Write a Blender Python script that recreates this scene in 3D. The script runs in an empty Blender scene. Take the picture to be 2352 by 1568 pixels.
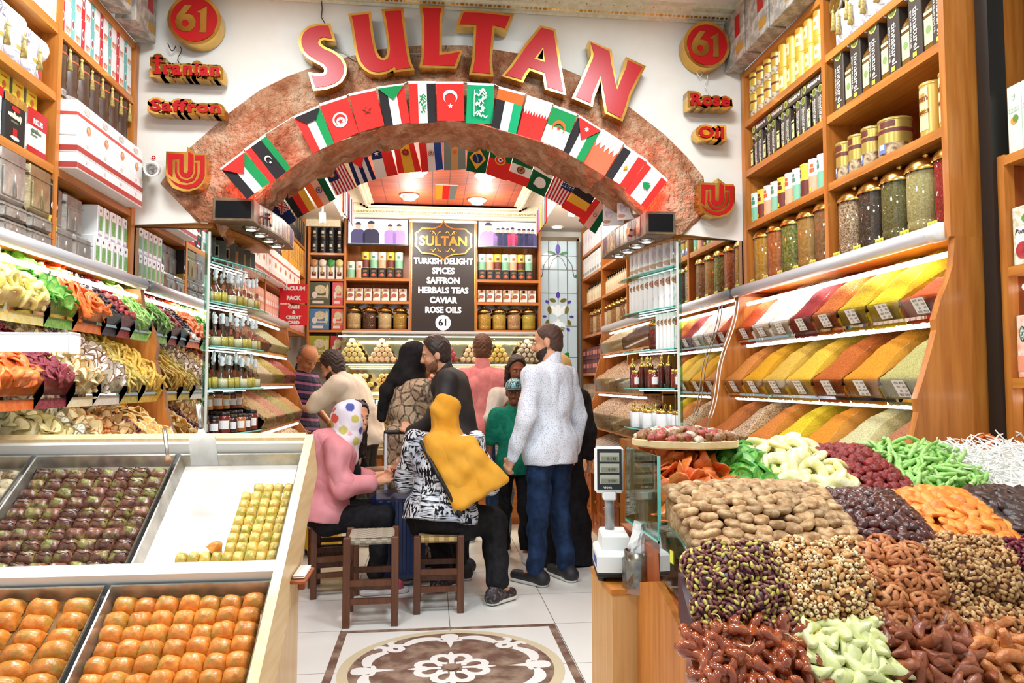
import bpy, math, random
import numpy as np
from mathutils import Vector, Matrix, Euler, noise
from mathutils.geometry import tessellate_polygon
RND = random.Random(11)
S = bpy.context.scene
COL = S.collection
PI = math.pi
# ---------------------------------------------------------------- camera
FPX, EYE = 1700.0, 1.35
TH = math.atan(95 / FPX)
PS = math.atan(185 / FPX * math.cos(TH))
CF = Vector((math.sin(PS) * math.cos(TH), math.cos(PS) * math.cos(TH), math.sin(TH)))
CR = Vector((math.cos(PS), -math.sin(PS), 0))
CU = CR.cross(CF)
cam_d = bpy.data.cameras.new('camera')
cam = bpy.data.objects.new('camera', cam_d)
COL.objects.link(cam)
cam_d.sensor_fit = 'HORIZONTAL'
cam_d.sensor_width = 36
cam_d.lens = 36 * FPX / 2352
cam_d.clip_start, cam_d.clip_end = .05, 60
cam.matrix_world = Matrix(((CR.x, CU.x, -CF.x, 0), (CR.y, CU.y, -CF.y, 0), (CR.z, CU.z, -CF.z, EYE), (0, 0, 0, 1)))
S.camera = cam
# ---------------------------------------------------------------- world, lamps, exposure
w = bpy.data.worlds.new('market_hall_daylight')
S.world = w
w.use_nodes = True
w.node_tree.nodes['Background'].inputs[0].default_value = (.86, .945, 1, 1)
w.node_tree.nodes['Background'].inputs[1].default_value = .55
S.view_settings.view_transform = 'Standard'
S.view_settings.look = 'None'
S.view_settings.exposure = -.1
S.view_settings.gamma = 1
S.view_settings.use_curve_mapping = False
cy = S.cycles
cy.max_bounces, cy.diffuse_bounces, cy.glossy_bounces = 7, 3, 4
cy.transparent_max_bounces, cy.transmission_bounces = 24, 4
cy.caustics_reflective = cy.caustics_refractive = False
cy.use_denoising = True
cy.use_adaptive_sampling = True
cy.adaptive_threshold = .02
cy.sample_clamp_indirect = 6
cy.use_light_tree = True
def lamp(name, loc, power, size, col=(.87, .945, 1), rot=(0, 0, 0), shape='DISK', sy=None, kind='AREA'):
 d = bpy.data.lights.new(name, kind)
 d.energy, d.color = power, col
 if kind == 'AREA':
  d.shape, d.size = shape, size
  if sy: d.size_y = sy
 else:
  d.shadow_soft_size = size
 o = bpy.data.objects.new(name, d)
 COL.objects.link(o)
 o.location, o.rotation_euler = loc, rot
 return o
for x in (-.85, .95):
 for y in (1.0, 2.9):
  lamp('added_ceiling_light', (x, y, 3.44), 45, .5)  # unseen area lamps, added overhead to light the front room
for x, y in ((-.26, 6.05), (.62, 6.05), (-.2, 7.0), (.5, 7.0), (-.3, 4.95), (.6, 4.95)):
 lamp('inner_lamp_and_fill', (x, y, 2.94), 17, .07, (1, .96, .88), kind='POINT')  # only two match lit fittings; the others are added to brighten the room
for x in (-1.18, 1.42):
 lamp('alcove_lamp', (x, 6.5, 2.86), 10, .06, (1, .97, .9), kind='POINT')
for x in (-.93, 1.17):
 lamp('red_spot', (x, 4.05, 2.40), 5, .03, (1, .04, .02), kind='POINT')
for x in (-1.17, 1.37):      # tube lights under the side shelves
 lamp('shelf_tube', (x * 1.34, 3.2, 1.852), 6, 1.66, (.96, .98, 1), (0, 0, PI / 2), 'RECTANGLE', .05)
lamp('case_tube', (-1.3, 2.5, 1.50), 10, .9, (1, .98, .95), (0, 0, 0), 'RECTANGLE', .05)
for z in (1.775, 1.505, 1.225): lamp('counter_tube', (.1, 7.2, z), 16, 1.9, (1, .93, .78), (0, 0, 0), 'RECTANGLE', .04)
# ---------------------------------------------------------------- pixel helpers (photo pixel -> point on a real plane)
def ray(u, v): return CF + CR * ((u - 1176) / FPX) + CU * ((784 - v) / FPX)
def on_y(u, v, y):
 d = ray(u, v)
 return Vector((0, 0, EYE)) + d * (y / d.y)
def on_x(u, v, x):
 d = ray(u, v)
 return Vector((0, 0, EYE)) + d * (x / d.x)
def on_z(u, v, z):
 d = ray(u, v)
 return Vector((0, 0, EYE)) + d * ((z - EYE) / d.z)
# ---------------------------------------------------------------- materials
def lin(c):
 if isinstance(c, str):
  c = [int(c[i:i + 2], 16) / 255 for i in (0, 2, 4)]
  c = [x / 12.92 if x <= .04045 else ((x + .055) / 1.055) ** 2.4 for x in c]
 return (c[0], c[1], c[2], 1)
MATS = {}
def nodes(name):
 m = bpy.data.materials.new(name)
 m.use_nodes = True
 nt = m.node_tree
 return m, nt, nt.nodes['Principled BSDF']
def L(nt, a, b): nt.links.new(a, b)
def texco(nt, scale=(1, 1, 1), kind='Object', rot=(0, 0, 0)):
 tc = nt.nodes.new('ShaderNodeTexCoord')
 mp = nt.nodes.new('ShaderNodeMapping')
 mp.inputs['Scale'].default_value = scale
 mp.inputs['Rotation'].default_value = rot
 L(nt, tc.outputs[kind], mp.inputs[0])
 return mp.outputs[0]
def ramp(nt, fac, stops, interp='LINEAR'):
 r = nt.nodes.new('ShaderNodeValToRGB')
 r.color_ramp.interpolation = interp
 e = r.color_ramp.elements
 while len(e) < len(stops): e.new(.5)
 for el, (p, c) in zip(e, stops):
  el.position, el.color = p, lin(c)
 L(nt, fac, r.inputs[0])
 return r.outputs[0]
def mixc(nt, fac, a, b, mode='MIX'):
 n = nt.nodes.new('ShaderNodeMix')
 n.data_type, n.blend_type = 'RGBA', mode
 for s, x in ((n.inputs[0], fac), (n.inputs[6], a), (n.inputs[7], b)):
  if hasattr(x, 'links'): L(nt, x, s)
  elif isinstance(x, (int, float)): s.default_value = x
  else: s.default_value = lin(x)
 return n.outputs[2]
def noise_n(nt, vec, scale, detail=3, rough=.55):
 n = nt.nodes.new('ShaderNodeTexNoise')
 n.inputs['Scale'].default_value, n.inputs['Detail'].default_value = scale, detail
 n.inputs['Roughness'].default_value = rough
 L(nt, vec, n.inputs['Vector'])
 return n.outputs[0]
def bump_n(nt, b, h, strength, dist=.01):
 n = nt.nodes.new('ShaderNodeBump')
 n.inputs['Strength'].default_value, n.inputs['Distance'].default_value = strength, dist
 L(nt, h, n.inputs['Height'])
 L(nt, n.outputs[0], b.inputs['Normal'])
def mat(name, col, r=.5, m=0., c2=None, sc=25, var=0., bump=0., bsc=60, em=0., coat=0., spec=.5, stretch=(1, 1, 1), lo=.38, hi=.62, tr=0., sss=0.):
 if name in MATS: return MATS[name]
 mt, nt, b = nodes(name)
 b.inputs['Roughness'].default_value, b.inputs['Metallic'].default_value = r, m
 b.inputs['Specular IOR Level'].default_value = spec
 b.inputs['Coat Weight'].default_value = coat
 b.inputs['Coat Roughness'].default_value = .12
 b.inputs['Base Color'].default_value = lin(col)
 out = None
 if c2 is not None:
  n = noise_n(nt, texco(nt, stretch), sc)
  out = ramp(nt, n, ((lo, col), (hi, c2)))
 if var:
  oi = nt.nodes.new('ShaderNodeObjectInfo')
  h = nt.nodes.new('ShaderNodeHueSaturation')
  mr = nt.nodes.new('ShaderNodeMapRange')
  mr.inputs['To Min'].default_value, mr.inputs['To Max'].default_value = 1 - var, 1 + var
  L(nt, oi.outputs['Random'], mr.inputs[0])
  L(nt, mr.outputs[0], h.inputs['Value'])
  h.inputs['Color'].default_value = lin(col)
  if out is not None: L(nt, out, h.inputs['Color'])
  out = h.outputs[0]
 if out is not None: L(nt, out, b.inputs['Base Color'])
 if bump: bump_n(nt, b, noise_n(nt, texco(nt, stretch), bsc, 4), bump)
 if em:
  b.inputs['Emission Color'].default_value = lin(col)
  b.inputs['Emission Strength'].default_value = em
 MATS[name] = mt
 return mt
def wood(name, c1, c2, sc=9, along=2, r=.42):
 st = [14, 14, 14]
 st[along] = 1.0
 return mat(name, c1, r, c2=c2, sc=sc * .35, stretch=st, lo=.3, hi=.7, coat=.15)
def glass(name, tint='f4faf8', gl=.14, edge=.5, rough=.02):
 if name in MATS: return MATS[name]
 m, nt, b = nodes(name)
 nt.nodes.remove(b)
 o = nt.nodes['Material Output']
 t = nt.nodes.new('ShaderNodeBsdfTransparent')
 t.inputs[0].default_value = lin(tint)
 g = nt.nodes.new('ShaderNodeBsdfGlossy')
 g.inputs['Roughness'].default_value = rough
 lw = nt.nodes.new('ShaderNodeLayerWeight')
 lw.inputs[0].default_value = .25
 mr = nt.nodes.new('ShaderNodeMapRange')
 mr.inputs['To Min'].default_value, mr.inputs['To Max'].default_value = gl * .35, edge
 mx = nt.nodes.new('ShaderNodeMixShader')
 L(nt, lw.outputs['Fresnel'], mr.inputs[0])
 L(nt, mr.outputs[0], mx.inputs[0])
 L(nt, t.outputs[0], mx.inputs[1])
 L(nt, g.outputs[0], mx.inputs[2])
 L(nt, mx.outputs[0], o.inputs[0])
 MATS[name] = m
 return m
GOLD = mat('polished_gold', 'e9c068', .2, 1., c2='d3a149', sc=6)
BRASS = mat('brass_lid', 'e3b75e', .2, 1.)
RED = mat('red_acrylic', 'b31418', .34, spec=.35)
WHITE = mat('white_gloss', 'f4f2ee', .35)
PLASTER = mat('white_plaster', 'f3efe6', .8, c2='ece6da', sc=3, bump=.05, bsc=25)
BLACK = mat('black_matte', '141313', .5)
STEEL = mat('brushed_steel', 'b9b6b0', .3, 1., c2='a8a49d', sc=12)
ALU = mat('white_aluminium', 'e9ebf0', .28, .25)
CHROME = mat('chrome', 'd8d8d8', .08, 1.)
OAK = wood('honey_oak', 'cd8136', 'ab611f', along=2)
OAKY = wood('honey_oak_board', 'd2883a', 'b16824', along=1)
OAKX = wood('honey_oak_cross', 'd28a3e', 'b06822', along=0)
TEAK = wood('teak_panel', 'a9551e', '8a3e12', along=2)
PINE = wood('pale_pine', 'edd2a2', 'dcb980', along=1)
GLASS = glass('clear_glass')
GREENGLASS = glass('green_edged_glass', 'd3ece2', .2, .55)
TEAL = mat('glass_edge', '6cc8bb', .2)
ACRYL = glass('clear_acrylic', 'f4f2ea', .2, .22, .06)
MIRROR = mat('mirror', 'e9ecea', .01, 1.)
TUBE = mat('tube_light_glow', 'fffaf0', .4, em=4.)
BULB = mat('lamp_glow', 'fff3dc', .4, em=7.)
FLAGC = {k: mat('cloth_' + k, c, .75, spec=.2) for k, c in dict(red='e0312b', dred='c21f28', orange='f2682e', white='f1eee9', black='2b2628', green='1c8a4c', dgreen='0d5a34', pgreen='17a36c', blue='2b4a9b', navy='232c5c', yellow='eeb53c', gold='d9a13a', grey='7f8f88', sand='d3a469', sky='9aa9a0', pink='eab3a0', bahr='f2704f', brown='7b3a22').items()}
# ---------------------------------------------------------------- mesh builder
class MB:
 def __init__(s): s.v, s.f, s.m, s.s = [], [], [], []
 def add(s, vs, fs, m=0, sm=False):
  o = len(s.v)
  s.v.extend([tuple(p) for p in vs])
  for f in fs:
   s.f.append([i + o for i in f]); s.m.append(m); s.s.append(sm)
  return s
 def box(s, x0, x1, y0, y1, z0, z1, m=0, T=None, bev=0):
  if bev:
   b = bev
   vs, rings = [], []
   for z, k in ((z0, b), (z0 + b, 0), (z1 - b, 0), (z1, b)):
    rings.append([(x0 + k, y0 + b, z), (x0 + b, y0 + k, z), (x1 - b, y0 + k, z), (x1 - k, y0 + b, z), (x1 - k, y1 - b, z), (x1 - b, y1 - k, z), (x0 + b, y1 - k, z), (x0 + k, y1 - b, z)])
   return s.rings(rings, m, T=T)
  vs = [(x, y, z) for z in (z0, z1) for y in (y0, y1) for x in (x0, x1)]
  if T: vs = [T @ Vector(p) for p in vs]
  return s.add(vs, [(0, 2, 3, 1), (4, 5, 7, 6), (0, 1, 5, 4), (2, 6, 7, 3), (0, 4, 6, 2), (1, 3, 7, 5)], m)
 def rings(s, rings, m=0, cap=True, close=False, sm=False, T=None):
  n = len(rings[0])
  vs = [p for r in rings for p in r]
  if T: vs = [T @ Vector(p) for p in vs]
  fs = []
  k = len(rings)
  for a in range(k if close else k - 1):
   b = (a + 1) % k
   for i in range(n):
    j = (i + 1) % n
    fs.append((a * n + i, a * n + j, b * n + j, b * n + i))
  s.add(vs, fs, m, sm)
  if cap and not close:
   o = len(s.v) - len(vs)
   s.f.append([o + i for i in range(n)][::-1]); s.m.append(m); s.s.append(False)
   s.f.append([o + (k - 1) * n + i for i in range(n)]); s.m.append(m); s.s.append(False)
  return s
 def lathe(s, prof, n=16, m=0, c=(0, 0, 0), sm=True, cap=True, T=None, a0=0.):
  rs = [[(c[0] + r * math.cos(a0 + 2 * PI * i / n), c[1] + r * math.sin(a0 + 2 * PI * i / n), c[2] + z) for i in range(n)] for r, z in prof]
  return s.rings(rs, m, cap, sm=sm, T=T)
 def tube(s, pts, r, n=6, m=0, cap=True, close=False):
  pts = [Vector(p) for p in pts]
  rs, up = [], Vector((0, 0, 1))
  k = len(pts)
  for i, p in enumerate(pts):
   a = pts[i - 1] if (i or close) else p
   b = pts[(i + 1) % k] if (i < k - 1 or close) else p
   t = (b - a).normalized()
   if abs(t.dot(up)) > .95: up = Vector((1, 0, 0)) if abs(t.x) < .9 else Vector((0, 1, 0))
   x = t.cross(up).normalized()
   y = x.cross(t)
   up = y
   q = r[i] if isinstance(r, (list, tuple)) else r
   rs.append([p + (x * math.cos(2 * PI * j / n) + y * math.sin(2 * PI * j / n)) * q for j in range(n)])
  return s.rings(rs, m, cap, close, True)
 def ell(s, c, r, n=10, k=6, m=0, jit=0., T=None, seed=0, flat=None):
  rs = []
  for a in range(k + 1):
   ph = PI * a / k
   row = []
   for i in range(n):
    th = 2 * PI * i / n
    d = Vector((math.sin(ph) * math.cos(th), math.sin(ph) * math.sin(th), -math.cos(ph)))
    q = 1 + (jit * noise.noise(d * 1.7 + Vector((seed * 3.1, seed * 1.7, seed))) if jit else 0)
    row.append((c[0] + d.x * r[0] * q, c[1] + d.y * r[1] * q, c[2] + d.z * r[2] * q))
   rs.append(row)
  return s.rings(rs, m, False, sm=True, T=T)
 def poly(s, loops, fn, d0, d1, m=0, side=None):
  """flat outline (loops of 2-D points, holes after the outline) swept from depth d0 (front) to d1; fn(p, d) -> 3-D point"""
  tris = tessellate_polygon([[Vector((p[0], p[1], 0)) for p in l] for l in loops])
  flat = [p for l in loops for p in l]
  s.add([fn(p, d0) for p in flat], tris, m)
  if d1 is None: return s
  s.add([fn(p, d1) for p in flat], [t[::-1] for t in tris], m if side is None else side)
  for l in loops:
   n = len(l)
   s.add([fn(p, d0) for p in l] + [fn(p, d1) for p in l], [(i, (i + 1) % n, n + (i + 1) % n, n + i) for i in range(n)], m if side is None else side)
  return s
 def grid(s, fn, nu, nv, m=0, sm=True):
  vs = [fn(i / nu, j / nv) for j in range(nv + 1) for i in range(nu + 1)]
  return s.add(vs, [(j * (nu + 1) + i, j * (nu + 1) + i + 1, (j + 1) * (nu + 1) + i + 1, (j + 1) * (nu + 1) + i) for j in range(nv) for i in range(nu)], m, sm)
 def mesh(s, name, mats):
  me = bpy.data.meshes.new(name)
  me.from_pydata(s.v, [], s.f)
  me.polygons.foreach_set('material_index', s.m)
  me.polygons.foreach_set('use_smooth', s.s)
  for m in (mats if isinstance(mats, (list, tuple)) else [mats]): me.materials.append(m)
  me.update()
  return me
 def build(s, name, mats, parent=None, loc=(0, 0, 0), rot=(0, 0, 0), **kw):
  return put(name, s.mesh(name, mats), parent, loc, rot, **kw)
def put(name, me, parent=None, loc=(0, 0, 0), rot=(0, 0, 0), scale=None, **kw):
 o = bpy.data.objects.new(name, me)
 COL.objects.link(o)
 o.location, o.rotation_euler = loc, rot
 if scale: o.scale = scale
 if parent: o.parent = parent
 return tag(o, **kw)
def tag(o, label=None, cat=None, group=None, kind=None):
 if label: o['label'] = label
 if cat: o['category'] = cat
 if group: o['group'] = group
 if kind: o['kind'] = kind
 return o
def empty(name, loc=(0, 0, 0), rot=(0, 0, 0), **kw):
 o = bpy.data.objects.new(name, None)
 o.empty_display_size = .05
 COL.objects.link(o)
 o.location, o.rotation_euler = loc, rot
 return tag(o, **kw)
def dup(root, loc, rot=(0, 0, 0), scale=None, label=None, group=None):
 r = root.copy()
 COL.objects.link(r)
 r.location, r.rotation_euler = loc, rot
 if scale: r.scale = scale
 if label: r['label'] = label
 if group: r['group'] = group
 for ch in KIDS(root):
  c = ch.copy(); COL.objects.link(c); c.parent = r
  for g in KIDS(ch):
   d = g.copy(); COL.objects.link(d); d.parent = c
 return r
KC = {}
def KIDS(o):
 if o.name not in KC: KC[o.name] = list(o.children)
 return KC[o.name]
class Proto:
 """places a thing: the first time moves the original, then copies it"""
 def __init__(s, root): s.root, s.used = root, False
 def at(s, loc, rot=(0, 0, 0), scale=None, label=None, group=None):
  if s.used: return dup(s.root, loc, rot, scale, label, group)
  s.used = True
  KIDS(s.root)
  s.root.location, s.root.rotation_euler = loc, rot
  if scale: s.root.scale = scale
  if label: s.root['label'] = label
  if group: s.root['group'] = group
  return s.root
def offset_poly(pts, d):
 n = len(pts)
 ar = sum(pts[i][0] * pts[(i + 1) % n][1] - pts[(i + 1) % n][0] * pts[i][1] for i in range(n))
 sg = 1 if ar > 0 else -1
 out = []
 for i in range(n):
  a, b, c = Vector(pts[i - 1]), Vector(pts[i]), Vector(pts[(i + 1) % n])
  e1, e2 = (b - a).normalized(), (c - b).normalized()
  n1, n2 = Vector((e1.y, -e1.x)) * sg, Vector((e2.y, -e2.x)) * sg
  q = n1 + n2
  q = q / max(q.length_squared / 2, .7)
  out.append((b.x + q.x * d, b.y + q.y * d))
 return out
def text_mesh(txt, size, ext=.002, off=0., align='CENTER', sx=1., shear=0., space=1., res=3, line=1.):
 cu = bpy.data.curves.new('lettering', 'FONT')
 cu.body, cu.size, cu.extrude, cu.offset, cu.align_x, cu.align_y = txt, size, ext, off, align, 'CENTER'
 cu.shear, cu.space_character, cu.resolution_u, cu.space_line = shear, space, res, line
 o = bpy.data.objects.new('lettering', cu)
 me = bpy.data.meshes.new_from_object(o)
 bpy.data.objects.remove(o)
 if sx != 1:
  for v in me.vertices: v.co.x *= sx
 return me
def text(name, txt, size, m, parent, loc, rot=(PI / 2, 0, 0), **kw):
 lab, R_ = kw.pop('label', None), kw.pop('wrap', 0)
 me = text_mesh(txt, size, **kw)
 if R_:
  for v in me.vertices: v.co.z -= R_ * (1 - math.cos(v.co.x / R_)); v.co.x = R_ * math.sin(v.co.x / R_)
 me.materials.clear()
 me.materials.append(m)
 return put(name, me, parent, loc, rot, label=lab)
# ================================================================= the setting
D = 4.1
XL, XR = -1.58, 1.80
def tiles_mat():
 m, nt, b = nodes('white_porcelain_floor')
 b.inputs['Roughness'].default_value = .16
 v = texco(nt, (1, 1, 1))
 br = nt.nodes.new('ShaderNodeTexBrick')
 br.offset = 0
 br.inputs['Scale'].default_value = 1
 br.inputs['Brick Width'].default_value = br.inputs['Row Height'].default_value = .59
 br.inputs['Mortar Size'].default_value = .0022
 br.inputs['Color1'].default_value = br.inputs['Color2'].default_value = lin('eff0ea')
 br.inputs['Mortar'].default_value = lin('77756e')
 L(nt, v, br.inputs[0])
 L(nt, br.outputs[0], b.inputs['Base Color'])
 return m
MB().add([(-2.4, -.6, 0), (2.6, -.6, 0), (2.6, 8.2, 0), (-2.4, 8.2, 0)], [(0, 1, 2, 3)]).build('floor', tiles_mat(), kind='structure').location = (0, 0, 0)
bpy.data.objects['floor'].data.transform(Matrix.Translation((-.11, -.06 - .59 * 6, 0)))
bpy.data.objects['floor'].location = (.11, .06 + .59 * 6, 0)
# marble medallion let into the floor
MARB = mat('brown_marble', '75594c', .2, c2='a8917e', sc=9, lo=.4, hi=.68)
CREAM = mat('cream_stone', 'd9cdab', .25)
INLAY = mat('white_inlay', 'f2f2ee', .2)
cx, cyy = .105, 3.60
mb = MB()
for a, b, c, d in ((-.59, .59, .55, .59), (-.59, .59, -.59, -.55), (-.59, -.55, -.55, .55), (.55, .59, -.55, .55)):
 mb.box(cx + a * 1.0, cx + b, cyy + c, cyy + d, -.01, .0012)
mb.build('trim_1', MARB, kind='structure')
def ring(r0, r1, z, n=72):
 m = MB()
 vs = [(cx + r * math.cos(2 * PI * i / n), cyy + r * math.sin(2 * PI * i / n), z) for r in (r0, r1) for i in range(n)]
 return m.add(vs, [(i, (i + 1) % n, n + (i + 1) % n, n + i) for i in range(n)])
ring(.0, .535, .0016).build('trim_2', CREAM, kind='structure')
ring(.0, .485, .0022).build('trim_3', MARB, kind='structure')
mb = MB()
RZ = [.0026]
def ribbon(pts, ws):
 RZ[0] += .00002; z = RZ[0]
 pts = [Vector((p[0], p[1], 0)) for p in pts]
 vs = []
 for i, p in enumerate(pts):
  t = (pts[min(i + 1, len(pts) - 1)] - pts[max(i - 1, 0)]).normalized()
  q = Vector((-t.y, t.x, 0)) * ws[i]
  vs += [(cx + p.x + q.x, cyy + p.y + q.y, z), (cx + p.x - q.x, cyy + p.y - q.y, z)]
 mb.add(vs, [(2 * i, 2 * i + 1, 2 * i + 3, 2 * i + 2) for i in range(len(pts) - 1)])
def spiral(x, y, a0, r0, turns, sgn, w0):
 pts, ws = [], []
 n = 18
 px, py = x, y
 for i in range(n):
  f = i / (n - 1)
  r = r0 * (1 - .8 * f)
  a = a0 + sgn * turns * 2 * PI * f
  pts.append((x + math.cos(a) * r - math.cos(a0) * r0, y + math.sin(a) * r - math.sin(a0) * r0))
  ws.append(w0 * (1 + .6 * math.sin(PI * f)) * (1 if f < .9 else 1.3))
 ribbon(pts, ws)
for q in range(4):
 for sg in (1, -1):
  A = q * PI / 2
  def RT(r, a): return (r * math.cos(A + sg * a), r * math.sin(A + sg * a))
  # inner rosette curls
  x, y = RT(.06, .35); spiral(x, y, A + sg * (.2 + PI), .07, .85, -sg, .012)
  # outer scrolls: arc along the rim then curls
  pts = [RT(.40 + .025 * math.sin(t * 6.5), .12 + t) for t in [i / 11 * .52 for i in range(12)]]
  ribbon(pts, [.016 + .014 * math.sin(PI * i / 11) for i in range(12)])
  x, y = RT(.385, .16); spiral(x, y, A + sg * (.16 + 2.2), .065, .9, sg, .011)
  x, y = RT(.40, .62); spiral(x, y, A + sg * (.62 - 1.2), .06, .9, sg, .011)
  x, y = RT(.42, .66); spiral(x, y, A + sg * (.66 + PI), .04, .6, -sg, .012)
 ribbon([(r * math.cos(A), r * math.sin(A)) for r in (.05, .09, .13, .17, .21)], [.012, .012, .02, .016, .002])
 ribbon([(r * math.cos(A), r * math.sin(A)) for r in (.27, .32, .36, .41, .46)], [.002, .012, .02, .016, .003])
mb.build('trim_4', INLAY, kind='structure')
ring(.0, .035, .0055, 24).build('trim_5', MARB, kind='structure')
# ---- the arch wall: plaster above, stone ring, soffit
OUT = [(454, 511), (368, 421), (400, 378), (436, 339), (529, 257), (596, 207), (661, 175), (725, 152), (793, 132), (864, 114), (968, 104), (1018, 104), (1071, 104), (1150, 116), (1193, 123), (1293, 157), (1336, 175), (1446, 246), (1529, 311), (1579, 361), (1616, 406), (1624, 488), (1572, 538)]
INN = [(496, 512), (504, 500), (520, 492), (548, 478), (579, 462), (612, 432), (646, 404), (714, 357), (771, 329), (829, 311), (900, 288), (1007, 280), (1079, 282), (1129, 295), (1186, 311), (1243, 329), (1293, 348), (1343, 375), (1389, 404), (1436, 436), (1486, 479), (1514, 507), (1535, 542)]
BCK = [(540, 580), (560, 552), (585, 520), (600, 500), (614, 482), (640, 457), (668, 432), (743, 391), (800, 361), (850, 343), (900, 330), (1018, 318), (1071, 322), (1120, 331), (1171, 346), (1221, 368), (1275, 395), (1302, 410), (1329, 425), (1382, 461), (1407, 481), (1430, 510), (1450, 545)]
def resamp(pts, n):
 P = [Vector(p) for p in pts]
 d = [0]
 for i in range(1, len(P)): d.append(d[-1] + 1 / (len(P) - 1))
 out = []
 for k in range(n + 1):
  f = k / n * (len(P) - 1)
  i = min(int(f), len(P) - 2)
  out.append(P[i].lerp(P[i + 1], f - i))
 return out
NA = 132
o_, i_, b_ = resamp(OUT, NA), resamp(INN, NA), resamp(BCK, NA)
def stone_mat():
 m, nt, b = nodes('rough_arch_stone')
 b.inputs['Roughness'].default_value = .85
 v = texco(nt)
 n1 = noise_n(nt, v, 6.5, 6, .7)
 n2 = noise_n(nt, v, 38, 4, .6)
 c = mixc(nt, ramp(nt, n2, ((.42, '000000'), (.6, 'ffffff'))), ramp(nt, n1, ((.28, '8f4e2e'), (.43, 'c07a52'), (.58, 'e6b894'))), ramp(nt, n1, ((.3, 'a45f3c'), (.52, 'd0946c'), (.68, 'ebc9a8'))))
 L(nt, c, b.inputs['Base Color'])
 bump_n(nt, b, n2, 1., .05)
 return m
STONE = stone_mat()
mb = MB()
def stone_disp(p, amp):
 return (noise.noise(p * 7) * .6 + noise.noise(p * 19) * .4 + noise.noise(p * 41) * .2) * amp
def front(u, t):
 k = min(int(round(u * NA)), NA)
 q = o_[k].lerp(i_[k], t)
 p = on_y(q.x, q.y, D)
 edge = min(1, 6 * t) * 1.0
 cell = noise.cell(Vector((round(u * 19) * 3.3, round(t * 2.4) * 7.7, 0)))
 blk = abs(((u * 19 + .5) % 1) - .5) < .04
 dd = stone_disp(p, .026) + .014 * cell - (.010 if blk else 0)
 return Vector((p.x, p.y - .012 * edge - dd * edge, p.z))
mb.grid(front, NA, 22)
def soffit(u, t):
 k = min(int(round(u * NA)), NA)
 a = on_y(i_[k].x, i_[k].y, D)
 b = on_y(b_[k].x, b_[k].y, 4.66)
 p = a.lerp(b, t)
 cell = noise.cell(Vector((round(u * 40) * 3.1, round(t * 5) * 5.7, 2)))
 e = 1 if t > 0 else 0
 return Vector((p.x, p.y - (1 - e) * .012, p.z + e * (stone_disp(p, .045) + .03 * cell - .03)))
mb.grid(soffit, NA, 10)
mb.build('wall_arch', STONE, kind='structure')
fp = lambda q, d: Vector((q[0], d, q[1]))
def W(u, v, y=D):
 p = on_y(u, v, y)
 return (p.x, p.z)
orim = [W(*p) for p in OUT]
loop = [(XL - .02, 2.19)] + [orim[0]] + orim[1:-1] + [orim[-1]] + [(XR + .03, 2.17), (XR + .03, 3.53), (XL - .02, 3.53)]
mb = MB()
mb.poly([loop], fp, D, 4.64)
mb.build('wall_front', PLASTER, kind='structure')
# piers under the arch, faced with mirror
for nm, x0, x1 in (('wall_left_pier', XL - .35, -1.19), ('wall_right_pier', 1.40, XR + .38)):
 MB().box(x0, x1, D + .011, 4.118, 0, 2.165).build(nm, PLASTER, kind='structure')
for x0, x1, lab in ((XL - .3, -1.2, 'mirror panel on the pier left of the archway'), (1.41, XR + .33, 'mirror panel on the pier right of the archway')):
 r = MB().box(x0, x1, D, D + .01, .45, 2.175).build('mirror_panel', MIRROR, label=lab, cat='mirror')
 e = MB()
 xe = x1 - .01 if x0 < 0 else x0
 e.box(xe, xe + .012, D - .012, D - .001, .45, 2.17)
 e.build('glass_edge_strip', GREENGLASS, r)
# walls behind the shelves, ceiling, cornices
MB().box(XL - .36, XL - .34, .2, 4.66, 0, 3.6).build('wall_left', PLASTER, kind='structure')
MB().box(XR + .36, XR + .38, .2, 4.66, 0, 3.6).build('wall_right', PLASTER, kind='structure')
CEIL = mat('ceiling_cream', 'f1eadb', .7)
MB().box(XL - .36, XR + .38, .2, D, 3.53, 3.56).build('ceiling', CEIL, kind='structure')
CORN = mat('cornice_cream', 'ebe0c4', .5, c2='dccfae', sc=30)
def cornice(nm, n, fn, L_):
 """moulded strip; fn(s along, d out from wall, z)"""
 prof = [(0, 3.46), (.012, 3.455), (.018, 3.468), (.03, 3.47), (.05, 3.485), (.055, 3.5), (.09, 3.508), (.095, 3.53), (0, 3.53)]
 m = MB()
 m.add([fn(s, d, z) for s in (0, L_) for d, z in prof], [(i, i + 1, len(prof) + i + 1, len(prof) + i) for i in range(len(prof) - 1)])
 k = int(L_ / .026)
 for i in range(k):
  s = (i + .5) * L_ / k
  big = i % 2 == 0
  a, b2 = (.012, .007) if big else (.006, .006)
  c = fn(s, .040, 3.478)
  ex = (Vector(fn(s + .01, .04, 3.478)) - Vector(c)).normalized()
  ey = (Vector(fn(s, .05, 3.4855)) - Vector(fn(s, .03, 3.4705))).normalized()
  nn = ex.cross(ey)
  if nn.z > 0: nn = -nn
  pts = [Vector(c) + nn * .002 + ex * a * math.cos(t * PI / 5) + ey * b2 * math.sin(t * PI / 5) for t in range(10)]
  m.add(pts, [list(range(10))], 1 if big else 2)
  if i % 3 == 0:
   c = Vector(fn(s, .072, 3.5045)) + Vector((0, 0, -.002))
   m.add([c + ex * .004 * math.cos(t * PI / 3) + Vector((0, .004 * math.sin(t * PI / 3), 0)) for t in range(6)], [list(range(6))], 3)
 m.build(nm, [CORN, GOLD, BRASS, mat('cornice_stud', '8a3a2c', .5)], kind='structure')
cornice('trim_6', 120, lambda s, d, z: (XL + s, D - d, z), XR - XL + .02)
cornice('trim_7', 60, lambda s, d, z: (XR + .03 - d, 2.2 + s, z), D - 2.2)
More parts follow.
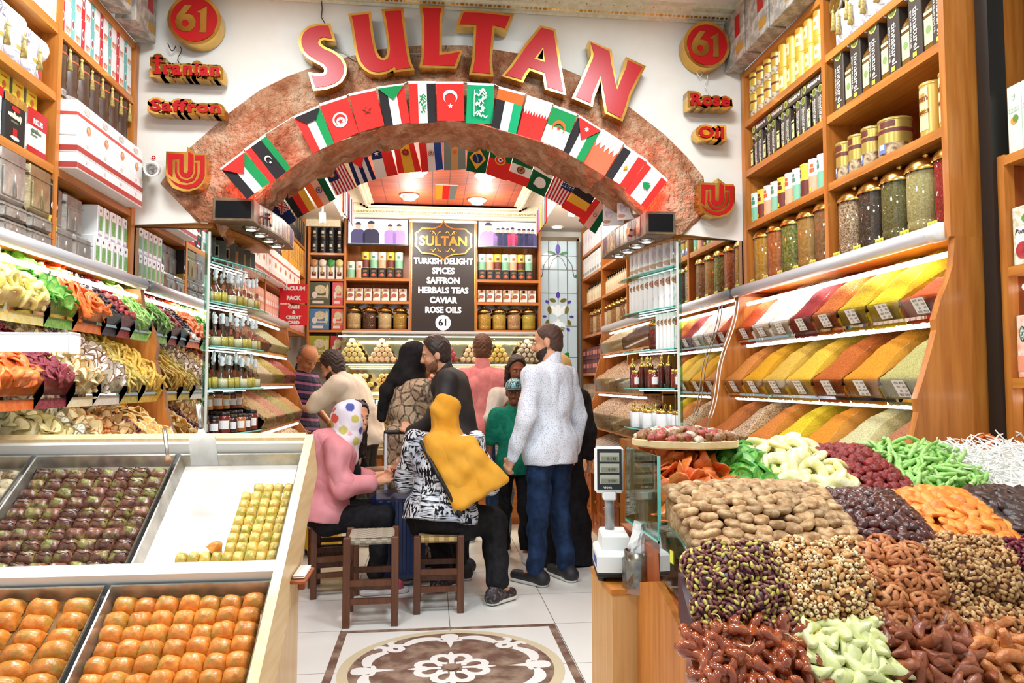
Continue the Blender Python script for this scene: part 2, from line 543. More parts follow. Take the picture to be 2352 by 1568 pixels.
MB().box(-1.35, 1.55, 2.35, 3.85, 3.50, 3.53).box(-1.3, 1.5, 2.4, 3.8, 3.49, 3.505, 1).build('trim_8', [CORN, CEIL], kind='structure')
# ================================================================= red and gold signs on the arch wall
def px_poly(pts, ox, oy, k): return [(ox + p[0] * k, oy + p[1] * k) for p in pts]
def wpoly(pts, y): return [W(p[0], p[1], y) for p in pts]
LET = {
 'S': (670, 0, .1403, [[(600, 425), (655, 600), (665, 633), (525, 612), (470, 625), (435, 660), (430, 700), (455, 750), (530, 805), (640, 850), (720, 900), (800, 970), (845, 1050), (858, 1130), (845, 1220), (790, 1310), (700, 1370), (560, 1420), (385, 1438), (310, 1218), (370, 1240), (470, 1250), (550, 1230), (582, 1170), (570, 1110), (520, 1050), (400, 985), (280, 910), (200, 830), (160, 730), (160, 640), (200, 540), (280, 470), (400, 430), (500, 422)]]),
 'U': (670, 0, .1403, [[(975, 260), (1000, 340), (1030, 520), (1060, 740), (1090, 900), (1130, 1010), (1200, 1100), (1300, 1165), (1420, 1185), (1540, 1165), (1640, 1115), (1680, 1085), (1700, 1140), (1950, 1108), (1905, 1000), (1870, 800), (1830, 520), (1790, 175), (1520, 190), (1550, 330), (1590, 600), (1610, 800), (1600, 900), (1570, 960), (1520, 990), (1460, 985), (1400, 940), (1360, 860), (1320, 700), (1285, 480), (1260, 235)]]),
 'L': (950, 0, .1403, [[(145, 128), (455, 140), (425, 280), (420, 905), (600, 880), (762, 848), (720, 950), (670, 1078), (145, 1063), (168, 940), (178, 600), (175, 300)]]),
 'T': (950, 0, .1403, [[(822, 205), (1100, 215), (1300, 235), (1580, 268), (1500, 462), (1300, 410), (1283, 500), (1262, 750), (1240, 1000), (1262, 1208), (960, 1182), (1000, 980), (1015, 700), (1030, 400), (750, 395)]]),
 'A': (1130, 40, .16584, [[(685, 145), (850, 188), (885, 400), (920, 650), (990, 1035), (765, 965), (735, 770), (515, 695), (450, 780), (410, 862), (180, 798), (280, 690), (480, 400)], [(715, 410), (735, 620), (588, 575)]]),
 'N': (1130, 40, .16584, [[(1368, 350), (1625, 470), (1650, 640), (1730, 1000), (1800, 830), (1860, 690), (1880, 592), (2085, 690), (2000, 850), (1900, 1050), (1840, 1260), (1790, 1395), (1595, 1300), (1560, 1080), (1505, 815), (1440, 960), (1390, 1080), (1368, 1190), (1155, 1100), (1250, 900), (1400, 560), (1410, 500)]]),
}
WHERE = dict(S='first letter, leftmost above the arch', U='between the S and the L', L='between the U and the T', T='over the middle right of the arch', A='between the T and the N', N='last letter, rightmost above the arch')
for ch, (ox, oy, k, loops) in LET.items():
 yf = 4.0
 red = [wpoly(px_poly(l, ox, oy, k), yf) for l in loops]
 gold = [offset_poly(red[0], .0145)] + [offset_poly(l, -.011) for l in red[1:]]
 r = empty('sign_letter', on_y(ox + loops[0][0][0] * k, oy + loops[0][0][1] * k, yf), label='red letter %s with gold rim, %s' % (ch, WHERE[ch]), cat='letter', group='large letters over the arch')
 o = r.location
 fo = lambda q, d: Vector((q[0] - o.x, d - o.y, q[1] - o.z))
 MB().poly(gold, fo, yf, 4.085).build('gold_body', GOLD, r)
 MB().poly(red, fo, yf - .004, yf - .001).build('red_face', RED, r)
# roundels with 61
def circ(c, r, n=40): return [(c[0] + r * math.cos(2 * PI * i / n), c[1] + r * math.sin(2 * PI * i / n)) for i in range(n)]
for (u, v), lab in (((446, 45), 'round red and gold 61 sign left of the arch, above two word signs'), ((1624, 103), 'round red and gold 61 sign right of the arch, dark reflection in its rim')):
 c = on_y(u, v, 4.0)
 r = empty('roundel_sign', c, label=lab, cat='sign')
 fo = lambda q, d: Vector((q[0], d, q[1]))
 MB().poly([circ((0, 0), .137, 48)], fo, 0, .09).build('gold_drum', GOLD, r)
 MB().poly([circ((0, 0), .119, 48)], fo, -.004, -.001).build('red_disc', RED, r)
 six = [(-.012, .074), (-.047, .074), (-.085, .02), (-.095, -.02), (-.083, -.055), (-.05, -.072), (-.015, -.066), (.008, -.04), (.01, -.01), (-.005, .018), (-.03, .026), (-.046, .024)]
 one = [(.066, .072), (.066, -.071), (.03, -.071), (.034, -.05), (.034, .034), (.013, .038)]
 MB().poly([six, circ((-.043, -.026), .019, 14)], fo, -.008, -.004).poly([one], fo, -.008, -.004).build('numerals', GOLD, r)
 m = MB()
 q = Vector((-.09, .06, -.12)) if u < 1000 else Vector((.02, .07, -.13))
 m.tube([q + Vector((.01 * math.sin(i * 1.3), 0, -.02 * i)) for i in range(9)], .0025, 5)
 m.tube([q + Vector((-.02 - .006 * i, 0, -.03 * math.sin(i * .5))) for i in range(8)], .0025, 5)
 m.build('cable', BLACK if u < 1000 else WHITE, r)
# word signs: heavy rounded letters on a gold base that follows them
def word_sign(txt, u0, u1, v0, v1, lab):
 y = 4.0
 a, b = on_y(u0, v0, y), on_y(u1, v1, y)
 c = (a + b) / 2
 wd = abs(b.x - a.x)
 r = empty('word_sign', c, label=lab, cat='sign')
 me = text_mesh(txt, .15, .003, .006, space=1.12)
 xs = [v.co.x for v in me.vertices]; ys = [v.co.y for v in me.vertices]
 k = (wd - .03) / (max(xs) - min(xs))
 kz = (abs(b.z - a.z) - .03) / (max(ys) - min(ys))
 c0, c1 = (max(xs) + min(xs)) / 2, (max(ys) + min(ys)) / 2
 T = Matrix.Diagonal((k, kz, 1, 1)) @ Matrix.Translation((-c0, -c1, 0))
 me.transform(T)
 me.materials.clear(); me.materials.append(RED)
 put('red_lettering', me, r, (0, -.006, 0), (PI / 2, 0, 0))
 bk = text_mesh(txt, .15, .038, .03, space=1.12)
 bk.transform(T)
 bk.materials.clear(); bk.materials.append(GOLD)
 put('gold_base', bk, r, (0, .038, 0), (PI / 2, 0, 0))
 m = MB()
 sx, sz = wd / 2 - .012, abs(b.z - a.z) * .22
 m.box(-sx, sx, -.001, .078, -sz * 1.55, sz * .75, bev=.012)
 m.build('gold_backing', GOLD, r)
word_sign('İranian', 346, 512, 122, 184, 'red and gold word sign reading iranian, upper of the pair left of the arch')
word_sign('Saffron', 340, 514, 222, 268, 'red and gold word sign reading saffron, lower of the pair left of the arch')
word_sign('Rose', 1580, 1682, 208, 252, 'red and gold word sign reading rose, under the right roundel')
word_sign('Oil', 1598, 1668, 284, 325, 'red and gold word sign reading oil, above the right emblem')
EMB = [[(385, 235), (690, 245), (688, 165), (810, 262), (940, 265), (968, 310), (968, 560), (930, 690), (850, 770), (730, 808), (620, 808), (480, 760), (400, 650), (378, 560)],
 [(412, 272), (640, 280), (640, 520), (655, 548), (680, 555), (703, 520), (708, 240), (782, 285), (778, 520), (740, 600), (680, 622), (610, 600), (578, 540), (578, 345), (484, 350), (475, 610), (412, 555)],
 [(520, 380), (545, 385), (545, 540), (590, 620), (680, 655), (770, 620), (805, 540), (805, 400), (835, 400), (835, 550), (790, 650), (690, 690), (600, 675), (540, 620), (515, 540)],
 [(803, 293), (945, 293), (942, 580), (900, 680), (820, 750), (710, 780), (600, 765), (510, 715), (420, 615), (505, 672), (580, 710), (680, 722), (780, 700), (850, 630), (875, 540), (875, 365), (803, 365)]]
for du, dv, kk, lab in ((0, 0, 1, 'red and gold U emblem at the left foot of the arch'), (1219.5, 66, .88, 'red and gold U emblem at the right foot of the arch')):
 y = 4.0
 ps = [wpoly([(428 + (320 + p[0] * .1595 - 428) * kk + du, 390 + (310 + p[1] * .1595 - 390) * kk + dv) for p in l], y) for l in EMB]
 c = ps[0][0]
 r = empty('emblem_sign', (c[0], y, c[1]), label=lab, cat='sign')
 fo = lambda q, d: Vector((q[0] - c[0], d, q[1] - c[1]))
 MB().poly([ps[0]], fo, 0, .085).build('gold_body', GOLD, r)
 m = MB()
 for l in ps[1:]: m.poly([l], fo, -.004, -.001)
 m.build('red_strokes', RED, r)
# small things on the left plaster
r = empty('security_camera', on_y(336, 392, 4.06), label='white bullet security camera at the left foot of the arch', cat='camera')
m = MB(); m.lathe([(.03, 0), (.03, .01), (.012, .012), (.012, .05)], 14, T=Matrix.Rotation(PI / 2, 4, 'X')); m.build('bracket', WHITE, r)
T = Matrix.Translation((.065, -.09, -.015)) @ Matrix.Rotation(math.radians(108), 4, 'X') @ Matrix.Rotation(math.radians(12), 4, 'Y')
m = MB(); m.lathe([(.03, -.045), (.036, -.03), (.038, .05), (.036, .062), (.034, .05)], 18, T=T); m.build('housing', WHITE, r)
m = MB(); m.lathe([(.033, .049), (.022, .051), (.012, .052), (.0, .053)], 18, T=T, cap=False); m.build('lens', mat('lens_ring', '55534f', .3, c2='a09d96', sc=90), r)
m = MB(); m.tube([(.0, -.05, 0), (.02, -.06, 0), (.05, -.07, -.01)], .009, 8); m.build('arm', WHITE, r)
c = on_y(353, 362, 4.096)
r = MB().lathe([(.014, 0), (.014, .004)], 16, 0, T=Matrix.Rotation(PI / 2, 4, 'X')).lathe([(.011, .004), (.011, .006)], 16, 1, T=Matrix.Rotation(PI / 2, 4, 'X')).lathe([(.005, .006), (.005, .007)], 10, 0, T=Matrix.Rotation(PI / 2, 4, 'X')).build('wall_sticker', [WHITE, RED], None, (c.x, 4.1, c.z), label='small round red and white sticker above the security camera', cat='sticker')
m = MB()
m.tube([on_y(u, v, 4.085) for u, v in ((738, 0), (740, 20), (738, 40), (744, 50), (748, 56))], .003, 5)
m.build('hanging_wire', mat('dark_wire', '4a3d33', .6), label='thin dark wire hanging from the cornice to the S', cat='wire')
m = MB()
m.tube([on_y(u, v, 4.07) for u, v in ((765, 105), (790, 118), (806, 132), (818, 138))], .003, 5)
m.tube([on_y(u, v, 4.07) for u, v in ((940, 122), (955, 124), (968, 123))], .003, 5)
m.build('letter_wire', mat('pale_wire', 'd8cdb6', .6), label='pale wire looping between the letters S U and L', cat='wire')
# ================================================================= bunting
FK = list(FLAGC)
FM = [FLAGC[k] for k in FK]
AS = .70
def star(cx, cy, r, n=5, inner=.4, a0=-PI / 2):
 return [(cx + r * (1 if i % 2 == 0 else inner) * math.cos(a0 + PI * i / n), cy + AS * r * (1 if i % 2 == 0 else inner) * math.sin(a0 + PI * i / n)) for i in range(2 * n)]
def disc(cx, cy, r, n=20): return [(cx + r * math.cos(2 * PI * i / n), cy + AS * r * math.sin(2 * PI * i / n)) for i in range(n)]
def cres(cx, cy, r, a0, op=.8, th=.75):
 """crescent opening towards a0"""
 o = [(cx + r * math.cos(a0 + op + (2 * PI - 2 * op) * i / 22), cy + AS * r * math.sin(a0 + op + (2 * PI - 2 * op) * i / 22)) for i in range(23)]
 k = r * .28
 x0, y0, r2 = cx + k * math.cos(a0), cy + k * math.sin(a0) * AS, 0
 p0 = Vector((o[0][0] - x0, (o[0][1] - y0) / AS)); r2 = p0.length
 b0 = math.atan2(p0.y, p0.x) - a0
 i_ = [(x0 + r2 * math.cos(a0 - b0 - (2 * PI - 2 * b0) * i / 22), y0 + AS * r2 * math.sin(a0 - b0 - (2 * PI - 2 * b0) * i / 22)) for i in range(1, 22)]
 return o + i_
def bar(a, b): return [(a, 0), (b, 0), (b, 1), (a, 1)]
def hbar(a, b): return [(0, a), (1, a), (1, b), (0, b)]
def rect(a, b, c, d): return [(a, c), (b, c), (b, d), (a, d)]
def vs(*cs):
 n = len(cs)
 return [(c, bar(i / n, (i + 1) / n)) for i, c in enumerate(cs)]
def hs(*cs):
 n = len(cs)
 return [(c, hbar(i / n, (i + 1) / n)) for i, c in enumerate(cs)]
def serr(c1, c2, n, at=.3, d=.12):
 pts = [(0, 0), (1, 0), (1, at)]
 for i in range(n): pts += [(1 - (i + .5) / n, at + d), (1 - (i + 1) / n, at)]
 return [(c2, hbar(0, 1)), (c1, pts)]
def stroke(pts, w):
 out, back = [], []
 for i, p in enumerate(pts):
  a, b = pts[max(i - 1, 0)], pts[min(i + 1, len(pts) - 1)]
  t = Vector((b[0] - a[0], (b[1] - a[1]) / AS)).normalized()
  out.append((p[0] - t.y * w, p[1] + t.x * w * AS)); back.append((p[0] + t.y * w, p[1] - t.x * w * AS))
 return out + back[::-1]
def script(c, x0, x1, y0, y1, n, w=.018):
 rr = random.Random(5)
 o = []
 for i in range(n):
  x, y = rr.uniform(x0, x1), y0 + (y1 - y0) * (i + .5) / n
  k = rr.uniform(.06, .13)
  o.append((c, stroke([(x - k + 2 * k * t / 7, y + .035 * math.sin(t * 1.1 + i)) for t in range(8)], w)))
 return o
UJ = [('navy', hbar(0, 1)), ('white', stroke([(1, 0), (.5, .5)], .09)), ('white', stroke([(.5, 0), (1, .5)], .09)), ('red', stroke([(1, 0), (.5, .5)], .04)), ('red', stroke([(.5, 0), (1, .5)], .04)), ('white', rect(.68, .82, 0, .5)), ('white', rect(.5, 1, .2, .3)), ('red', rect(.715, .785, 0, .5)), ('red', rect(.5, 1, .225, .275))]
us = [('white', hbar(0, 1))] + [('dred', bar(i / 13, (i + 1) / 13)) for i in range(0, 13, 2)]
F1 = [
 ('red triangle at the top over black white and green stripes', [(506, 387), (559, 347), (622, 421), (569, 459)], vs('black', 'white', 'green') + [('red', [(0, 0), (1, 0), (.5, .45)])]),
 ('red black and green stripes with a small white crescent', [(561, 343), (608, 309), (667, 383), (621, 420)], [('red', bar(0, .25)), ('black', bar(.25, .75)), ('green', bar(.75, 1)), ('white', cres(.5, .5, .13, PI / 2)), ('white', star(.5, .6, .06))]),
 ('red white and green stripes under a black band', [(674, 268), (732, 243), (768, 330), (720, 354)], vs('red', 'white', 'green') + [('black', [(0, 0), (1, 0), (.67, .27), (.33, .27)])]),
 ('plain red with a white disc holding a red crescent and star', [(733, 239), (796, 219), (824, 305), (769, 329)], [('red', hbar(0, 1)), ('white', disc(.5, .5, .28)), ('red', cres(.5, .5, .21, PI / 2, .6)), ('red', star(.5, .54, .12))]),
 ('plain red with a dark five pointed star outline', [(801, 216), (862, 203), (883, 288), (825, 305)], [('red', hbar(0, 1)), ('brown', star(.5, .5, .2, 5, .42)), ('red', star(.5, .5, .12, 5, .42))]),
 ('green triangle at the top over black white and red stripes', [(867, 200), (927, 192), (942, 282), (883, 288)], vs('black', 'white', 'red') + [('green', [(0, 0), (1, 0), (.5, .36)])]),
 ('red white and black stripes with small green writing', [(938, 187), (1000, 187), (1003, 281), (942, 282)], vs('red', 'white', 'black') + script('green', .45, .55, .28, .75, 7, .02)),
 ('plain red with a white crescent above a white star', [(1002, 188), (1064, 188), (1066, 277), (1004, 278)], [('red', hbar(0, 1)), ('white', cres(.5, .36, .27, PI / 2, .6)), ('white', star(.5, .62, .11))]),
 ('green with white writing along it', [(1073, 190), (1135, 193), (1133, 282), (1071, 280)], [('pgreen', hbar(0, 1))] + script('white', .4, .66, .1, .85, 16, .022) + [('white', stroke([(.28, .15), (.27, .4), (.28, .84)], .016))]),
 ('orange red band over black white and green stripes', [(1146, 199), (1206, 215), (1185, 308), (1128, 293)], vs('black', 'white', 'pgreen') + [('orange', hbar(0, .27))]),
 ('white top with nine saw teeth on red', [(1211, 219), (1270, 238), (1240, 324), (1188, 308)], serr('white', 'red', 9)),
 ('green over white with an orange crescent and star', [(1272, 241), (1326, 262), (1294, 347), (1241, 325)], hs('green', 'white') + [('orange', cres(.5, .48, .27, PI / 2, .6)), ('red', star(.5, .5, .11))]),
 ('red triangle with a white star over black white and green stripes', [(1330, 265), (1382, 298), (1339, 374), (1291, 345)], vs('black', 'white', 'green') + [('red', [(0, 0), (1, 0), (.5, .5)]), ('white', star(.5, .17, .11, 7, .45))]),
 ('white top with five saw teeth on pale orange', [(1383, 296), (1433, 328), (1389, 403), (1340, 372)], serr('white', 'bahr', 5, .27, .18)),
 ('black white and red stripes with a small gold eagle', [(1435, 333), (1486, 368), (1438, 436), (1388, 405)], vs('black', 'white', 'red') + [('gold', star(.5, .5, .1, 4, .6)), ('gold', rect(.46, .54, .42, .6))]),
 ('red white and red stripes with a green tree', [(1487, 371), (1534, 414), (1483, 482), (1433, 440)], [('white', hbar(0, 1)), ('red', bar(0, .25)), ('red', bar(.75, 1)), ('green', [(.32, .5), (.48, .36), (.44, .42), (.56, .36), (.52, .43), (.62, .4), (.6, .5), (.62, .6), (.52, .57), (.56, .64), (.44, .58), (.48, .64)])]),
]
F2 = [
 ('navy with a union cross corner and four red stars', [(614, 482), (648, 454), (682, 506), (648, 530)], UJ + [(c, star(x, y, r)) for x, y in ((.25, .62), (.4, .78), (.12, .78), (.25, .9)) for c, r in (('white', .09), ('red', .065))]),
 ('black red and gold stripes under the left haunch', [(648, 447), (690, 418), (725, 480), (684, 502)], vs('black', 'red', 'yellow')),
 ('orange white and green stripes with a blue wheel', [(692, 418), (737, 393), (770, 455), (730, 477)], vs('orange', 'pink', 'dgreen') + [('navy', disc(.5, .5, .15)), ('pink', disc(.5, .5, .12)), ('navy', star(.5, .5, .12, 12, .3))]),
 ('red and white stripes with a blue corner and gold sun', [(743, 391), (786, 370), (818, 429), (771, 449)], [('white', hbar(0, 1))] + [('dred', bar(i / 14, (i + 1) / 14)) for i in range(1, 14, 2)] + [('navy', rect(0, .5, 0, .5)), ('gold', star(.26, .3, .16, 12, .5))]),
 ('blue and white stripes under a red triangle with white star', [(796, 364), (839, 346), (864, 412), (820, 427)], vs('navy', 'white', 'navy', 'white', 'navy') + [('red', [(0, 0), (1, 0), (.5, .5)]), ('white', star(.5, .17, .12))]),
 ('white and red halves with a blue corner and white star', [(850, 343), (896, 334), (914, 402), (864, 411)], [('white', bar(0, .5)), ('red', bar(.5, 1)), ('navy', rect(0, .5, 0, .35)), ('white', star(.25, .17, .13))]),
 ('red yellow and red stripes with a brown crest', [(904, 334), (950, 327), (968, 393), (914, 398)], [('red', bar(0, .27)), ('yellow', bar(.27, .73)), ('red', bar(.73, 1)), ('brown', star(.5, .3, .2, 8, .7)), ('red', disc(.5, .3, .08))]),
 ('red white and blue stripes with a round seal', [(962, 327), (1012, 323), (1018, 387), (968, 395)], vs('red', 'white', 'blue') + [('red', disc(.5, .42, .13)), ('white', disc(.5, .42, .1)), ('navy', disc(.5, .42, .07)), ('gold', disc(.5, .42, .04))]),
 ('faded blue white and blue stripes with a gold sun', [(1020, 320), (1068, 323), (1070, 387), (1020, 389)], vs('grey', 'sand', 'grey') + [('orange', star(.5, .42, .12, 12, .6))]),
 ('dark green with a yellow diamond and dark disc', [(1075, 327), (1127, 336), (1115, 398), (1071, 391)], [('dgreen', hbar(0, 1)), ('yellow', [(.5, .1), (.9, .5), (.5, .9), (.1, .5)]), ('navy', disc(.5, .5, .25)), ('grey', stroke([(.4, .36), (.5, .48), (.55, .63)], .03))]),
 ('green band over red with a gold armillary sphere', [(1129, 337), (1180, 352), (1164, 414), (1116, 398)], [('red', hbar(0, 1)), ('dgreen', hbar(0, .38)), ('yellow', disc(.5, .38, .25)), ('red', disc(.5, .38, .2)), ('yellow', rect(.3, .7, .36, .4)), ('white', star(.5, .38, .14, 4, .7)), ('navy', disc(.5, .38, .05))]),
 ('green white and red bands with a dark eagle crest', [(1182, 352), (1229, 370), (1211, 429), (1164, 411)], hs('dgreen', 'white', 'red') + [('brown', disc(.5, .5, .19)), ('sand', disc(.5, .5, .13)), ('brown', star(.5, .5, .13, 6, .5))]),
 ('dark green under a white band with a white crescent', [(1231, 370), (1275, 396), (1250, 452), (1209, 430)], [('dgreen', hbar(0, 1)), ('white', hbar(0, .27)), ('white', cres(.55, .6, .28, PI * .8, .7)), ('white', star(.3, .72, .1))]),
 ('red and white stripes with a starred navy corner', [(1277, 396), (1325, 421), (1293, 473), (1252, 452)], us + [('navy', rect(.46, 1, 0, .4))] + [('white', disc(.52 + .105 * i, .06 + .07 * j, .025, 6)) for i in range(5) for j in range(5)]),
 ('black yellow and red bands under the right haunch', [(1325, 423), (1368, 452), (1336, 502), (1289, 475)], hs('black', 'yellow', 'red')),
 ('red white and green stripes with a small red emblem', [(1368, 454), (1402, 479), (1368, 536), (1329, 505)], vs('red', 'pink', 'dgreen') + [('red', disc(.5, .5, .09)), ('pink', disc(.5, .5, .06)), ('red', rect(.48, .52, .44, .56))]),
]
def make_flag(desc, quad, pieces, y, where, hem=.05, nm='bunting_flag', grp=None):
 q = [on_y(p[0], p[1], y) for p in quad]
 c = q[0].copy()
 ph = RND.uniform(0, 6)
 am = RND.uniform(.004, .010)
 def P(s, t, k=0):
  a, b = q[0].lerp(q[1], s), q[3].lerp(q[2], s)
  p = a.lerp(b, t)
  p.y += am * math.sin(t * 2.2 + ph) * t * 2 + .004 * math.sin(s * 4 + ph) * t - .0006 * k
  return p - c
 m = MB()
 def piece(col, pts, k):
  t = tessellate_polygon([[Vector((p[0], p[1], 0)) for p in pts]])
  m.add([P(p[0], hem + (1 - hem) * p[1], k) for p in pts], t, FK.index(col))
 for k, (col, pts) in enumerate(pieces):
  if len(pts) == 4 and pts[0][1] == pts[1][1] and pts[2][1] == pts[3][1] and pts[0][0] == pts[3][0]:
   s0, s1, t0, t1 = pts[0][0], pts[1][0], pts[0][1], pts[2][1]
   m.grid(lambda a, b: P(s0 + (s1 - s0) * a, hem + (1 - hem) * (t0 + (t1 - t0) * b), k * .4), 3, 6, FK.index(col))
  else: piece(col, pts, 4 + 3 * min(k, 5) + k * .5)
 m.grid(lambda a, b: P(a, -.01 + (hem + .012) * b, .5), 3, 1, FK.index('white'))
 m.build(nm, FM, None, c, label='bunting flag, %s, %s' % (desc, where), cat='flag', group=grp)
for d, q, p in F1: make_flag(d, q, p, 3.99, 'front row', grp='bunting flags on the arch face')
for d, q, p in F2: make_flag(d, q, p, 4.72, 'back row', .02, grp='bunting flags under the arch')
make_flag('faded yellow red and grey stripes, alone under the brick ceiling', [(1000, 423), (1052, 425), (1044, 457), (1001, 457)], vs('yellow', 'red', 'grey'), 6.0, 'hanging')
for y, F, lab in ((3.995, F1, 'white cord carrying the front row of bunting flags'), (4.725, F2, 'white cord carrying the back row of bunting flags')):
 pts = [on_y(*p, y) for f in F for p in f[1][:2]]
 MB().tube(pts, .0022, 5).build('bunting_string', FLAGC['white'], label=lab, cat='cord')
for (u, v), cols, lab in (((800, 425), ('red', 'white', 'navy'), 'row of small flags seen edge on, left of the brick ceiling'), ((1243, 450), ('red', 'blue', 'yellow'), 'row of small flags seen edge on, right of the brick ceiling')):
 for j in range(4):
  c = on_y(u + (j - 1.5) * (6 if u < 1000 else -6), v + j * 12, 5.2 + j * .35)
  m = MB()
  for k in range(3): m.box(-.004, .004, -.06 + .04 * k, -.02 + .04 * k, -.2, 0, k)
  m.build('bunting_flag', [FLAGC[x] for x in cols[j % 3:] + cols[:j % 3]], None, c, label=lab, cat='flag', group=lab.replace('row of ', ''))
# ================================================================= wall shelves of the front room
LEV = (2.225, 2.535, 2.825, 3.125)          # undersides of the boards, .035 thick
def shelf_unit(side, label):
 X = XL if side < 0 else XR
 s = -1 if side < 0 else 1               # shelf runs from X outwards to X + s*.34
 y0 = 2.0 if side < 0 else 2.33
 r = empty('shelf_unit', (X, y0, 0), label=label, cat='shelf')
 a = lambda x0, x1: tuple(sorted((s * x0, s * x1)))
 yd = (3.245, 4.045) if side < 0 else (3.165, 4.045)
 for z in LEV:
  m = MB(); m.box(*a(0, .34), 0, 4.08 - y0, z, z + .035); m.build('shelf_board', OAKY, r)
 m = MB(); m.box(*a(-.005, .34), yd[0] - y0, yd[0] + .03 - y0, 1.88, 3.16); m.build('divider', OAK, r)
 m = MB(); m.box(*a(-.005, .34), yd[1] - y0, 4.09 - y0, 1.88, 3.16); m.build('side_panel', OAK, r)
 if side > 0:
  m = MB(); m.box(*a(-.06, .34), -.03, 0, 1.845, 3.53); m.build('side_panel', OAK, r)
  m = MB(); m.box(*a(-.01, .34), 0, .04, 1.88, 3.16); m.build('side_panel', OAK, r)
 m = MB(); m.box(*a(.33, .34), 0, 4.08 - y0, 1.9, 3.16); m.build('back_panel', TEAK, r)
 m = MB(); m.box(*a(-.04, .34), 0, 4.085 - y0, 1.87, 1.9); m.build('counter_board', OAKY, r)
 # rounded light housing along the front edge
 m = MB()
 m.lathe([(.0, 0), (.024, .0), (.03, .01), (.03, 4.06 - y0), (.0, 4.06 - y0)], 14, T=Matrix.Translation((-s * .065, .01, 1.868)) @ Matrix.Rotation(-PI / 2, 4, 'X'))
 m.build('rail_housing', ALU, r)
 m = MB(); m.lathe([(.0, 0), (.028, 0), (.034, .008), (.034, .05), (.03, .055)], 14, T=Matrix.Translation((-s * .065, .0, 1.868)) @ Matrix.Rotation(-PI / 2, 4, 'X')); m.build('end_cap', WHITE, r)
 return r
shelf_unit(-1, 'tall honey wood wall shelf left of the archway with tins and cartons')
shelf_unit(1, 'tall honey wood wall shelf right of the archway with oil boxes and jars')
def wall(side, y, z, off=.01):
 """front of a thing on the shelf: loc, rot"""
 return ((XL - off, y, z), (0, 0, PI / 2)) if side < 0 else ((XR + off, y, z), (0, 0, -PI / 2))
C = lambda n, c, r=.45, **k: mat('pack_' + n, c, r, **k)
def carton(name, w, d, h, base, decals=(), mats=(), bev=.003, **kw):
 """front at local y=0 facing -Y; decals (face, a0, a1, z0, z1, material index): f front, s left side, t right side"""
 m = MB()
 m.box(-w / 2, w / 2, 0, d, 0, h, 0, bev=bev)
 e = .0008
 for f, a0, a1, z0, z1, k in decals:
  if f == 'f': m.add([(a0, -e, z0), (a1, -e, z0), (a1, -e, z1), (a0, -e, z1)], [(0, 1, 2, 3)], k)
  elif f == 's': m.add([(-w / 2 - e, d - a0, z0), (-w / 2 - e, d - a1, z0), (-w / 2 - e, d - a1, z1), (-w / 2 - e, d - a0, z1)], [(0, 1, 2, 3)], k)
  elif f == 't': m.add([(w / 2 + e, a0, z0), (w / 2 + e, a1, z0), (w / 2 + e, a1, z1), (w / 2 + e, a0, z1)], [(0, 1, 2, 3)], k)
  elif f == 'o':
   c = ((a0 + a1) / 2, (z0 + z1) / 2)
   m.add([(c[0] + (a1 - a0) / 2 * math.cos(i * PI / 10), -e * 1.6, c[1] + (z1 - z0) / 2 * math.sin(i * PI / 10)) for i in range(20)], [list(range(20))], k)
  elif f == 'O':
   c = ((a0 + a1) / 2, (z0 + z1) / 2)
   m.add([(c[0] + (a1 - a0) / 2 * math.cos(i * PI / 10), -e * 2.2, c[1] + (z1 - z0) / 2 * math.sin(i * PI / 10)) for i in range(20)], [list(range(20))], k)
 return m.build(name, [base] + list(mats), **kw)
def tin(name, r, h, bands, mats, lid=None, n=18, dec=(), **kw):
 """bands (z0, z1, index) of a can; lid = (material index, overhang)"""
 m = MB()
 for z0, z1, k in bands: m.lathe([(r, z0), (r, z1)], n, k, cap=False)
 m.lathe([(0, 0), (r * .98, 0), (r, .002)], n, bands[0][2], cap=False)
 li = lid or (0, .0)
 m.lathe([(r + .0005, h - .012), (r + li[1], h - .010), (r + li[1], h), (r * .9, h), (r * .88, h - .004), (0, h - .004)], n, li[0], cap=False)
 m.lathe([(r + .001, 0), (r + .001, .004)], n, li[0], cap=False)
 for a0, a1, z0, z1, k in dec:      # printed patches, angles about -Y
  q = 6
  vs = []
  for i in range(q + 1):
   a = -PI / 2 + a0 + (a1 - a0) * i / q
   vs += [((r + .0009) * math.cos(a), (r + .0009) * math.sin(a), z) for z in (z0, z1)]
  m.add(vs, [(2 * i, 2 * i + 2, 2 * i + 3, 2 * i + 1) for i in range(q)], k, True)
 return m.build(name, mats, **kw)
def tassel(parent, loc, col, L_=.07, nm='tassel'):
 m = MB()
 m.ell((0, 0, 0), (.008, .008, .009), 8, 5, 0)
 m.lathe([(.005, -.008), (.007, -.02), (.006, -.024), (.013, -L_), (.0, -L_)], 9, 0)
 m.tube([(0, 0, .008), (0, .004, .03)], .0018, 5, 0)
 return m.build(nm, col, parent, loc)
CR1, CR2 = C('cream', 'f6f1e6'), C('white', 'f7f6f3')
REDP, TEALP, GREENP, YELP = C('red', 'd2333c'), C('teal', '79bdb6'), C('green', '4f9a45'), C('yellow', 'f0d93f')
DKBR = C('darkbrown', '4a3327', .4, c2='5d4434', sc=30)
GOLDP = C('gold', 'd8a94c', .32, m=.6, c2='b98735', sc=40)
TAS = C('tassel_gold', 'd9c27a', .7, c2='a8914c', sc=120)
GRY = C('damask_grey', '8f877c', .5, c2='b9b1a4', sc=20, lo=.44, hi=.58)
TINM = mat('embossed_tin', 'b4aea6', .32, .7, c2='9a958e', sc=14, bump=.3, bsc=30)
TING = mat('embossed_tin_warm', 'b3a27c', .32, .7, c2='a08f6a', sc=14, bump=.3, bsc=30)
